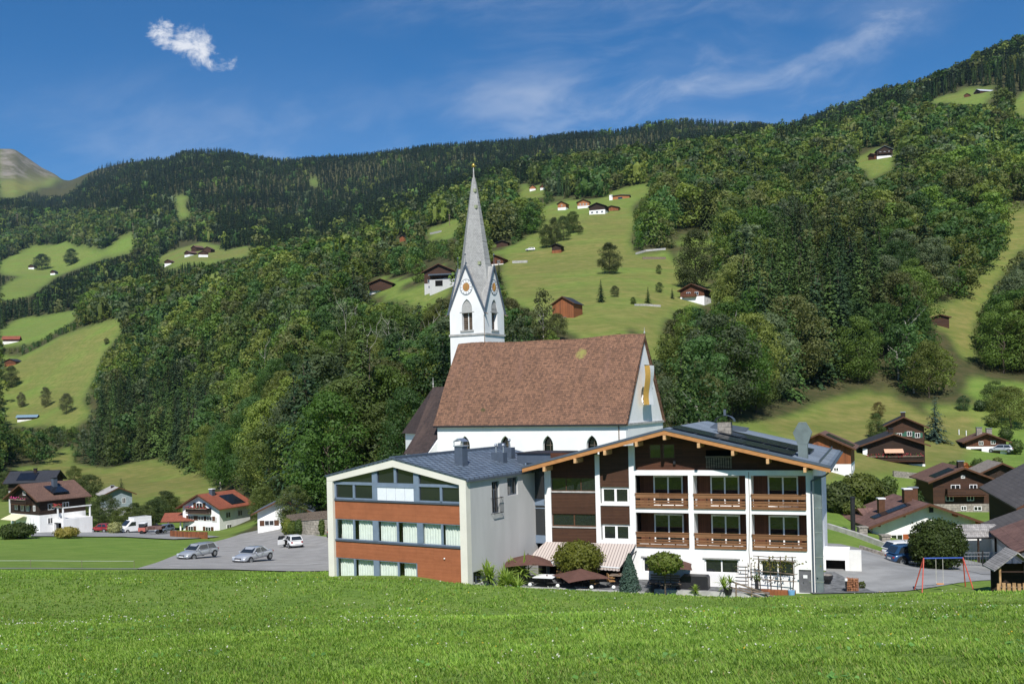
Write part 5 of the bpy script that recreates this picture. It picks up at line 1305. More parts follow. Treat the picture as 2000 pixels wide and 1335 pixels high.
# --- hay barn and chalets on the meadow hill
h = house('barn', 'sunburnt orange brown hay barn alone on the green meadow above the church roof', 'barn', (1097.5, 578, 265), 26, 6.2, 6.4, 2.1, 3.7, 'barnwood', 'barnwood', 'darkroof', hb=.2, of=.5, os_=.4, base=621)
MB().box(-2.4, 1.0, -.35, -.02, .1, .35).build('bench', 'greywood', h)
house('chalet', 'brown gabled chalet at the wood edge right of the hill meadow', 'house', (1349.7, 553, 335), 26, 8, 8.5, 2.2, 3.8, 'white', 'redwood', 'brownroof', hb=1.9, balc=((-3, 1.5, 1.9, None),), fw=((-1.2, 2.3, 1.4, 1.1), (1.5, 2.3, 1.2, 1.1)), sw=((4, .6, 1.2, 1),), base=590)
house('field_hut', 'small log hut with pale roof edge on the strip of grass at the far right', 'hut', (1836, 613, 285), 15, 4.6, 4, .9, 2.4, 'logs', 'logs', mat('pale_tin_roof', (.45, .44, .40), .7, .1), hb=.3, of=.5, os_=.6, base=638)
h = house('chalet', 'double gabled chalet with grey garage base just left of the church spire', 'house', (856, 514, 480), 10, 11, 9, 2.9, 6.6, 'greywall', 'logs', 'darkroof', hb=2.7, balc=((-4, 1, 4.4, 'petalred'),), fw=((-3.5, 2.9, 1.4, 1.2), (-3.5, 1.0, 1.2, 1.0), (1.5, 3.3, 5., 1.1)), base=567)
MB().box(-2.6, 9.5, -4, -.2, -2, 3.5).build('garage', 'greywall', h); MB().box(-3.0, 9.8, -4.3, 0, 5.1, 5.5).build('porch_roof', 'anth', h); MB().box(-.5, 2.2, -4.06, -4.0, 1.2, 3.2).build('garage_door', 'dark', h)
house('chalet', 'dark chalet with long white balcony among the trees left of the spire', 'house', (742, 543, 430), 6, 10, 8, 2.2, 3.6, 'white', 'logs', 'darkroof', hb=.9, balc=((-4.6, 4.6, .9, None),), base=570)
house('chalet', 'brown chalet directly right of the spire with one white window', 'house', (966, 497, 520), 18, 8.5, 8, 2.2, 3.4, 'white', 'redwood', 'brownroof', hb=1.0, fw=((1.8, 1.4, 1.5, 1.4),), base=519)
house('field_hut', 'low dark hut at the upper meadow edge right of the spire', 'hut', (980, 469, 600), 10, 6.5, 5, 1.3, 2.2, 'logs', 'logs', 'darkroof', hb=.3, detail=False, base=482)
house('field_hut', 'little hut with red lower boards beside bushes high on the meadow', 'hut', (1085, 475, 545), 22, 4.6, 5, 1.3, 3.6, 'barnwood', 'darkwood', 'darkroof', hb=1.8, detail=False, base=495)
T_ = 'hamlet houses at the top of the meadow'
house('chalet', 'hamlet chalet with orange gable and white base, leftmost at the meadow top', 'house', (1096, 392.5, 690), 22, 5.8, 7, 1.8, 4.6, 'white', mat('orange_boards', (.38, .15, .06), .8, .15), 'darkroof', hb=2.2, group=T_, detail=False, fw=((0, 3, 1.0, 1.0),), base=411)
house('chalet', 'hamlet chalet with white and orange front, second from the left at the meadow top', 'house', (1139, 388.5, 690), 8, 7.8, 7, 1.9, 4.2, 'white', MATS['orange_boards'], 'darkroof', hb=1.9, group=T_, detail=False, fw=((-2, 2.4, 1, 1), (0, 2.4, 1, 1), (2, 2.4, 1, 1)), base=407)
house('chalet', 'hamlet farmhouse with broad dark gable over a white ground floor at the meadow top', 'house', (1165, 395, 670), 20, 9.5, 9, 2.2, 4.8, 'white', 'darkwood', 'darkroof', hb=2.8, group=T_, detail=False, fw=((-3, 1, 1.4, 1.2), (0, 1, 1.4, 1.2), (3, 1, 1.4, 1.2)), base=419)
house('carport', 'hamlet open shed with dark roof right of the broad farmhouse', 'shed', (1194, 401, 675), 15, 9, 6, 1.4, 2.2, 'darkwood', 'barnwood', 'darkroof', hb=.3, group=T_, detail=False, base=412)
h = house('modern_house', 'modern orange timber house with white end wall, highest of the hamlet', 'house', (1240, 370, 720), 10, 12, 7, .6, 5.4, 'greywall', MATS['orange_boards'], 'anth', hb=2.2, group=T_, detail=False)
h.location = at(1213, 397, 720); MB().box(-8.2, -5.9, -.4, 2, -1, 6.2).build('end_wall', 'white', h); MB().box(-2, 1, -.1, -.02, 3.1, 4.4).build('window', 'glass', h)
T_ = 'tiny houses on the far clearing'
for px, py, Y, W, lb, up in ((1040, 361, 1190, 8, 'tiny white and orange house on the small far clearing', 'orange_boards'), (1060, 359, 1200, 7, 'tiny dark hut between two houses on the far clearing', 'dark'), (1091, 361, 1190, 7, 'tiny reddish house at the right of the far clearing', 'red')):
    house('chalet', lb, 'house', (px, py, Y), 5, W, 8, 3.5, 4.5, 'white', MATS['orange_boards'] if up == 'orange_boards' else 'redwood', 'darkroof', hb=3, group=T_, detail=False, base=py+12)
house('field_hut', 'tiny orange timber hut at the edge of the dark wood left of the spire', 'hut', (785, 459, 900), 20, 6, 6, 2, 4, 'barnwood', 'barnwood', 'darkroof', hb=.3, detail=False, base=472)
T_ = 'farm buildings on the left clearing'
for px, py, Y, W, a, lb, lo in ((364, 489, 1230, 10, 35, 'brown farmhouse with white base, front left on the left clearing', 'white'), (377, 479, 1300, 11, 40, 'flat roofed barn at the top of the left clearing', 'logs'), (397, 489, 1240, 11, -20, 'white based farmhouse, front right on the left clearing', 'white'), (404, 481, 1300, 9, 10, 'dark barn at the upper right of the left clearing', 'logs'), (327, 506, 1200, 9, 10, 'red roofed hut low on the left clearing', 'white')):
    house('farmhouse', lb, 'house', (px, py, Y), a, W, 11, 3, 5, lo, 'logs', 'brownroof', hb=3, group=T_, detail=False, base=py+13)
for px, py, Y, W, a, lb in ((60, 516, 1700, 10, 10, 'tiny white farmhouse under the round trees on the far left pasture'), (102, 527, 1600, 8, 10, 'tiny brown hut on the far left pasture')):
    house('farmhouse', lb, 'house', (px, py, Y), a, W, 8, 3, 5, 'white', 'logs', 'darkroof', hb=3, detail=False, base=py+10)
house('farmhouse', 'small farmhouse with salmon red roof at the left edge', 'house', (5, 656, 1050), 75, 9, 12, 3, 3.5, 'white', 'logs', 'redroof', hb=2, detail=False, base=672)
house('farmhouse', 'brown farmhouse with dark roof at the left edge below the salmon roofed one', 'house', (18, 700, 850), 12, 11, 9, 2.5, 4, 'barnwood', 'redwood', 'darkroof', hb=2, detail=False, base=715)
house('shed', 'long low shed with blue grey roof on the left slope near the wood foot', 'shed', (33, 810, 600), 78, 6, 11, 1.5, 2.5, 'white', 'logs', mat('blue_tin_roof', (.20, .30, .38), .5, .1), hb=1.2, detail=False, base=823)
h = house('chalet', 'dark mountain chalet with a white roof rim high on the right hillside', 'house', (1728, 284, 850), 12, 11, 9, 3.2, 6, 'white', 'darkwood', 'roofgrey', hb=2, detail=False, balc=((-4.5, 4.5, 3.6, None),), fw=((-3, 4, 1.2, 1.2), (0, 4, 1.2, 1.2), (3, 4, 1.2, 1.2)), base=309)
house('barn', 'dark red barn beside the mountain chalet high on the right hillside', 'barn', (1700, 299, 850), 70, 8, 9, 2, 4, 'redwood', 'redwood', 'brownroof', hb=.3, detail=False, base=313)
house('field_hut', 'small brown hut on the topmost right clearing', 'hut', (1888, 182, 1150), 35, 9, 10, 3, 4, 'redwood', 'redwood', 'darkroof', hb=.3, detail=False, base=190)
house('barn', 'long barn with pale tin roof near the skyline at the right', 'barn', (1907, 174, 1200), 76, 12, 24, 4, 2.5, 'logs', 'logs', mat('bright_tin_roof', (.50, .52, .56), .5, .05), hb=.3, detail=False, base=184)
# ---------------------------------------------------------------- vehicles (length along +x, nose at +x)
def car(name, label, loc, yaw, body, kind='hatch', plate=True, open_door=False, group=None, cat='car'):
    T = thing(name, label, cat, loc, yaw, group)
    L, Wd, Ht, belt, hood = dict(hatch=(3.7, 1.66, 1.48, .92, .90), wagon=(4.65, 1.82, 1.50, .93, .90), sedan=(4.6, 1.82, 1.43, .92, .87), suv=(4.6, 1.88, 1.70, 1.05, 1.02))[kind]
    a, b = -L/2, L/2; w = Wd/2; gc = .34 if kind == 'suv' else .26
    # body sides: (x, bottom, belt height, half width, top-centre height)
    st = [(a, .42, .74, w*.80, .76), (a+.12, .26, belt-.06, w*.93, belt-.04), (a+.6, gc, belt, w, belt+.02), (0, gc, belt, w, belt+.02), (b-1.35, gc, belt-.02, w, belt), (b-1.0, gc, hood, w*.99, hood+.04), (b-.45, .24, hood-.12, w*.95, hood-.06), (b-.12, .24, .62, w*.86, .66), (b, .34, .50, w*.76, .54)]
    if kind == 'sedan': st[1] = (a+.10, .26, belt-.02, w*.90, belt)
    rings = []
    for x, zb, zt, hw, zc in st:
        rings.append([(x, -hw*.90, zb), (x, -hw, zb+(zt-zb)*.25), (x, -hw*1.0, zb+(zt-zb)*.65), (x, -hw*.93, zt), (x, -hw*.5, zc), (x, hw*.5, zc), (x, hw*.93, zt), (x, hw, zb+(zt-zb)*.65), (x, hw, zb+(zt-zb)*.25), (x, hw*.90, zb)])
    bd = MB().loft(rings).build('body', body, T, smooth=True, sub=1)
    # greenhouse
    g = dict(hatch=(b-1.12, b-1.75, a+.55, a+.10), wagon=(b-1.25, b-2.0, a+.55, a+.12), sedan=(b-1.25, b-2.0, a+1.45, a+.75), suv=(b-1.2, b-1.85, a+.6, a+.12))[kind]
    x0, x1, x2, x3 = g; wt = w*.74; wb = w*.90
    cab = MB(); k = [(x0, wb, belt), (x1, wt, Ht-.03), ((x1+x2)/2, wt*1.02, Ht), (x2, wt*.98, Ht-.04), (x3, wb*.97, belt)]
    rr = [[(x, -y, z), (x, -y*.5, z+(.03 if z > belt+.1 else 0)), (x, y*.5, z+(.03 if z > belt+.1 else 0)), (x, y, z)] for x, y, z in k]
    cab.loft(rr, close=False, caps=False)
    for s in (-1, 1): cab.face([(x, s*y, z) for x, y, z in k])
    cab.build('roof', body, T)
    def q(m, pts): m.face(pts)
    e = .012; f = lambda A, B, t: tuple(A[i]+(B[i]-A[i])*t for i in range(3))
    def pane(nm, P0, P1, P2, P3, off):
        m = MB(); m.face([tuple(p[i]+off[i] for i in range(3)) for p in (P0, P1, P2, P3)]); return m.build(nm, 'carglass', T)
    pane('windscreen', (x0-.05, -wb*.92, belt+.03), (x0-.05, wb*.92, belt+.03), (x1+.03, wt*.93, Ht-.07), (x1+.03, -wt*.93, Ht-.07), (.02, 0, .02))
    pane('rear_window', (x3+.06, -wb*.86, belt+.06), (x3+.06, wb*.86, belt+.06), (x2-.04, wt*.88, Ht-.10), (x2-.04, -wt*.88, Ht-.10), (-.02, 0, .02))
    sx = [x0-.28, (x1+x2)/2+.02, x2+.05, x3+.22]
    for s in (-1, 1):
        def sp(x, t):                       # point on the cabin side: t 0 belt .. 1 roof
            xb0, xb1 = x3, x0; y = s*(wb+(wt-wb)*t)*1.0; return (x, y+s*e, belt+(Ht-.03-belt)*t)
        lo, hi = .10, .86
        fr_top = x1-.02; re_top = x2+.12
        pane('side_window', sp(x0-.30, lo), sp(sx[1]+.04, lo), sp(sx[1]+.04, hi), sp(fr_top-.02, hi), (0, s*.004, 0))
        pane('side_window', sp(sx[1]-.05, lo), sp(x3+.35, lo), sp(re_top+.06, hi), sp(sx[1]-.05, hi), (0, s*.004, 0))
        MB().ball((x0-.30, s*(w+.10), belt+.05), .12, 8, 6, (.6, 1, .7)).build('mirror', body, T)
        MB().box(b-.52, b-.18, *sorted((s*w*.58, s*w*.90)), .56, .72).build('headlight', 'lampglass', T, bevel=.03)
        MB().box(a+.03, a+.2, *sorted((s*w*.58, s*w*.84)), .66, .82).build('tail_light', 'tailred', T, bevel=.02)
        dl = MB(); dl.box(sx[1]-.01, sx[1]+.01, *sorted((s*(w-.01), s*(w+.004))), .45, belt-.05); dl.box(sx[1]-.3, sx[1]-.12, *sorted((s*w, s*(w+.02))), belt-.14, belt-.11); dl.build('door_line', 'black', T)
    MB().box(b-.10, b+.004, -w*.42, w*.42, .50, .62).build('grille', 'black', T, bevel=.02)
    MB().box(b-.10, b-.02, -w*.72, w*.72, .27, .38).build('air_intake', 'black', T, bevel=.02)
    MB().box(b-.02, b+.02, -.26, .26, .40, .50).build('number_plate', 'cloth', T); MB().box(a-.015, a+.02, -.26, .26, .56, .67).build('number_plate', 'cloth', T)
    R_ = .37 if kind == 'suv' else .32
    for x in (a+.78, b-.86):
        for s in (-1, 1):
            if kind == 'suv':
                MB().cyl((x, s*(w-.10), R_+.02), (x, s*(w+.015), R_+.02), R_+.13, n=20).build('wheel_arch', 'black', T)
            else: MB().cyl((x, s*(w-.16), R_), (x, s*(w+.003), R_), R_+.045, n=20).build('wheel_arch', 'black', T)
            wh = MB().cyl((x, s*(w-.20), R_), (x, s*(w+.02), R_), R_, n=20).build('wheel', 'rubber', T)
            rm = MB().cyl((x, s*(w+.0), R_), (x, s*(w+.028), R_), R_*.66, n=16)
            rm.build('rim', 'rim', wh)
    if open_door:
        d = MB(); A = (x0-.15, w); c_, s_ = math.cos(R(112)), math.sin(R(112)); Ld = 1.0
        B = (A[0]-Ld*.35, A[1]+Ld*.93)
        d.prism([(A[0], .35), (A[0]-.02, belt), (A[0]-.02, belt)], A[1], A[1]+.01) if False else None
        k = [(A[0], A[1], .35), (B[0], B[1], .35), (B[0], B[1], belt+.02), (A[0], A[1], belt)]
        d.face(k); d.face([(p[0]+.05, p[1], p[2]) for p in k]); d.face([k[2], k[3], (k[3][0]+.05, k[3][1], k[3][2]), (k[2][0]+.05, k[2][1], k[2][2])]); d.face([k[1], k[2], (k[2][0]+.05, k[2][1], k[2][2]), (k[1][0]+.05, k[1][1], k[1][2])])
        do = d.build('open_door', body, T)
        MB().face([(A[0]+.02, A[1], belt+.02), (B[0]+.03, B[1], belt+.03), (B[0]+.03, B[1]-.15, Ht-.08), (A[0]-.25, A[1]+.02, Ht-.1)]).build('door_window', 'carglass', do)
        MB().box(x0-1.2, x0-.2, w*.97, w+.012, .36, belt-.02).build('door_opening', 'dark', T)
    return T
M['lampglass'] = mat('headlamp_glass', (.55, .58, .6), .12, .05, 8, .8); M['tailred'] = mat('tail_lamp_red', (.35, .015, .01), .2, .05, 8, .6)
silver = paint('silver_paint', (.42, .44, .46), .35); silver2 = paint('light_silver_paint', (.47, .49, .52), .35); whitep = paint('white_paint', (.80, .80, .79)); blackp = paint('black_paint', (.012, .012, .014)); bluep = paint('dark_blue_paint', (.02, .07, .17), .2); redp = paint('dark_red_paint', (.25, .02, .02)); greyp = paint('grey_blue_paint', (.16, .20, .25), .2)
G_ = 'cars standing in the open car park'
def gp(px, py, Y, dz=.07): a, b = ray(px, py); x = a*Y; return Vector((x, Y, gz(x, Y)+dz))
car('estate_car', 'silver estate car nearest the lawn in the car park, nose towards the left', gp(386, 1070, 106, .12), R(243), silver, 'wagon', group=G_)
car('saloon_car', 'silver saloon car facing the lawn in the middle of the car park', gp(494, 1085, 99.5, .12), R(246), silver2, 'sedan', group=G_)
car('hatchback', 'white hatchback with its driver door open in the car park', gp(572, 1058, 121, .12), R(118), whitep, 'hatch', open_door=True, group=G_)
car('hatchback', 'black hatchback half hidden behind the annex corner', gp(655, 1048, 127, .12), R(90), blackp, 'hatch')
car('sport_utility_car', 'dark blue sport utility car beside the big yew bush', gp(1786, 1095, 87.5, .1), R(6), bluep, 'suv')
car('compact_car', 'white car parked just behind the dark blue one', gp(1775, 1082, 91, .1), R(8), whitep, 'suv')
car('hatchback', 'dark red car in the shadow beside the far left chalet', gp(197, 1030, 171, .15), R(170), redp, 'hatch')
car('hatchback', 'grey car in front of the red roofed carport', gp(322, 1036, 172, .15), R(250), greyp, 'hatch')
G1 = ground_at(1036, 490, 100); car('compact_car', 'white car on the green hill meadow right of the spire', G1, R(175), whitep, 'wagon')
G1 = ground_at(1953, 885, 100); car('compact_car', 'silver car parked right of the double garage', G1+Vector((0, 0, .2)), R(150), silver, 'wagon')
# white box van, small tipper truck
v = thing('delivery_van', 'white van with a boxy load body on the lane by the trees', 'van', gp(263, 1030, 172, .2), R(228))
m = MB(); w = .95
rg = [[(x, -y, zb), (x, -y, zt-.1), (x, -y*.85, zt), (x, y*.85, zt), (x, y, zt-.1), (x, y, zb)] for x, y, zb, zt in ((-2.6, w, .3, 2.1), (1.0, w, .3, 2.1), (1.9, w*.97, .3, 1.25), (2.55, w*.9, .35, .95), (2.65, w*.82, .4, .75))]
m.loft(rg).build('body', whitep, v, smooth=False, bevel=.04)
MB().box(-2.6, .6, -w*.98, w*.98, 1.9, 2.55).build('load_box', whitep, v, bevel=.05)
MB().face([(1.12, -w*.78, 2.0), (1.12, w*.78, 2.0), (1.93, w*.82, 1.30), (1.93, -w*.82, 1.30)]).build('windscreen', 'carglass', v).location = (.05, 0, .06)
for s in (-1, 1):
    MB().face([(.25, s*(w+.01), 1.2), (1.65, s*(w+.01), 1.2), (1.0, s*(w+.01), 1.85), (.25, s*(w+.01), 1.85)]).build('side_window', 'carglass', v)
    MB().box(2.35, 2.6, *sorted((s*.5, s*.85)), .65, .85).build('headlight', 'lampglass', v)
    for x in (-1.7, 1.75): wh = MB().cyl((x, s*(w-.2), .34), (x, s*(w+.02), .34), .34, n=18).build('wheel', 'rubber', v); MB().cyl((x, s*w, .34), (x, s*(w+.03), .34), .2, n=12).build('rim', 'rim', wh)
MB().box(2.55, 2.67, -.7, .7, .36, .55).build('bumper', 'black', v)
t = thing('small_truck', 'little pinkish red pickup truck with brown load bed beside the lane', 'truck', gp(293, 1035, 167, .2), R(180))
MB().box(.5, 1.7, -.8, .8, .45, 1.1).build('cab', paint('faded_red_paint', (.42, .12, .09)), t, bevel=.05)
MB().box(.6, 1.62, -.75, .75, 1.1, 1.75).build('cab_window', 'carglass', t, bevel=.08); MB().box(.55, 1.6, -.78, .78, 1.75, 1.82).build('cab_roof', 'cloth', t)
MB().box(-2.2, .4, -.85, .85, .75, 1.2).build('load_bed', 'rustroof', t)
for s in (-1, 1):
    for x in (-1.5, 1.1): MB().cyl((x, s*.6, .33), (x, s*.84, .33), .33, n=14).build('wheel', 'rubber', t)
# ---------------------------------------------------------------- terrace in front of the inn
IA = R(20); IC, IS = math.cos(IA), math.sin(IA)
def il(u, v, z=0.): return Vector((2.3+IC*u+IS*v, 77-IS*u+IC*v, z))       # inn space -> world
ter = MB().box(-2.3, 8.6, -5.2, .3, -.6, .62).build('terrace', 'paving'); ter.location = (2.3, 77, 0); ter.rotation_euler = (0, 0, -IA); struct(ter, label='paved guest terrace')
te = MB().box(-2.45, 8.75, -5.4, -5.2, -.6, .75).build('terrace_kerb', 'concrete'); te.location = ter.location; te.rotation_euler = ter.rotation_euler; struct(te, label='pale stone kerb of the terrace')
wl = MB().box(8.8, 16.6, -2.6, -2.3, -.7, .42).build('low_wall', 'concrete'); wl.location = ter.location; wl.rotation_euler = ter.rotation_euler; tag(wl, 'low pale stone wall along the grass under the balconies', 'wall')
tb = MB().box(8.8, 16.6, -2.3, .0, -.7, .30).build('forecourt', 'paving'); tb.location = ter.location; tb.rotation_euler = ter.rotation_euler; struct(tb, label='paved strip under the balconies')
# awning
def awning_mat():
    m = bpy.data.materials.new('striped_awning'); m.use_nodes = True; t = NT(m.node_tree); b = t.n['Principled BSDF']; b.inputs['Roughness'].default_value = .9
    x = t.sep(t.add('ShaderNodeTexCoord').outputs['Object'])[0]
    fr = t.math('FRACT', t.math('MULTIPLY', x, 4.6))
    s = t.math('ADD', t.math('MULTIPLY', t.math('GREATER_THAN', fr, .74), .85), t.math('MULTIPLY', t.math('LESS_THAN', t.math('ABSOLUTE', t.math('SUBTRACT', fr, .38)), .08), .12))
    t.l.new(t.mix(s, (.52, .45, .40), (.16, .12, .12)), b.inputs['Base Color']); return m
aw = thing('awning', 'wide pink and grey striped awning over the restaurant terrace', 'awning', (2.3, 77, 0), -IA)
A0, A1 = (0, -.05, 3.2), (7.0, -.05, 3.2); B0, B1 = (-.75, -2.6, 2.15), (6.35, -2.6, 1.85)
m = MB(); n = 20; k = 0
for i in range(n+1):
    t = i/n; a = [A0[j]+(A1[j]-A0[j])*t for j in range(3)]; b = [B0[j]+(B1[j]-B0[j])*t for j in range(3)]; m.v += [tuple(a), tuple(b)]
m.f = [(2*i, 2*i+1, 2*i+3, 2*i+2) for i in range(n)]
c = m.build('canopy', awning_mat(), aw); c.modifiers.new('s', 'SOLIDIFY').thickness = .02
m = MB(); n = 72
for i in range(n+1):
    t = i/n; b = [B0[j]+(B1[j]-B0[j])*t for j in range(3)]; d = .20+.05*abs(math.sin(i*math.pi/3)); m.v += [(b[0], b[1], b[2]), (b[0], b[1]-.01, b[2]-d)]
m.f = [(2*i, 2*i+1, 2*i+3, 2*i+2) for i in range(n)]
m.build('valance', c.data.materials[0], aw)
MB().bar(B0, B1, .07).build('front_bar', 'cloth', aw)
for q in (0, 1):
    a, b = (A0, B0) if q == 0 else (A1, B1); MB().bar((a[0], -.05, 2.7), (b[0], b[1], b[2]-.05), .05).build('folding_arm', 'black', aw)
# parasols
def parasol(u, v, z, rad, hgt, ang, label, tilt=0.):
    T = thing('parasol', label, 'parasol', il(u, v, z), -IA+ang, 'brown square parasols'); zc = hgt
    m = MB(); cs = [(-rad, -rad), (rad, -rad), (rad, rad), (-rad, rad)]; n = 6
    for i in range(4):
        a, b = cs[i], cs[(i+1) % 4]
        pts = []
        for k in range(n+1):
            t = k/n; sag = .16*(1-(2*t-1)**2); pts.append((a[0]+(b[0]-a[0])*t*1.0, a[1]+(b[1]-a[1])*t, zc-.62+sag*.6))
        pts = [(x*(1-.07*(1-abs(2*k/n-1))), y*(1-.07*(1-abs(2*k/n-1))), zz) for k, (x, y, zz) in enumerate(pts)]
        for k in range(n): m.face([pts[k], pts[k+1], (0, 0, zc)])
    c = m.build('canopy', 'brownfab', T); c.rotation_euler = (tilt, 0, 0)
    MB().cyl((0, 0, 0), (0, 0, zc+.08), .035, n=8).build('pole', 'black', T)
    MB().box(-.35, .35, -.35, .35, 0, .08).build('base', 'concrete', T)
    for i in range(4): MB().bar((0, 0, zc-.12), (cs[i][0]*.95, cs[i][1]*.95, zc-.63), .025).build('rib', 'black', T)
    return T
parasol(-.4, -3.0, .62, 1.75, 2.05, R(20), 'brown parasol beside the palms at the left end of the terrace')
parasol(3.9, -4.1, .62, 1.65, 1.35, R(40), 'brown parasol over the front terrace table below the round bush')
parasol(9.7, -1.2, .3, 1.55, 2.15, R(10), 'brown parasol behind the lollipop tree under the balconies')
# seats, tables and guests
def chair(u, v, z, yaw, label):
    T = thing('terrace_chair', label, 'chair', il(u, v, z), -IA+yaw, 'wicker terrace chairs')
    MB().box(-.24, .24, -.24, .24, .40, .46).build('seat', 'wicker', T)
    MB().box(-.24, .24, .20, .25, .50, .95).build('backrest', 'wicker', T)
    for x in (-.22, .22):
        for y in (-.22, .22): MB().cyl((x, y, 0), (x, y, .42 if y < 0 else .9), .018, n=6).build('leg', 'black', T)
        MB().bar((x, -.22, .65), (x, .22, .66), .035).build('armrest', 'wicker', T)
    return T
def table(u, v, z, label, top='cloth', w=.55):
    T = thing('terrace_table', label, 'table', il(u, v, z), -IA, 'terrace tables')
    MB().box(-w, w, -w, w, .72, .76).build('table_top', top, T, bevel=.01)
    MB().cyl((0, 0, 0), (0, 0, .72), .04, n=8).build('column', 'black', T); MB().box(-.3, .3, -.3, .3, 0, .04).build('foot', 'black', T)
    MB().cyl((.1, 0, .76), (.1, 0, .86), .05, n=8).build('menu_stand', 'brownwin', T)
    return T
seats = [(2.0, -2.7, 'first wicker chair from the palms under the awning'), (2.9, -2.6, 'middle wicker chair facing away under the awning'), (3.7, -2.6, 'wicker chair beneath the round bush')]
for i, (u, v, lb) in enumerate(seats): chair(u, v, .62, R(180)+R((-8, 5, 12)[i]), lb)
table(2.6, -1.6, .62, 'table at which the guests sit under the awning', w=.6)
table(1.35, -4.3, .62, 'white covered table nearest the grass on the terrace', w=.75)
table(4.1, -4.2, .62, 'grey table under the front parasol', 'concrete')
table(6.2, -2.6, .62, 'dark table near the blue green conifer', 'greywood')
chair(5.0, -4.4, .62, R(60), 'wicker chair right of the front parasol'); chair(5.9, -3.4, .62, R(120), 'wicker chair near the conifer')
def person(loc, yaw, label, shirt, legs='black', lean=0.):
    """seated figure grown as one skinned surface; faces +y"""
    T = thing('person', label, 'person', loc, yaw)
    me = bpy.data.meshes.new('body')
    J = {'pel': (0, 0, .50, .15), 'chest': (0, .02+lean, .85, .17), 'neck': (0, .04+lean, 1.05, .06), 'head': (0, .06+lean, 1.17, .095), 'crown': (0, .05+lean, 1.25, .08)}
    for s, n in ((-1, 'l'), (1, 'r')):
        J['hip'+n] = (s*.10, .02, .48, .10); J['kn'+n] = (s*.14, .42, .50, .07); J['an'+n] = (s*.14, .40, .08, .045); J['to'+n] = (s*.14, .56, .04, .04)
        J['sh'+n] = (s*.20, .02+lean, .98, .07); J['el'+n] = (s*.27, .12+lean, .72, .05); J['wr'+n] = (s*.17, .36+lean, .74, .035)
        for f in range(4): J[f'f{f}{n}'] = (s*(.13+.022*f), .46+lean-(.02 if f in (0, 3) else 0), .735, .010)
        J['th'+n] = (s*.11, .40+lean, .755, .011)
    ks = list(J); idx = {k: i for i, k in enumerate(ks)}
    E = [('pel', 'chest'), ('chest', 'neck'), ('neck', 'head'), ('head', 'crown')]
    for n in 'lr': E += [('pel', 'hip'+n), ('hip'+n, 'kn'+n), ('kn'+n, 'an'+n), ('an'+n, 'to'+n), ('chest', 'sh'+n), ('sh'+n, 'el'+n), ('el'+n, 'wr'+n), ('wr'+n, 'th'+n)]+[('wr'+n, f'f{f}{n}') for f in range(4)]
    me.from_pydata([J[k][:3] for k in ks], [(idx[a], idx[b]) for a, b in E], [])
    o = bpy.data.objects.new('body', me); COL.objects.link(o); o.parent = T
    sm = o.modifiers.new('skin', 'SKIN'); 
    for i, k in enumerate(ks): me.skin_vertices[0].data[i].radius = (J[k][3], J[k][3])
    me.skin_vertices[0].data[0].use_root = True
    o.modifiers.new('sub', 'SUBSURF').render_levels = 2; o.modifiers['sub'].levels = 1
    me.materials.append(M['skin']); sm.use_smooth_shade = True
    def shell(name, m, pts, r):
        q = MB(); q.tube(pts, r, 10); [q.ball(p, rr, 10, 6) for p, rr in zip(pts, r)]; return q.build(name, m, T, smooth=True)
    y = lean
    shell('shirt', shirt, [(0, 0, .52), (0, .02+y, .85), (0, .03+y, .99)], [.175, .20, .13])
    for s in (-1, 1):
        shell('sleeve', shirt, [(s*.17, .02+y, .98), (s*.25, .09+y, .80)], [.095, .075])
        shell('trouser_leg', legs, [(s*.09, 0, .48), (s*.14, .42, .50), (s*.14, .41, .14)], [.13, .09, .07])
        MB().ball((s*.035, .15+y, 1.185), .012, 6, 4).build('eye', 'black', T)
    q = MB().ball((0, .03+y, 1.21), .108, 12, 8, (1, 1.05, .95)); q.build('hair', 'hair', T, smooth=True)
    MB().ball((0, .165+y, 1.165), .018, 6, 4).build('nose', 'skin', T); MB().box(-.03, .03, .14+y, .157+y, 1.12, 1.128).build('mouth', 'petalred', T)
    return T
person(il(2.0, -2.7, .66), -IA+R(-8), 'seated guest in dark navy top, back turned, left of the three', M['shirtn'])
person(il(2.9, -2.6, .66), -IA+R(5), 'seated guest in bright blue shirt, middle of the three', M['shirtb'])
person(il(3.7, -2.6, .66), -IA+R(12), 'seated guest in pale blue shirt beneath the round bush', M['shirtw'])
# globe lamps on the kerb
for i, (u, v, lb) in enumerate(((-1.9, -5.3, 'white globe lamp among the striped leaves by the annex'), (.5, -5.3, 'white globe lamp on the kerb below the left parasol'), (2.55, -5.3, 'white globe lamp on the kerb left of the front parasol'), (5.0, -5.3, 'white globe lamp right of the front parasol'), (6.5, -5.0, 'white globe lamp on the terrace corner by the rocks'), (-4.9, -5.6, 'white globe lamp under the annex side window'))):
    z = .75 if v > -5.6 else gz(*il(u, v)[:2]); T = thing('globe_lamp', lb, 'garden lamp', il(u, v, z), 0, 'white globe garden lamps')
    MB().ball((0, 0, .16), .14, 14, 10).build('globe', 'lampw', T, smooth=True); MB().cyl((0, 0, 0), (0, 0, .06), .06, n=8).build('foot', 'black', T)
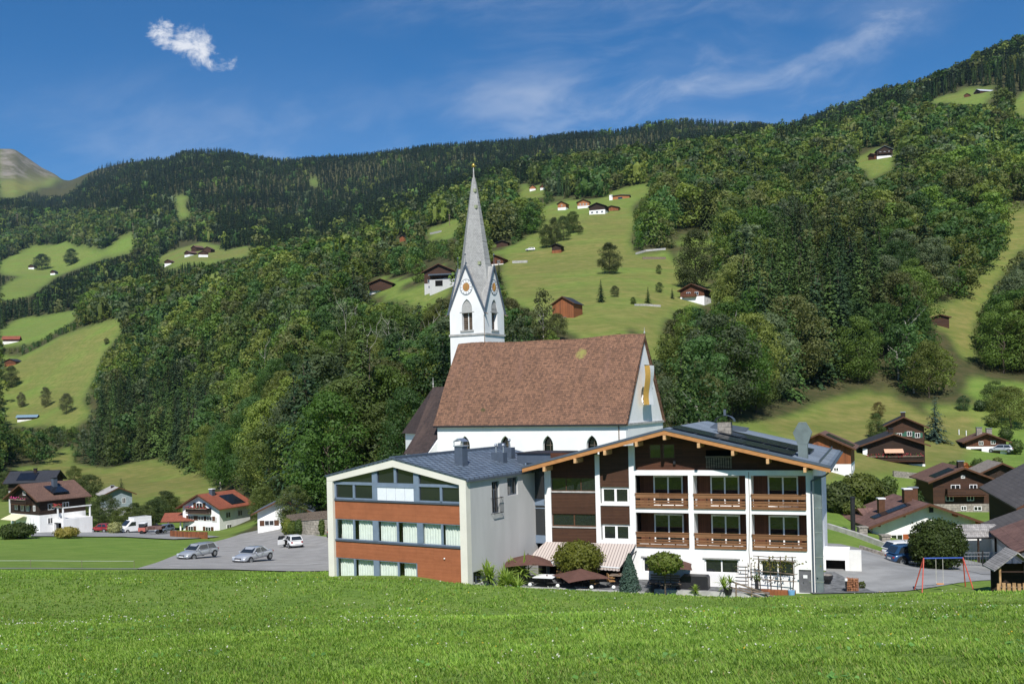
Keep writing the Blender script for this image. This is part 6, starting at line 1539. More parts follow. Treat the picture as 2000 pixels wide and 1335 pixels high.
# spiky plants
def yucca(px, py, Y, h, label, n=90, stripe=False, z=None, group=None, pot=False):
    P = gp(px, py, Y, 0); P.z = P.z if z is None else z
    T = thing('yucca_plant', label, 'plant', P, 0, group); r = random.Random(int(px*7)); m = MB(); heads = 3 if h > 1.2 else 1; st = MB()
    for k in range(heads):
        cx, cy = (r.uniform(-.25, .25)*h, r.uniform(-.2, .2)*h) if heads > 1 else (0, 0); cz = h*(.35+.25*k/heads) if heads > 1 else h*.12
        st.cyl((cx*.3, cy*.3, 0), (cx, cy, cz), .06, .045, 6)
        for i in range(n//heads):
            a = r.random()*6.283; e = r.uniform(-.25, 1.45); L = h*r.uniform(.35, .55); d = Vector((math.cos(a)*math.cos(e), math.sin(a)*math.cos(e), math.sin(e)))
            p0 = Vector((cx, cy, cz+r.uniform(-.1, .1)*h)); p1 = p0+d*L*.55; p2 = p0+d*L+Vector((0, 0, -.12*L)); s = Vector((-math.sin(a), math.cos(a), 0))*.028*(1+h*.3)
            m.face([p0-s, p0+s, p1+s, p1-s]); m.face([p1-s, p1+s, p2])
    q = m.build('leaves', 'leaf', T); q.color = (.42, .48, .16, 1) if stripe else (.24, .34, .07, 1); st.build('stem', 'bark', T)
    if pot: MB().loft([[(.22*math.cos(t), .22*math.sin(t), 0) for t in (6.283*i/12 for i in range(12))], [(.32*math.cos(t), .32*math.sin(t), .4) for t in (6.283*i/12 for i in range(12))]]).build('pot', 'black', T)
    return T
Gy = 'spiky palm like plants by the annex wall'
yucca(968, 1144, 70.8, 2.7, 'tall yellow green palm lily at the annex wall, leftmost', 150, group=Gy); yucca(1012, 1125, 73.5, 3.1, 'palm lily rising behind the left parasol', 140, group=Gy)
yucca(992, 1144, 70.6, 2.0, 'darker green palm lily in the middle of the group', 110, group=Gy); yucca(1006, 1145, 70.5, 2.2, 'palm lily right beside the left parasol edge', 110, group=Gy)
yucca(985, 1146, 71, .9, 'cream striped leaf tuft left at the foot of the palms', 60, True, group='striped leaf tufts'); yucca(1005, 1146, 71, .9, 'cream striped leaf tuft right at the foot of the palms', 60, True, group='striped leaf tufts')
yucca(1358, 1142, 70.4, 1.15, 'spiky pot plant in front of the black grill', 60, z=.3); yucca(1422, 1143, 69.8, 1.5, 'bright green potted yucca at the end of the low wall', 80, z=.3, pot=True)
# clipped trees and conifer by the terrace
def bush(name, label, px, py, Y, w, h, color, kind='leafy', cat='bush', z=None, group=None, dens=900, size=.07, zc=.5, trunk=0., seed=1, cone=False, core=True):
    P = gp(px, py, Y, 0)
    if z is not None: P.z = z
    T = thing(name, label, cat, P, 0, group); r = np.random.default_rng(seed); n = dens
    if cone:
        t = r.random(n)**.8; rad = w/2*(1-t)**.75*(.75+.3*r.random(n))*(.55+.45*np.minimum(1, t*9)); a = r.random(n)*6.283
        p = np.stack([rad*np.cos(a), rad*np.sin(a), h*t], 1); nn = np.stack([np.cos(a), np.sin(a), np.full(n, .5)], 1)
    else:
        d = r.normal(size=(n, 3)); d /= np.linalg.norm(d, axis=1)[:, None]; lump = 1+.14*np.sin(d[:, 0]*7+seed)*np.sin(d[:, 1]*6)*np.cos(d[:, 2]*5)+.05*r.normal(size=n)
        p = d*lump[:, None]*np.array([w/2, w/2, h/2])*(.82+.2*r.random((n, 1))); p[:, 2] += h/2; nn = d
    p[:, 2] += trunk
    V, Q = leaf_quads(p, nn, size, r, .6); c = np_mesh('foliage', V, Q, 'leaf' if kind == 'leafy' else 'needle', parent=T); c.color = (*color, 1)
    if core:
        if cone: MB().cyl((0, 0, trunk+.05), (0, 0, trunk+h*.85), w*.30, .02, 10).build('inner_foliage', 'leaf' if kind == 'leafy' else 'needle', T).color = (*color, 1)
        else: MB().ball((0, 0, trunk+h/2), 1, 14, 10, (w*.40, w*.40, h*.40)).build('inner_foliage', 'leaf' if kind == 'leafy' else 'needle', T, smooth=True).color = (*color, 1)
    m = MB(); m.tube([(0, 0, -.3), (.02, 0, trunk+h*.4)], [.07, .05], 7)
    if trunk > .8:
        for i in range(6): a = i*1.05; m.tube([(0, 0, trunk), (w*.28*math.cos(a), w*.28*math.sin(a), trunk+h*.5)], [.035, .015], 5)
    m.build('trunk', 'bark', T); return T
def bp_(u, v): P = il(u, v); return P
P = proj(*[np.array([q]) for q in (*il(3.25, -3.4)[:2], 1.0)])
bush('clipped_tree', 'broad rounded olive green clipped tree on the terrace in front of the awning', 1131, 1120, 73.5, 3.5, 2.45, (.13, .145, .025), dens=5200, size=.075, z=.85, trunk=.35, cat='tree', seed=3)
bush('lollipop_tree', 'small ball crowned maple on a thin stem in front of the white inn wall', 1299, 1150, 69.6, 2.35, 1.45, (.12, .16, .03), dens=1700, size=.085, z=gz(*gp(1299, 1150, 69.6)[:2]), trunk=1.75, cat='tree', seed=5, core=False)
bush('conifer', 'blue green cone shaped conifer beside the awning end', 1230, 1157, 69.5, 1.85, 3.15, (.055, .095, .075), 'needle', 'conifer', dens=4200, size=.05, trunk=.05, cone=True, seed=6, z=.1)
for i, (px, py, w, lb) in enumerate(((1043, 1148, .9, 'low golden shrub on the kerb below the left parasol'), (1160, 1153, .8, 'small green shrub at the kerb under the front parasol'), (952, 1148, .5, 'little orange green shrub at the annex foot'))):
    bush('shrub', lb, px, py, 70.2, w, w*.7, ((.25, .22, .04), (.12, .18, .04), (.25, .20, .06))[i], dens=420, size=.045, seed=20+i)
# rocks round the conifer
for i, (px, s, c) in enumerate(((1209, .42, 'tan'), (1220, .35, 'grey'), (1236, .5, 'grey'), (1249, .45, 'pinkish'), (1201, .3, 'tan'), (1244, .3, 'pale'))):
    r = random.Random(i+50); m = MB(); m.ball((0, 0, .05), s, 8, 6, (1, .8, .55)); m.v = [(x+r.uniform(-.06, .06), y+r.uniform(-.06, .06), z+r.uniform(-.05, .05)) for x, y, z in m.v]
    o = tag(m.build('boulder', 'stone' if i % 2 else 'gravel'), ['tan boulder left of the conifer foot', 'grey boulder just left of the conifer stem', 'large grey boulder right of the conifer stem', 'pinkish boulder at the right of the conifer', 'small tan boulder at the terrace corner', 'small pale boulder right of the conifer foot'][i], 'rock', 'boulders round the conifer'); o.location = gp(px, 1153, 69.8, .05)
# bench, grill box, ladder, trellises
def inn_thing(name, label, cat, u, v, z, group=None): return thing(name, label, cat, il(u, v, z), -IA, group)
T = inn_thing('bench', 'grey weathered slatted garden bench behind the lollipop tree', 'bench', 9.4, -1.9, .3)
bk = MB(); [bk.box(-1.05, 1.05, .28, .32, .55+.17*i, .68+.17*i) for i in range(3)]; bk.build('backrest', 'greywood', T)
st = MB(); [st.box(-1.05, 1.05, -.22+.16*i, -.09+.16*i, .42, .46) for i in range(3)]; st.build('seat', 'greywood', T)
for x in (-1.0, .95): MB().box(x, x+.06, -.2, .3, 0, .42).build('leg', 'black', T); MB().box(x, x+.06, -.25, .28, .64, .68).build('armrest', 'black', T)
T = inn_thing('garden_table', 'weathered slatted table in front of the grey bench', 'table', 9.9, -2.15, .0); MB().box(-.7, .7, -.3, .3, .70, .75).build('table_top', 'greywood', T); [MB().box(x, x+.06, -.03, .03, 0, .7).build('leg', 'black', T) for x in (-.6, .55)]
T = inn_thing('grill_box', 'black covered box with slanted lid against the white inn wall', 'box', 11.4, -1.0, .3); MB().prism([(-1.0, 0), (1.0, 0), (1.0, .8), (.9, .95), (-.8, .95), (-1.0, .75)], -.5, .5).build('cover', 'black', T)
for (u, w, h, n, ver, lb) in ((14.55, .85, 1.5, 6, False, 'white ladder like wall trellis with level bars'), (15.35, .7, 1.75, 4, True, 'grey wall trellis with upright bars')):
    T = inn_thing('trellis', lb, 'trellis', u, -.06, .35); m = MB()
    if ver: [m.box(-w/2+w*i/3, -w/2+w*i/3+.03, 0, .03, 0, h) for i in range(4)]; m.box(-w/2-.1, w/2+.3, .0, .03, h*.42, h*.42+.03)
    else: [m.box(-w/2, w/2, 0, .03, .2+h*i/n, .225+h*i/n) for i in range(n)]; m.box(w/2-.15, w/2-.13, -.01, .02, .2, h)
    m.build('bars', 'greywood', T)
T = inn_thing('pergola_trellis', 'crooked wooden trellis of branches before the right ground floor window', 'trellis', 17.0, -1.0, 0)
r = random.Random(4); m = MB()
for i in range(4): x = -1.05+.72*i; m.tube([(x, 0, .2), (x+r.uniform(-.1, .1), .03, 1.3), (x+r.uniform(-.12, .05), 0, 2.75)], .04, 6)
m.build('post', 'bark', T)
m = MB()
for z, dz in ((2.5, -.12), (2.7, .02), (1.65, -.1), (1.1, -.03)): m.tube([(-1.5, -.05, z+.05), (0, -.06, z+r.uniform(-.04, .04)), (1.4, -.05, z+dz)], .03, 6)
m.tube([(-.6, -.05, .9), (.1, -.05, 1.4)], .025, 5); m.build('cross_branch', 'greywood', T)
MB().box(-1.3, 1.3, -.25, .25, -.2, .42).build('planter_box', 'barnwood', T)
cr = np.random.default_rng(3); q = cr.normal(size=(150, 3))*np.array([.9, .12, .25])+np.array([0, 0, 2.25]); V, Q = leaf_quads(q, cr.normal(size=(150, 3)), .07, cr); np_mesh('vine', V, Q, 'leaf', parent=T).color = (.16, .15, .03, 1)
T = inn_thing('urn', 'dark urn with a small plant left of the branch trellis', 'pot', 15.75, -1.5, .1)
MB().loft([[(r_*math.cos(t), r_*math.sin(t), z) for t in (6.283*i/12 for i in range(12))] for r_, z in ((.28, 0), (.32, .35), (.12, .5), (.10, .95), (.2, 1.1))]).build('vessel', 'black', T)
q = cr.normal(size=(60, 3))*.13+np.array([0, 0, 1.25]); V, Q = leaf_quads(q, cr.normal(size=(60, 3)), .06, cr); np_mesh('plant', V, Q, 'leaf', parent=T).color = (.12, .18, .04, 1)
T = inn_thing('bucket', 'light blue bucket beside the wooden planter', 'bucket', 18.05, -1.2, .02); MB().cyl((0, 0, 0), (0, 0, .45), .2, .25, 14).build('pail', mat('light_blue_plastic', (.18, .38, .62), .5, .05), T)
MB().tube([(.25*math.cos(t), 0, .45+.12*math.sin(t)) for t in (math.pi*i/6 for i in range(7))], .012, 5).build('handle', 'black', T)
# wooden ramp rails
T = inn_thing('ramp_railing', 'weathered wooden handrail sloping down to the grass right of the low wall', 'railing', 15.0, -2.6, 0); m = MB()
m.bar((-1.0, 0, 1.25), (1.7, -.2, .45), .09); m.bar((-1.0, 0, .85), (1.7, -.2, .1), .07); m.bar((-.4, .5, .7), (2.0, .4, .2), .07); m.build('rail', 'greywood', T)
for x, h in ((-.5, 1.15), (.55, .85), (1.5, .5)): MB().box(x-.05, x+.05, -.1, 0, -.4, h).build('post', 'greywood', T)
# bits at the inn's right corner
T = thing('cauldron_planter', 'dark iron cauldron planter at the inn corner', 'planter', gp(1615, 1136, 74, .1)); MB().loft([[(r_*math.cos(t), r_*math.sin(t), z) for t in (6.283*i/12 for i in range(12))] for r_, z in ((.25, .05), (.42, .35), (.45, .6))]).build('pot', 'black', T); MB().cyl((0, 0, .5), (0, 0, .62), .4, n=12).build('soil', 'gravel', T)
T = thing('cellar_entrance', 'low white cellar entrance with dark opening beside the inn', 'entrance', gp(1633, 1120, 79.5, 0), -R(20)); m = MB(); wall_holes(m, -1.3, 1.0, -.5, 1.55, 0, [(-.75, .7, -.5, .85)], .3); m.box(-1.3, 1.0, .3, 2.6, 1.4, 1.55); m.build('front_wall', 'white', T); MB().box(1.0, 1.9, -.05, .7, -.5, 1.6).build('side_pier', 'offwhite', T); MB().box(-.8, .8, .8, .9, -.5, 1.3).build('opening', 'dark', T)
T = thing('bollard_lamp', 'slim black bollard lamp with white head beside the log stack', 'lamp', gp(1653, 1158, 70.5, .05)); MB().cyl((0, 0, 0), (0, 0, .75), .05, n=8).build('post', 'black', T); MB().cyl((0, 0, .75), (0, 0, .92), .10, n=12).build('head', 'lampw', T)
T = thing('log_stack', 'rust brown stack of split logs at the grass edge by the road', 'firewood', gp(1664, 1156, 70.8, 0), R(-30)); r = random.Random(8); m = MB()
for i in range(7):
    for k in range(8): m.cyl((-.35+i*.12+r.uniform(-.02, .02), -.25+r.uniform(-.05, .02), .05+k*.12), (-.35+i*.12, .28, .05+k*.12+r.uniform(-.02, .02)), .055, n=6)
m.build('logs', mat('split_logs', (.36, .16, .08), .9, .35, 9), T)
bush('grass_tuft', 'lone grass tuft on the asphalt right of the log stack', 1684, 1149, 72, .45, .55, (.09, .11, .03), dens=150, size=.05, core=False, seed=31, cat='plant')
# ---------------------------------------------------------------- swing
P = gp(1844, 1160, 69.3, 0); T = thing('swing_set', 'red legged playground swing with blue top bar on the grass', 'swing', P, -R(4)); r0 = 2.05; hh = 2.15
MB().cyl((-1.28, 0, hh), (1.28, 0, hh), .05, n=10).build('top_bar', 'bluepaint', T)
for s in (-1, 1):
    for q in (-1, 1): MB().tube([(s*1.30, 0, hh+.02), (s*(1.30+.42), q*.8, -.1)], .04, 8).build('leg', 'redplastic', T)
MB().box(-.5, -.02, -.12, .12, .38, .42).build('swing_seat', mat('orange_plastic', (.75, .28, .06), .5, .05), T, bevel=.015)
for x in (-.5, -.04): MB().cyl((x, 0, .40), (x, 0, hh), .016, n=5).build('rope', 'rope', T)
# play hut
P = gp(1978, 1168, 65.5, .25); T = thing('play_hut', 'small wooden play hut with silver shingled gable roof and picket fence', 'hut', P, R(-8))
for x in (-1.0, .95):
    for y in (-.8, .8): MB().box(x-.06, x+.06, y-.06, y+.06, -.2, 1.7).build('post', 'tanwood' if x < 0 and y < 0 else 'darkwood', T)
z0, z1 = 1.55, 2.55
for s in (-1, 1):
    m = MB(); m.prism([(0, z1), (s*1.45, z0-.15), (s*1.45, z0-.07), (0, z1+.09)], -1.15, 1.15); rf = m.build('roof', 'shingle', T)
MB().box(-1.0, 1.0, .78, .84, -.1, 1.6).build('back_panel', 'darkwood', T)
MB().box(-1.03, 1.0, -.86, -.80, 1.3, 1.38).build('tie_beam', 'darkwood', T)
m = MB(); [m.box(-1.25+.31*i, -1.04+.31*i, -1.0, -.96, -.05, .62+.04*(i % 2)) for i in range(9)]; pk = m.build('picket_fence', 'tanwood', T); MB().box(-1.25, 1.6, -.96, -.93, .35, .42).build('rail', 'greywood', pk)
# ---------------------------------------------------------------- walls, fences, hedges, gate
def wall_line(name, label, pts, h, th, m, cat='wall', cap=None):
    b = MB(); c = MB()
    for (x0, y0, z0), (x1, y1, z1) in zip(pts[:-1], pts[1:]):
        d = Vector((x1-x0, y1-y0, 0)).normalized(); n = Vector((-d.y, d.x, 0))*th/2
        for B, lo, hi, k in ((b, -1., h, 1), (c, h+.002, h+.12, 1.35)):
            A = [(x0, y0, z0), (x1, y1, z1)]; q = []
            for (x, y, z) in A: q += [(x-n.x*k, y-n.y*k, z+lo), (x+n.x*k, y+n.y*k, z+lo), (x+n.x*k, y+n.y*k, z+hi), (x-n.x*k, y-n.y*k, z+hi)]
            kk = len(B.v); B.v += q; B.f += [tuple(kk+i for i in f) for f in ((0, 1, 2, 3), (7, 6, 5, 4), (0, 4, 5, 1), (1, 5, 6, 2), (2, 6, 7, 3), (3, 7, 4, 0))]
    o = b.build(name, m); tag(o, label, cat)
    if cap: c.build('coping', cap, o)
    return o
def gpt(px, py, Y, dz=0): p = gp(px, py, Y, dz); return (p.x, p.y, p.z)
wall_line('retaining_wall', 'ivy grown rubble wall behind the car park', [gpt(556, 1035, 142), gpt(600, 1040, 136.5), gpt(650, 1044, 132)], 1.95, .5, tiles('rubble_wall', (.46, .41, .33), (.30, .27, .22), (.16, .15, .12), .55, .33, 'xz', .9, .3, .04), cap='greywood')
w = wall_line('board_fence', 'grey weathered board fence on top of the rubble wall', [gpt(560, 1010, 145, 1.2), gpt(600, 1010, 139, 1.6), gpt(650, 1010, 134, 1.6)], 1.2, .1, 'greywood', 'fence')
for i, (px, Y, wd, hh, c) in enumerate(((562, 140, 1.9, 2.4, (.14, .17, .03)), (585, 137.4, 1.4, 2.2, (.07, .11, .03)), (629, 133, .9, 2.1, (.09, .13, .03)), (572, 138.6, 1.4, 2.0, (.10, .14, .03)))):
    bush('ivy_clump', ['yellow green climber at the left end of the rubble wall', 'dark ivy column in the middle of the rubble wall', 'narrow ivy strand at the right of the rubble wall', 'low ivy beside the yellow green climber'][i], px, 1038, Y, wd, hh, c, dens=500, size=.09, seed=40+i)
wall_line('garden_wall', 'low grey wall sloping down in front of the white chalet', [gpt(1616, 1026, 105, .0), gpt(1680, 1040, 101, .0), gpt(1740, 1052, 97, .0), gpt(1790, 1064, 94, 0)], .55, .35, 'concrete')
for i, (px, Y) in enumerate(((1684, 101.5), (1728, 98.5), (1766, 96))):
    o = tag(MB().box(-.4, .4, -.4, .4, -.5, 1.1).box(-.48, .48, -.48, .48, 1.11, 1.25).build('stone_pier', 'stone'), ['leftmost square rubble pier on the garden wall', 'middle square rubble pier on the garden wall', 'rightmost square rubble pier on the garden wall'][i], 'pier', 'rubble piers on the garden wall'); o.location = gpt(px, 1040, Y)
wall_line('kerb_wall', 'low red grey stone kerb between grass bank and road', [gpt(1680, 1062, 92.5), gpt(1724, 1070, 90.5)], .35, .3, 'gravel')
wall_line('plank_fence', 'low rust brown plank fence and hedge beside the white chalet on the left', [gpt(333, 1046, 158, .1), gpt(368, 1048, 154, .1), gpt(405, 1049, 151, .1)], .95, .15, 'barnwood', 'fence')
T = thing('gate', 'grey metal gate and railing at the end of the drive', 'gate', gpt(1905, 1080, 88.5), -R(5)); m = MB()
for z in (.1, .95, 1.25): m.bar((-1.6, 0, z), (2.9, 0, z), .06)
for i in range(19): m.cyl((-1.6+.25*i, 0, .1), (-1.6+.25*i, 0, 1.25), .015, n=5)
m.build('bars', 'alu', T)
for x in (-1.6, .6, 2.9): MB().box(x-.05, x+.05, -.05, .05, -.3, 1.4).build('post', 'black' if x > -1 else 'alu', T)
T = thing('porch', 'covered porch with pale shingle roof and dark posts beside the white chalet', 'porch', gpt(1908, 1075, 93), -R(5))
MB().prism([(-2.2, 3.0), (2.2, 3.0), (2.6, 2.2), (-2.4, 2.2)], -1.2, -1.1).build('roof_face', 'shingle', T)
MB().face([(-2.0, 0, 3.3), (1.6, 0, 3.3), (2.7, -1.6, 2.35), (-2.4, -1.6, 2.35)]).build('roof', 'shingle', T).modifiers.new('s', 'SOLIDIFY').thickness = .1
for x in (-1.9, -.3, 1.2, 2.4): MB().box(x-.07, x+.07, -1.3, -1.16, -.5, 2.3).build('post', 'darkwood', T)
MB().box(-2.4, 4.5, 1.6, 1.7, -.5, 2.2).build('rear_wall', 'white', T)
T = thing('ribbon_fence', 'thin pale ribbon fence along the lower lawn on the left', 'fence', (0, 0, 0)); pts = [Vector(gpt(px, 1108, 87.5, .62)) for px in (-60, 60, 160, 262)]
T.location = pts[0]; rel = [p-pts[0] for p in pts]; m = MB()
m.tube([p+Vector((0, 0, 0)) for p in rel], .009, 4)
m.build('ribbon', 'cloth', T)
for p in rel: MB().cyl(p+Vector((0, 0, -.9)), p+Vector((0, 0, .08)), .02, n=5).build('stake', 'greywood', T)
# shrubs, hedges and single garden trees, measured in the photo: (name, label, px, foot row, distance, width, height, colour, seed)
BUSH = [('yew_bush', 'big dense dark green yew bush between the blue car and the gate', 1832, 1112, 84.5, 4.4, 4.15, (.050, .075, .018), 9000, .085),
 ('rounded_shrub', 'dark rounded shrub in front of the far left chalet', 33, 1045, 150, 5.4, 2.3, (.055, .08, .02), 1500, .15),
 ('flower_bush', 'shrub with yellow and orange flowers right of the far left chalet door', 130, 1044, 152, 3.6, 1.7, (.28, .24, .06), 900, .12),
 ('pale_bush', 'pale variegated bush left of the white van', 224, 1026, 168, 2.2, 2.0, (.32, .33, .16), 500, .13),
 ('hedge_bush', 'large green bush below the solar farmhouse right of the inn', 1680, 950, 128, 5.6, 4.0, (.10, .125, .03), 3600, .15),
 ('hedge_bush', 'second leafy bush overlapping the one below the solar farmhouse', 1712, 948, 129, 4.6, 3.6, (.085, .115, .03), 2600, .15),
 ('hedge_bush', 'grey green bush at the bank just right of the inn wall', 1637, 1010, 118, 3.4, 3.6, (.075, .10, .035), 1500, .14),
 ('garden_shrub', 'yellow green shrub on the slope above the rust brown roof', 1768, 975, 128, 2.8, 2.0, (.16, .20, .05), 800, .13),
 ('garden_shrub', 'dark upright shrub above the rust brown roof', 1787, 960, 132, 2.2, 3.4, (.045, .075, .02), 900, .13),
 ('autumn_bush', 'orange autumn bush left of the double garage', 1881, 905, 160, 2.6, 2.8, (.32, .11, .03), 700, .14),
 ('garden_shrub', 'bright green shrub row below the double garage', 1925, 915, 158, 5.0, 1.9, (.12, .19, .04), 900, .14),
 ('garden_shrub', 'small dark shrub at the right edge above the big roof', 1990, 905, 158, 1.8, 2.6, (.04, .07, .03), 600, .12)]
for i, (n_, lb, px, py, Y, w, h, c, d, s) in enumerate(BUSH): bush(n_, lb, px, py, Y, w, h, c, dens=d, size=s, seed=60+i, cat='bush' if 'yew' not in n_ else 'bush')
def single(kind, label, px, foot, h_px, wfac, color=None, name=None, var=0, cat='tree', group=None, Y=None):
    if kind == 'broad': kind = 'fine'
    G = ground_at(px, foot, 100) if Y is None else gp(px, foot, Y, 0)
    tree(kind, G.x, G.y, h_px/F*G.y, wfac, label, cat, group, color, var, name, z=G.z-.2)
S_ = [('broad', 'solitary round dark tree in the middle of the hill meadow', 1191, 535, 66, 1.15, (.045, .055, .02), 0), ('spruce', 'small dense spruce right of the orange barn', 1174, 590, 46, 1.35, (.022, .042, .02), 1),
 ('broad', 'tiny round tree right of the small spruce on the meadow', 1201, 580, 25, 1.0, (.06, .07, .03), 2), ('spruce', 'little pointed conifer at the meadow hedge', 1266, 592, 34, 1.5, (.03, .06, .015), 3), ('broad', 'low rounded shrub at the meadow hedge', 1237, 594, 16, 1.3, (.06, .09, .02), 4),
 ('broad', 'small fruit tree near the fence above the hedge', 1288, 571, 22, 1.1, (.06, .09, .03), 5), ('broad', 'sapling at the top of the fenced slope', 1287, 535, 20, .9, (.07, .10, .03), 1), ('spruce', 'small dark conifer beside the brown gabled chalet', 1313, 583, 24, 1.2, (.02, .04, .015), 2),
 ('broad', 'huge dense dark tree with egg shaped crown at the right meadow edge', 1358, 566, 126, .98, (.040, .052, .015), 0), ('spruce', 'dark spruce directly right of the church clock', 975, 568, 56, 1.3, (.03, .045, .015), 4),
 ('broad', 'dark green tree at left of the clump high on the meadow', 1068, 484, 50, .95, (.05, .07, .02), 3), ('broad', 'slender dark tree in the meadow clump', 1083, 482, 62, .7, (.045, .06, .02), 4), ('broad', 'tree at the right of the meadow clump', 1101, 470, 52, .95, (.05, .075, .025), 5), ('broad', 'small tree below the right end of the meadow clump', 1133, 458, 20, 1.0, (.045, .06, .02), 6), ('broad', 'big tree in the clump under the hamlet farmhouse', 1120, 455, 46, 1.1, (.055, .08, .02), 7),
 ('broad', 'olive brown tree just above the church roof ridge, left', 1000, 668, 92, .85, (.075, .075, .03), 1), ('slim', 'tall thin birch above the church roof ridge', 1062, 668, 112, .9, (.07, .08, .03), 0), ('broad', 'olive tree above the church roof ridge between birch and barn', 1088, 668, 62, 1.0, (.07, .08, .03), 2), ('broad', 'leafy tree right beside the tower above the church roof', 1028, 668, 72, 1.0, (.06, .075, .025), 4),
 ('broad', 'round dark tree alone on the far left pasture', 139, 517, 34, 1.3, (.03, .055, .025), 0), ('broad', 'round tree over the tiny white farmhouse on the far left pasture', 82, 527, 34, 1.3, (.03, .05, .025), 2), ('broad', 'pair of dark bushes on the left slope meadow', 208, 673, 14, 1.2, (.04, .05, .02), 3),
 ('broad', 'dark tree with shadow at the left edge of the slope meadow', 22, 757, 46, 1.1, (.055, .075, .025), 4), ('broad', 'fruit tree low on the left slope meadow', 90, 795, 42, .8, (.08, .09, .04), 5), ('broad', 'crooked fruit tree near the wood on the left slope', 130, 808, 44, .85, (.075, .085, .04), 6), ('broad', 'thin fruit tree at the left foot of the slope meadow', 42, 795, 32, .8, (.09, .09, .05), 7)]
for k, lb, px, ft, hp, wf, c, v in S_: single(k, lb, px, ft, hp, wf, tuple(q*1.25 for q in c), var=v)
N_ = [('broad', 'giant spreading sycamore with deep green crown left of the annex', 640, 1015, 200., 255, 1.05, (.060, .085, .034), 0), ('broad', 'tall leafy tree behind the far left chalet', 175, 985, 235., 84, 1.1, (.06, .08, .025), 1), ('spruce', 'dark young spruce on the bank behind the small blue grey house', 237, 958, 260., 56, 1.6, (.020, .036, .014), 2),
 ('broad', 'dark bushy tree right of the small blue grey house', 262, 1012, 200., 48, 1.5, (.045, .065, .022), 3), ('broad', 'leafy tree behind the white van', 300, 1018, 195., 58, 1.35, (.05, .075, .025), 4), ('broad', 'low leafy tree between van and carport', 325, 1004, 215., 60, 1.3, (.05, .07, .025), 5), ('broad', 'green tree right of the orange roofed chalet', 515, 1030, 170., 80, 1.0, (.09, .12, .03), 6), ('broad', 'leafy tree over the rubble wall', 575, 1010, 150., 90, 1.2, (.085, .11, .035), 7), ('broad', 'tree between the small blue grey house and the far left chalet', 205, 1015, 210., 60, 1.4, (.055, .075, .025), 2),
 ('spruce', 'bluish spruce beside the dark houses on the right', 1828, 880, 195., 92, 1.9, (.045, .075, .060), 0), ('broad', 'garden tree in front of the geranium balcony chalet', 1800, 935, 150., 42, 1.2, (.10, .13, .04), 1), ('broad', 'green garden tree right of the geranium balcony chalet', 1858, 925, 155., 52, 1.0, (.08, .13, .03), 2), ('broad', 'small standard tree with shadow on the grass above the garage house', 1882, 822, 225., 34, 1.2, (.05, .09, .04), 3), ('broad', 'tree at the left of the green shuttered house', 1712, 860, 190., 56, 1.0, (.06, .09, .025), 4), ('broad', 'orange tipped small tree behind the solar farmhouse', 1716, 812, 215., 32, 1.2, (.12, .10, .035), 5), ('broad', 'yellow green tree at the right edge above the garage house', 1975, 880, 215., 90, 1.2, (.10, .12, .03), 6), ('broad', 'leafy tree right of the twin chimneys', 1945, 865, 225., 66, 1.2, (.08, .12, .035), 7)]
for k, lb, px, ft, Y, hp, wf, c, v in N_: single(k, lb, px, ft, hp, wf, tuple(q*1.2 for q in c), var=v, Y=Y)
# white fence posts in the paddock above the garage house, field fences on the hill
for i, (px, py) in enumerate(((1873, 845), (1887, 843), (1907, 838))):
    o = tag(MB().box(-.07, .07, -.07, .07, -.3, 1.0).build('fence_post', 'cloth'), ['leftmost white paddock post', 'middle white paddock post', 'rightmost white paddock post'][i]+' above the garage house', 'post', 'white paddock posts'); G = gp(px, py, 205); o.location = G
def hill_wall(label, pts, h, m='concrete', name='field_wall', cat='wall'):
    P = [ground_at(px, py, 100) for px, py in pts]; return wall_line(name, label, [tuple(p) for p in P], h, .4, m, cat)
hill_wall('pale curved track kerb below the dark trees on the hill meadow', [(1242, 497), (1262, 491), (1300, 488)], .8)
hill_wall('grey stone strip under the hedge shrubs on the meadow', [(1240, 597), (1262, 597), (1290, 599)], .5)
hill_wall('short wooden field fence on the fenced slope', [(1255, 506), (1300, 506)], .9, 'greywood', 'field_fence', 'fence')
hill_wall('pale wall strip right of the brown chalet by the spire', [(1001, 514), (1030, 513)], 1.0)
hill_wall('pale road rail at the meadow edge left of the spire', [(840, 458), (862, 453)], 1.4)
# power pylons far left
for px, py, h, lb in ((34, 442, 24, 'thin power pole in the far left forest'), (260, 458, 24, 'thin power pole at the top of the left pasture'), (878, 440, 22, 'power pole beside the track left of the spire')):
    G = ground_at(px, py, 100); hh = h/F*G.y; T = thing('power_pole', lb, 'pole', G); MB().cyl((0, 0, -2), (0, 0, hh), hh*.03, hh*.02, 6).build('mast', 'greywood', T); MB().box(-hh*.1, hh*.1, -hh*.01, hh*.01, hh*.9, hh*.93).build('crossarm', 'greywood', T)

SH = [(1740, 985, 124), (1755, 968, 130), (1722, 972, 133), (1775, 950, 138), (1812, 935, 146), (1838, 930, 150), (1872, 925, 152), (1700, 925, 146), (1735, 935, 145), (1655, 985, 122), (1668, 1000, 116), (1786, 985, 121), (1910, 905, 165), (1862, 905, 168), (1948, 898, 172), (1700, 880, 178), (1985, 880, 190), (1965, 870, 205), (1940, 852, 215), (1915, 835, 225)]
for i, (px, py, Y) in enumerate(SH):
    r = random.Random(i+900); w = r.uniform(1.4, 3.2); lr = 'right' if px > 1800 else 'left'
    bush('garden_shrub', 'low green garden shrub among the houses '+('at far right' if px > 1800 else 'just right of the inn'), px, py, Y, w, w*r.uniform(.6, 1.1), [(.08, .12, .03), (.06, .09, .025), (.13, .16, .045), (.05, .08, .03)][i % 4], dens=420, size=.13, seed=900+i, group='garden shrubs '+('far right' if px > 1800 else 'right of the inn'))
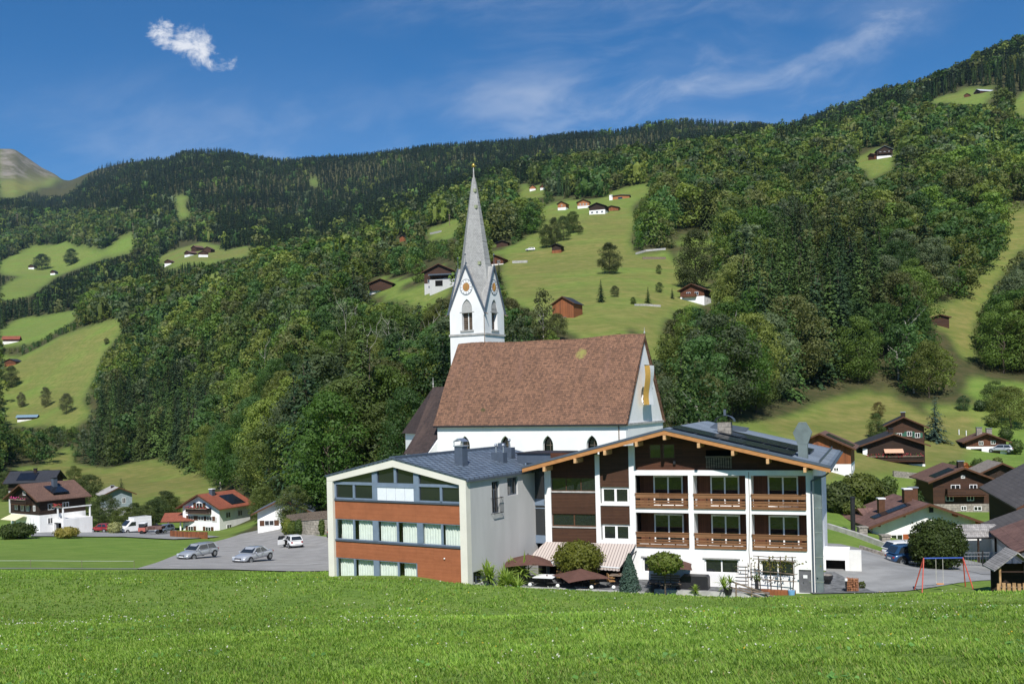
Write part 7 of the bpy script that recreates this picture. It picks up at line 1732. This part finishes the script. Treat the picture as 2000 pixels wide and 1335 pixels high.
hill_wall('grey rubble terrace wall above the brown chalet garden', [(1745, 930), (1790, 934), (1830, 938)], .9, 'stone')
T = thing('laundry_sheet', 'white sheets hung on a garden line below the geranium balcony chalet', 'laundry', gpt(1816, 925, 152, .3)); MB().box(-1.3, 1.3, -.02, .02, .5, 1.7).build('sheet', 'cloth', T); [MB().box(x-.04, x+.04, .03, .09, -.5, 1.9).build('post', 'greywood', T) for x in (-1.5, 1.5)]

# pale bare stems standing in the wood behind the church
def bare_tree(X, Y, z, h, label, seed):
    r = random.Random(seed); T = thing('bare_tree', label, 'tree', (X, Y, z), r.random()*6, 'pale bare stems in the wood left of the church'); m = MB()
    pts = [(r.uniform(-.3, .3)*i/3, r.uniform(-.3, .3)*i/3, h*i/5) for i in range(6)]; m.tube(pts, [.20, .17, .14, .11, .08, .03], 6); m.build('trunk', 'bark2', T)
    b = MB()
    for i in range(9):
        q = pts[2+i % 4]; a = r.random()*6.28; L = r.uniform(.08, .2)*h; b.tube([q, (q[0]+L*.6*math.cos(a), q[1]+L*.6*math.sin(a), q[2]+L*.7), (q[0]+L*.9*math.cos(a), q[1]+L*.9*math.sin(a), q[2]+L*1.5)], [.06, .04, .015], 4)
    b.build('branches', 'bark2', T)
for i, (px, ft, hp) in enumerate(((683, 745, 120), (730, 805, 130), (768, 760, 110), (788, 770, 90), (803, 790, 100), (826, 770, 70), (850, 740, 90), (700, 700, 80), (528, 790, 100), (655, 760, 70), (812, 830, 90), (742, 745, 95), (870, 700, 60), (1415, 750, 90), (630, 820, 80))):
    G = ground_at(px, ft, 120); bare_tree(G.x, G.y-7, G.z-1, hp/F*G.y+3, 'thin pale bare trunk showing between leafy crowns near the church', i)

for i, (px, ft, Y, hp, wf) in enumerate(((192, 1022, 188, 44, 1.5), (218, 1018, 192, 40, 1.5), (243, 1022, 190, 46, 1.5), (282, 1020, 190, 50, 1.4), (310, 1012, 205, 52, 1.4), (338, 1004, 215, 48, 1.3), (150, 960, 255, 60, 1.3), (120, 950, 262, 44, 1.3), (55, 925, 300, 58, 1.4), (15, 925, 290, 62, 1.3), (90, 915, 330, 46, 1.3), (145, 905, 350, 42, 1.2), (515, 1024, 178, 60, 1.2), (545, 1018, 182, 72, 1.2))):
    single('broad', 'leafy tree or tall shrub in the belt around the houses left of the car park', px, ft, hp, wf, [(.085, .115, .035), (.06, .09, .03), (.10, .13, .035)][i % 3], var=i, Y=Y, group='trees around the houses on the left')
# ---------------------------------------------------------------- meadow grass and flowers in front
def scatter(n, y0, y1, seed, pw=2.):
    r = np.random.default_rng(seed); y = (y0**pw+(y1**pw-y0**pw)*r.random(n))**(1/pw); x = (r.random(n)*2-1)*(.56*y+1.5)
    return x, y, r
def build_grass():
    Vs, Qs, Ts, base = [], [], [], 0
    for n, y0, y1, bl, h, w, seed in ((60000, 14.5, 30, 5, .085, .012, 1), (70000, 30, 50, 4, .095, .020, 2), (80000, 48, 84, 3, .085, .030, 3)):
        x, y, r = scatter(n, y0, y1, seed, 1.55)
        if seed == 4: k = x < -.155*y-14; x, y = x[k], y[k]
        else:
            ed = 70.2-.0*x; ed = np.where(x > 2, 70.6-.36*(x-2.3)*.95+(-1.9), 74); ed = np.where(x > 21, 66.5, ed); ed = np.where(x < -3, 69.5-(x+3.3)*.595, ed); ed = np.where(x < -14, 83., ed)
            k = y < ed-.3; x, y = x[k], y[k]
        n = len(x); clump = vnoise(x/1.1+80, y/1.4+80, 71)+.6*vnoise(x/.4+80, y/.5+80, 73); big = vnoise(x/6+80, y/8+80, 72)
        keep = r.random(n) < np.clip(.80+.9*clump, .15, 1); x, y, clump, big = x[keep], y[keep], clump[keep], big[keep]; n = len(x)
        z = ground_z(x, y); hh = h*(.55+.9*r.random(n))*(1+.7*clump+.3*big)
        for b in range(bl):
            a = r.random(n)*6.283; ox, oy = r.normal(size=(2, n))*.05; lean = hh*(.3+.7*r.random(n)); ca, sa = np.cos(a), np.sin(a); ww = w*(.6+.8*r.random(n))
            X0, Y0 = x+ox, y+oy
            p = [np.stack([X0-sa*ww, Y0+ca*ww, z-.02], 1), np.stack([X0+sa*ww, Y0-ca*ww, z-.02], 1), np.stack([X0+sa*ww*.7+ca*lean*.5, Y0-ca*ww*.7+sa*lean*.5, z+hh*.62], 1), np.stack([X0+ca*lean-sa*ww*.1, Y0+sa*lean+ca*ww*.1, z+hh], 1)]
            Vs.append(np.stack(p, 1).reshape(-1, 3)); Qs.append(np.arange(4*n).reshape(n, 4)+base); base += 4*n
            c0 = np.array([.225, .365, .055]); c1 = np.array([.29, .39, .095]); c2 = np.array([.135, .24, .045]); m = r.random((n, 1))
            c = np.where(m < .55, c0, np.where(m < .80, c1, c2))*(1+.5*big[:, None])*(1+.3*clump[:, None])*(.85+.3*r.random((n, 1)))
            dry = (r.random((n, 1)) < .025); c = np.where(dry, np.array([.30, .26, .10]), c)
            Ts.append(np.repeat(c, 4, 0))
    o = np_mesh('grass', np.concatenate(Vs), np.concatenate(Qs), 'grass', np.concatenate(Ts)); struct(o, 'stuff', 'tufted green meadow grass')
    # broad leaves: dock and clover patches
    x, y, r = scatter(9000, 14.5, 70, 9, 1.5); pat = vnoise(x/1.6+20, y/1.9+20, 81)+.5*vnoise(x/.7, y/.7, 82); k = (pat > .30) & (y < 68); x, y = x[k], y[k]; n = len(x)
    P = np.stack([x, y, ground_z(x, y)+.10+.06*r.random(n)], 1); N = r.normal(size=(n, 3))*.45+np.array([0, -.4, 1.]); V, Q = leaf_quads(P, N, .045, r, .2)
    t = np.repeat(np.array([.13, .27, .07])*(.7+.7*r.random((n, 1))), 4, 0); struct(np_mesh('clover', V, Q, 'grass', t), 'stuff', 'patches of broad leaved clover and dock in the meadow')
    x, y, r = scatter(4500, 14.5, 68, 10, 1.5); pat = vnoise(x/2.6+30, y/3.1+30, 91)+.45*vnoise(x/.8+5, y/.9, 92); k = (pat > .16) | (r.random(len(x)) < .07); x, y = x[k], y[k]; n = len(x)
    P = np.stack([x, y, ground_z(x, y)+.13+.08*r.random(n)], 1); N = r.normal(size=(n, 3))*.3+np.array([0, -.5, 1.]); V, Q = leaf_quads(P, N, .0095+.00042*y, r, .3)
    t = np.repeat(np.where(r.random((n, 1)) < .90, np.array([.62, .62, .56]), np.array([.60, .42, .05])), 4, 0); struct(np_mesh('meadow_flowers', V, Q, 'grass', t), 'stuff', 'small white and yellow flowers dotted over the meadow')
build_grass()
# ---------------------------------------------------------------- the air: thin blue haze over the valley
def build_haze():
    b = MB().box(-6800, 6800, -300, 7050, -60, 1560); o = b.build('haze', bpy.data.materials.new('haze_air')); struct(o, 'stuff', 'thin blue haze of the valley air')
    m = o.data.materials[0]; m.use_nodes = True; t = NT(m.node_tree); t.n.clear()
    v = t.add('ShaderNodeVolumePrincipled'); v.inputs['Density'].default_value = 2.7e-5; v.inputs['Color'].default_value = (.50, .74, 1., 1); v.inputs['Anisotropy'].default_value = .1
    out = t.add('ShaderNodeOutputMaterial'); t.l.new(v.outputs[0], out.inputs['Volume'])
build_haze()
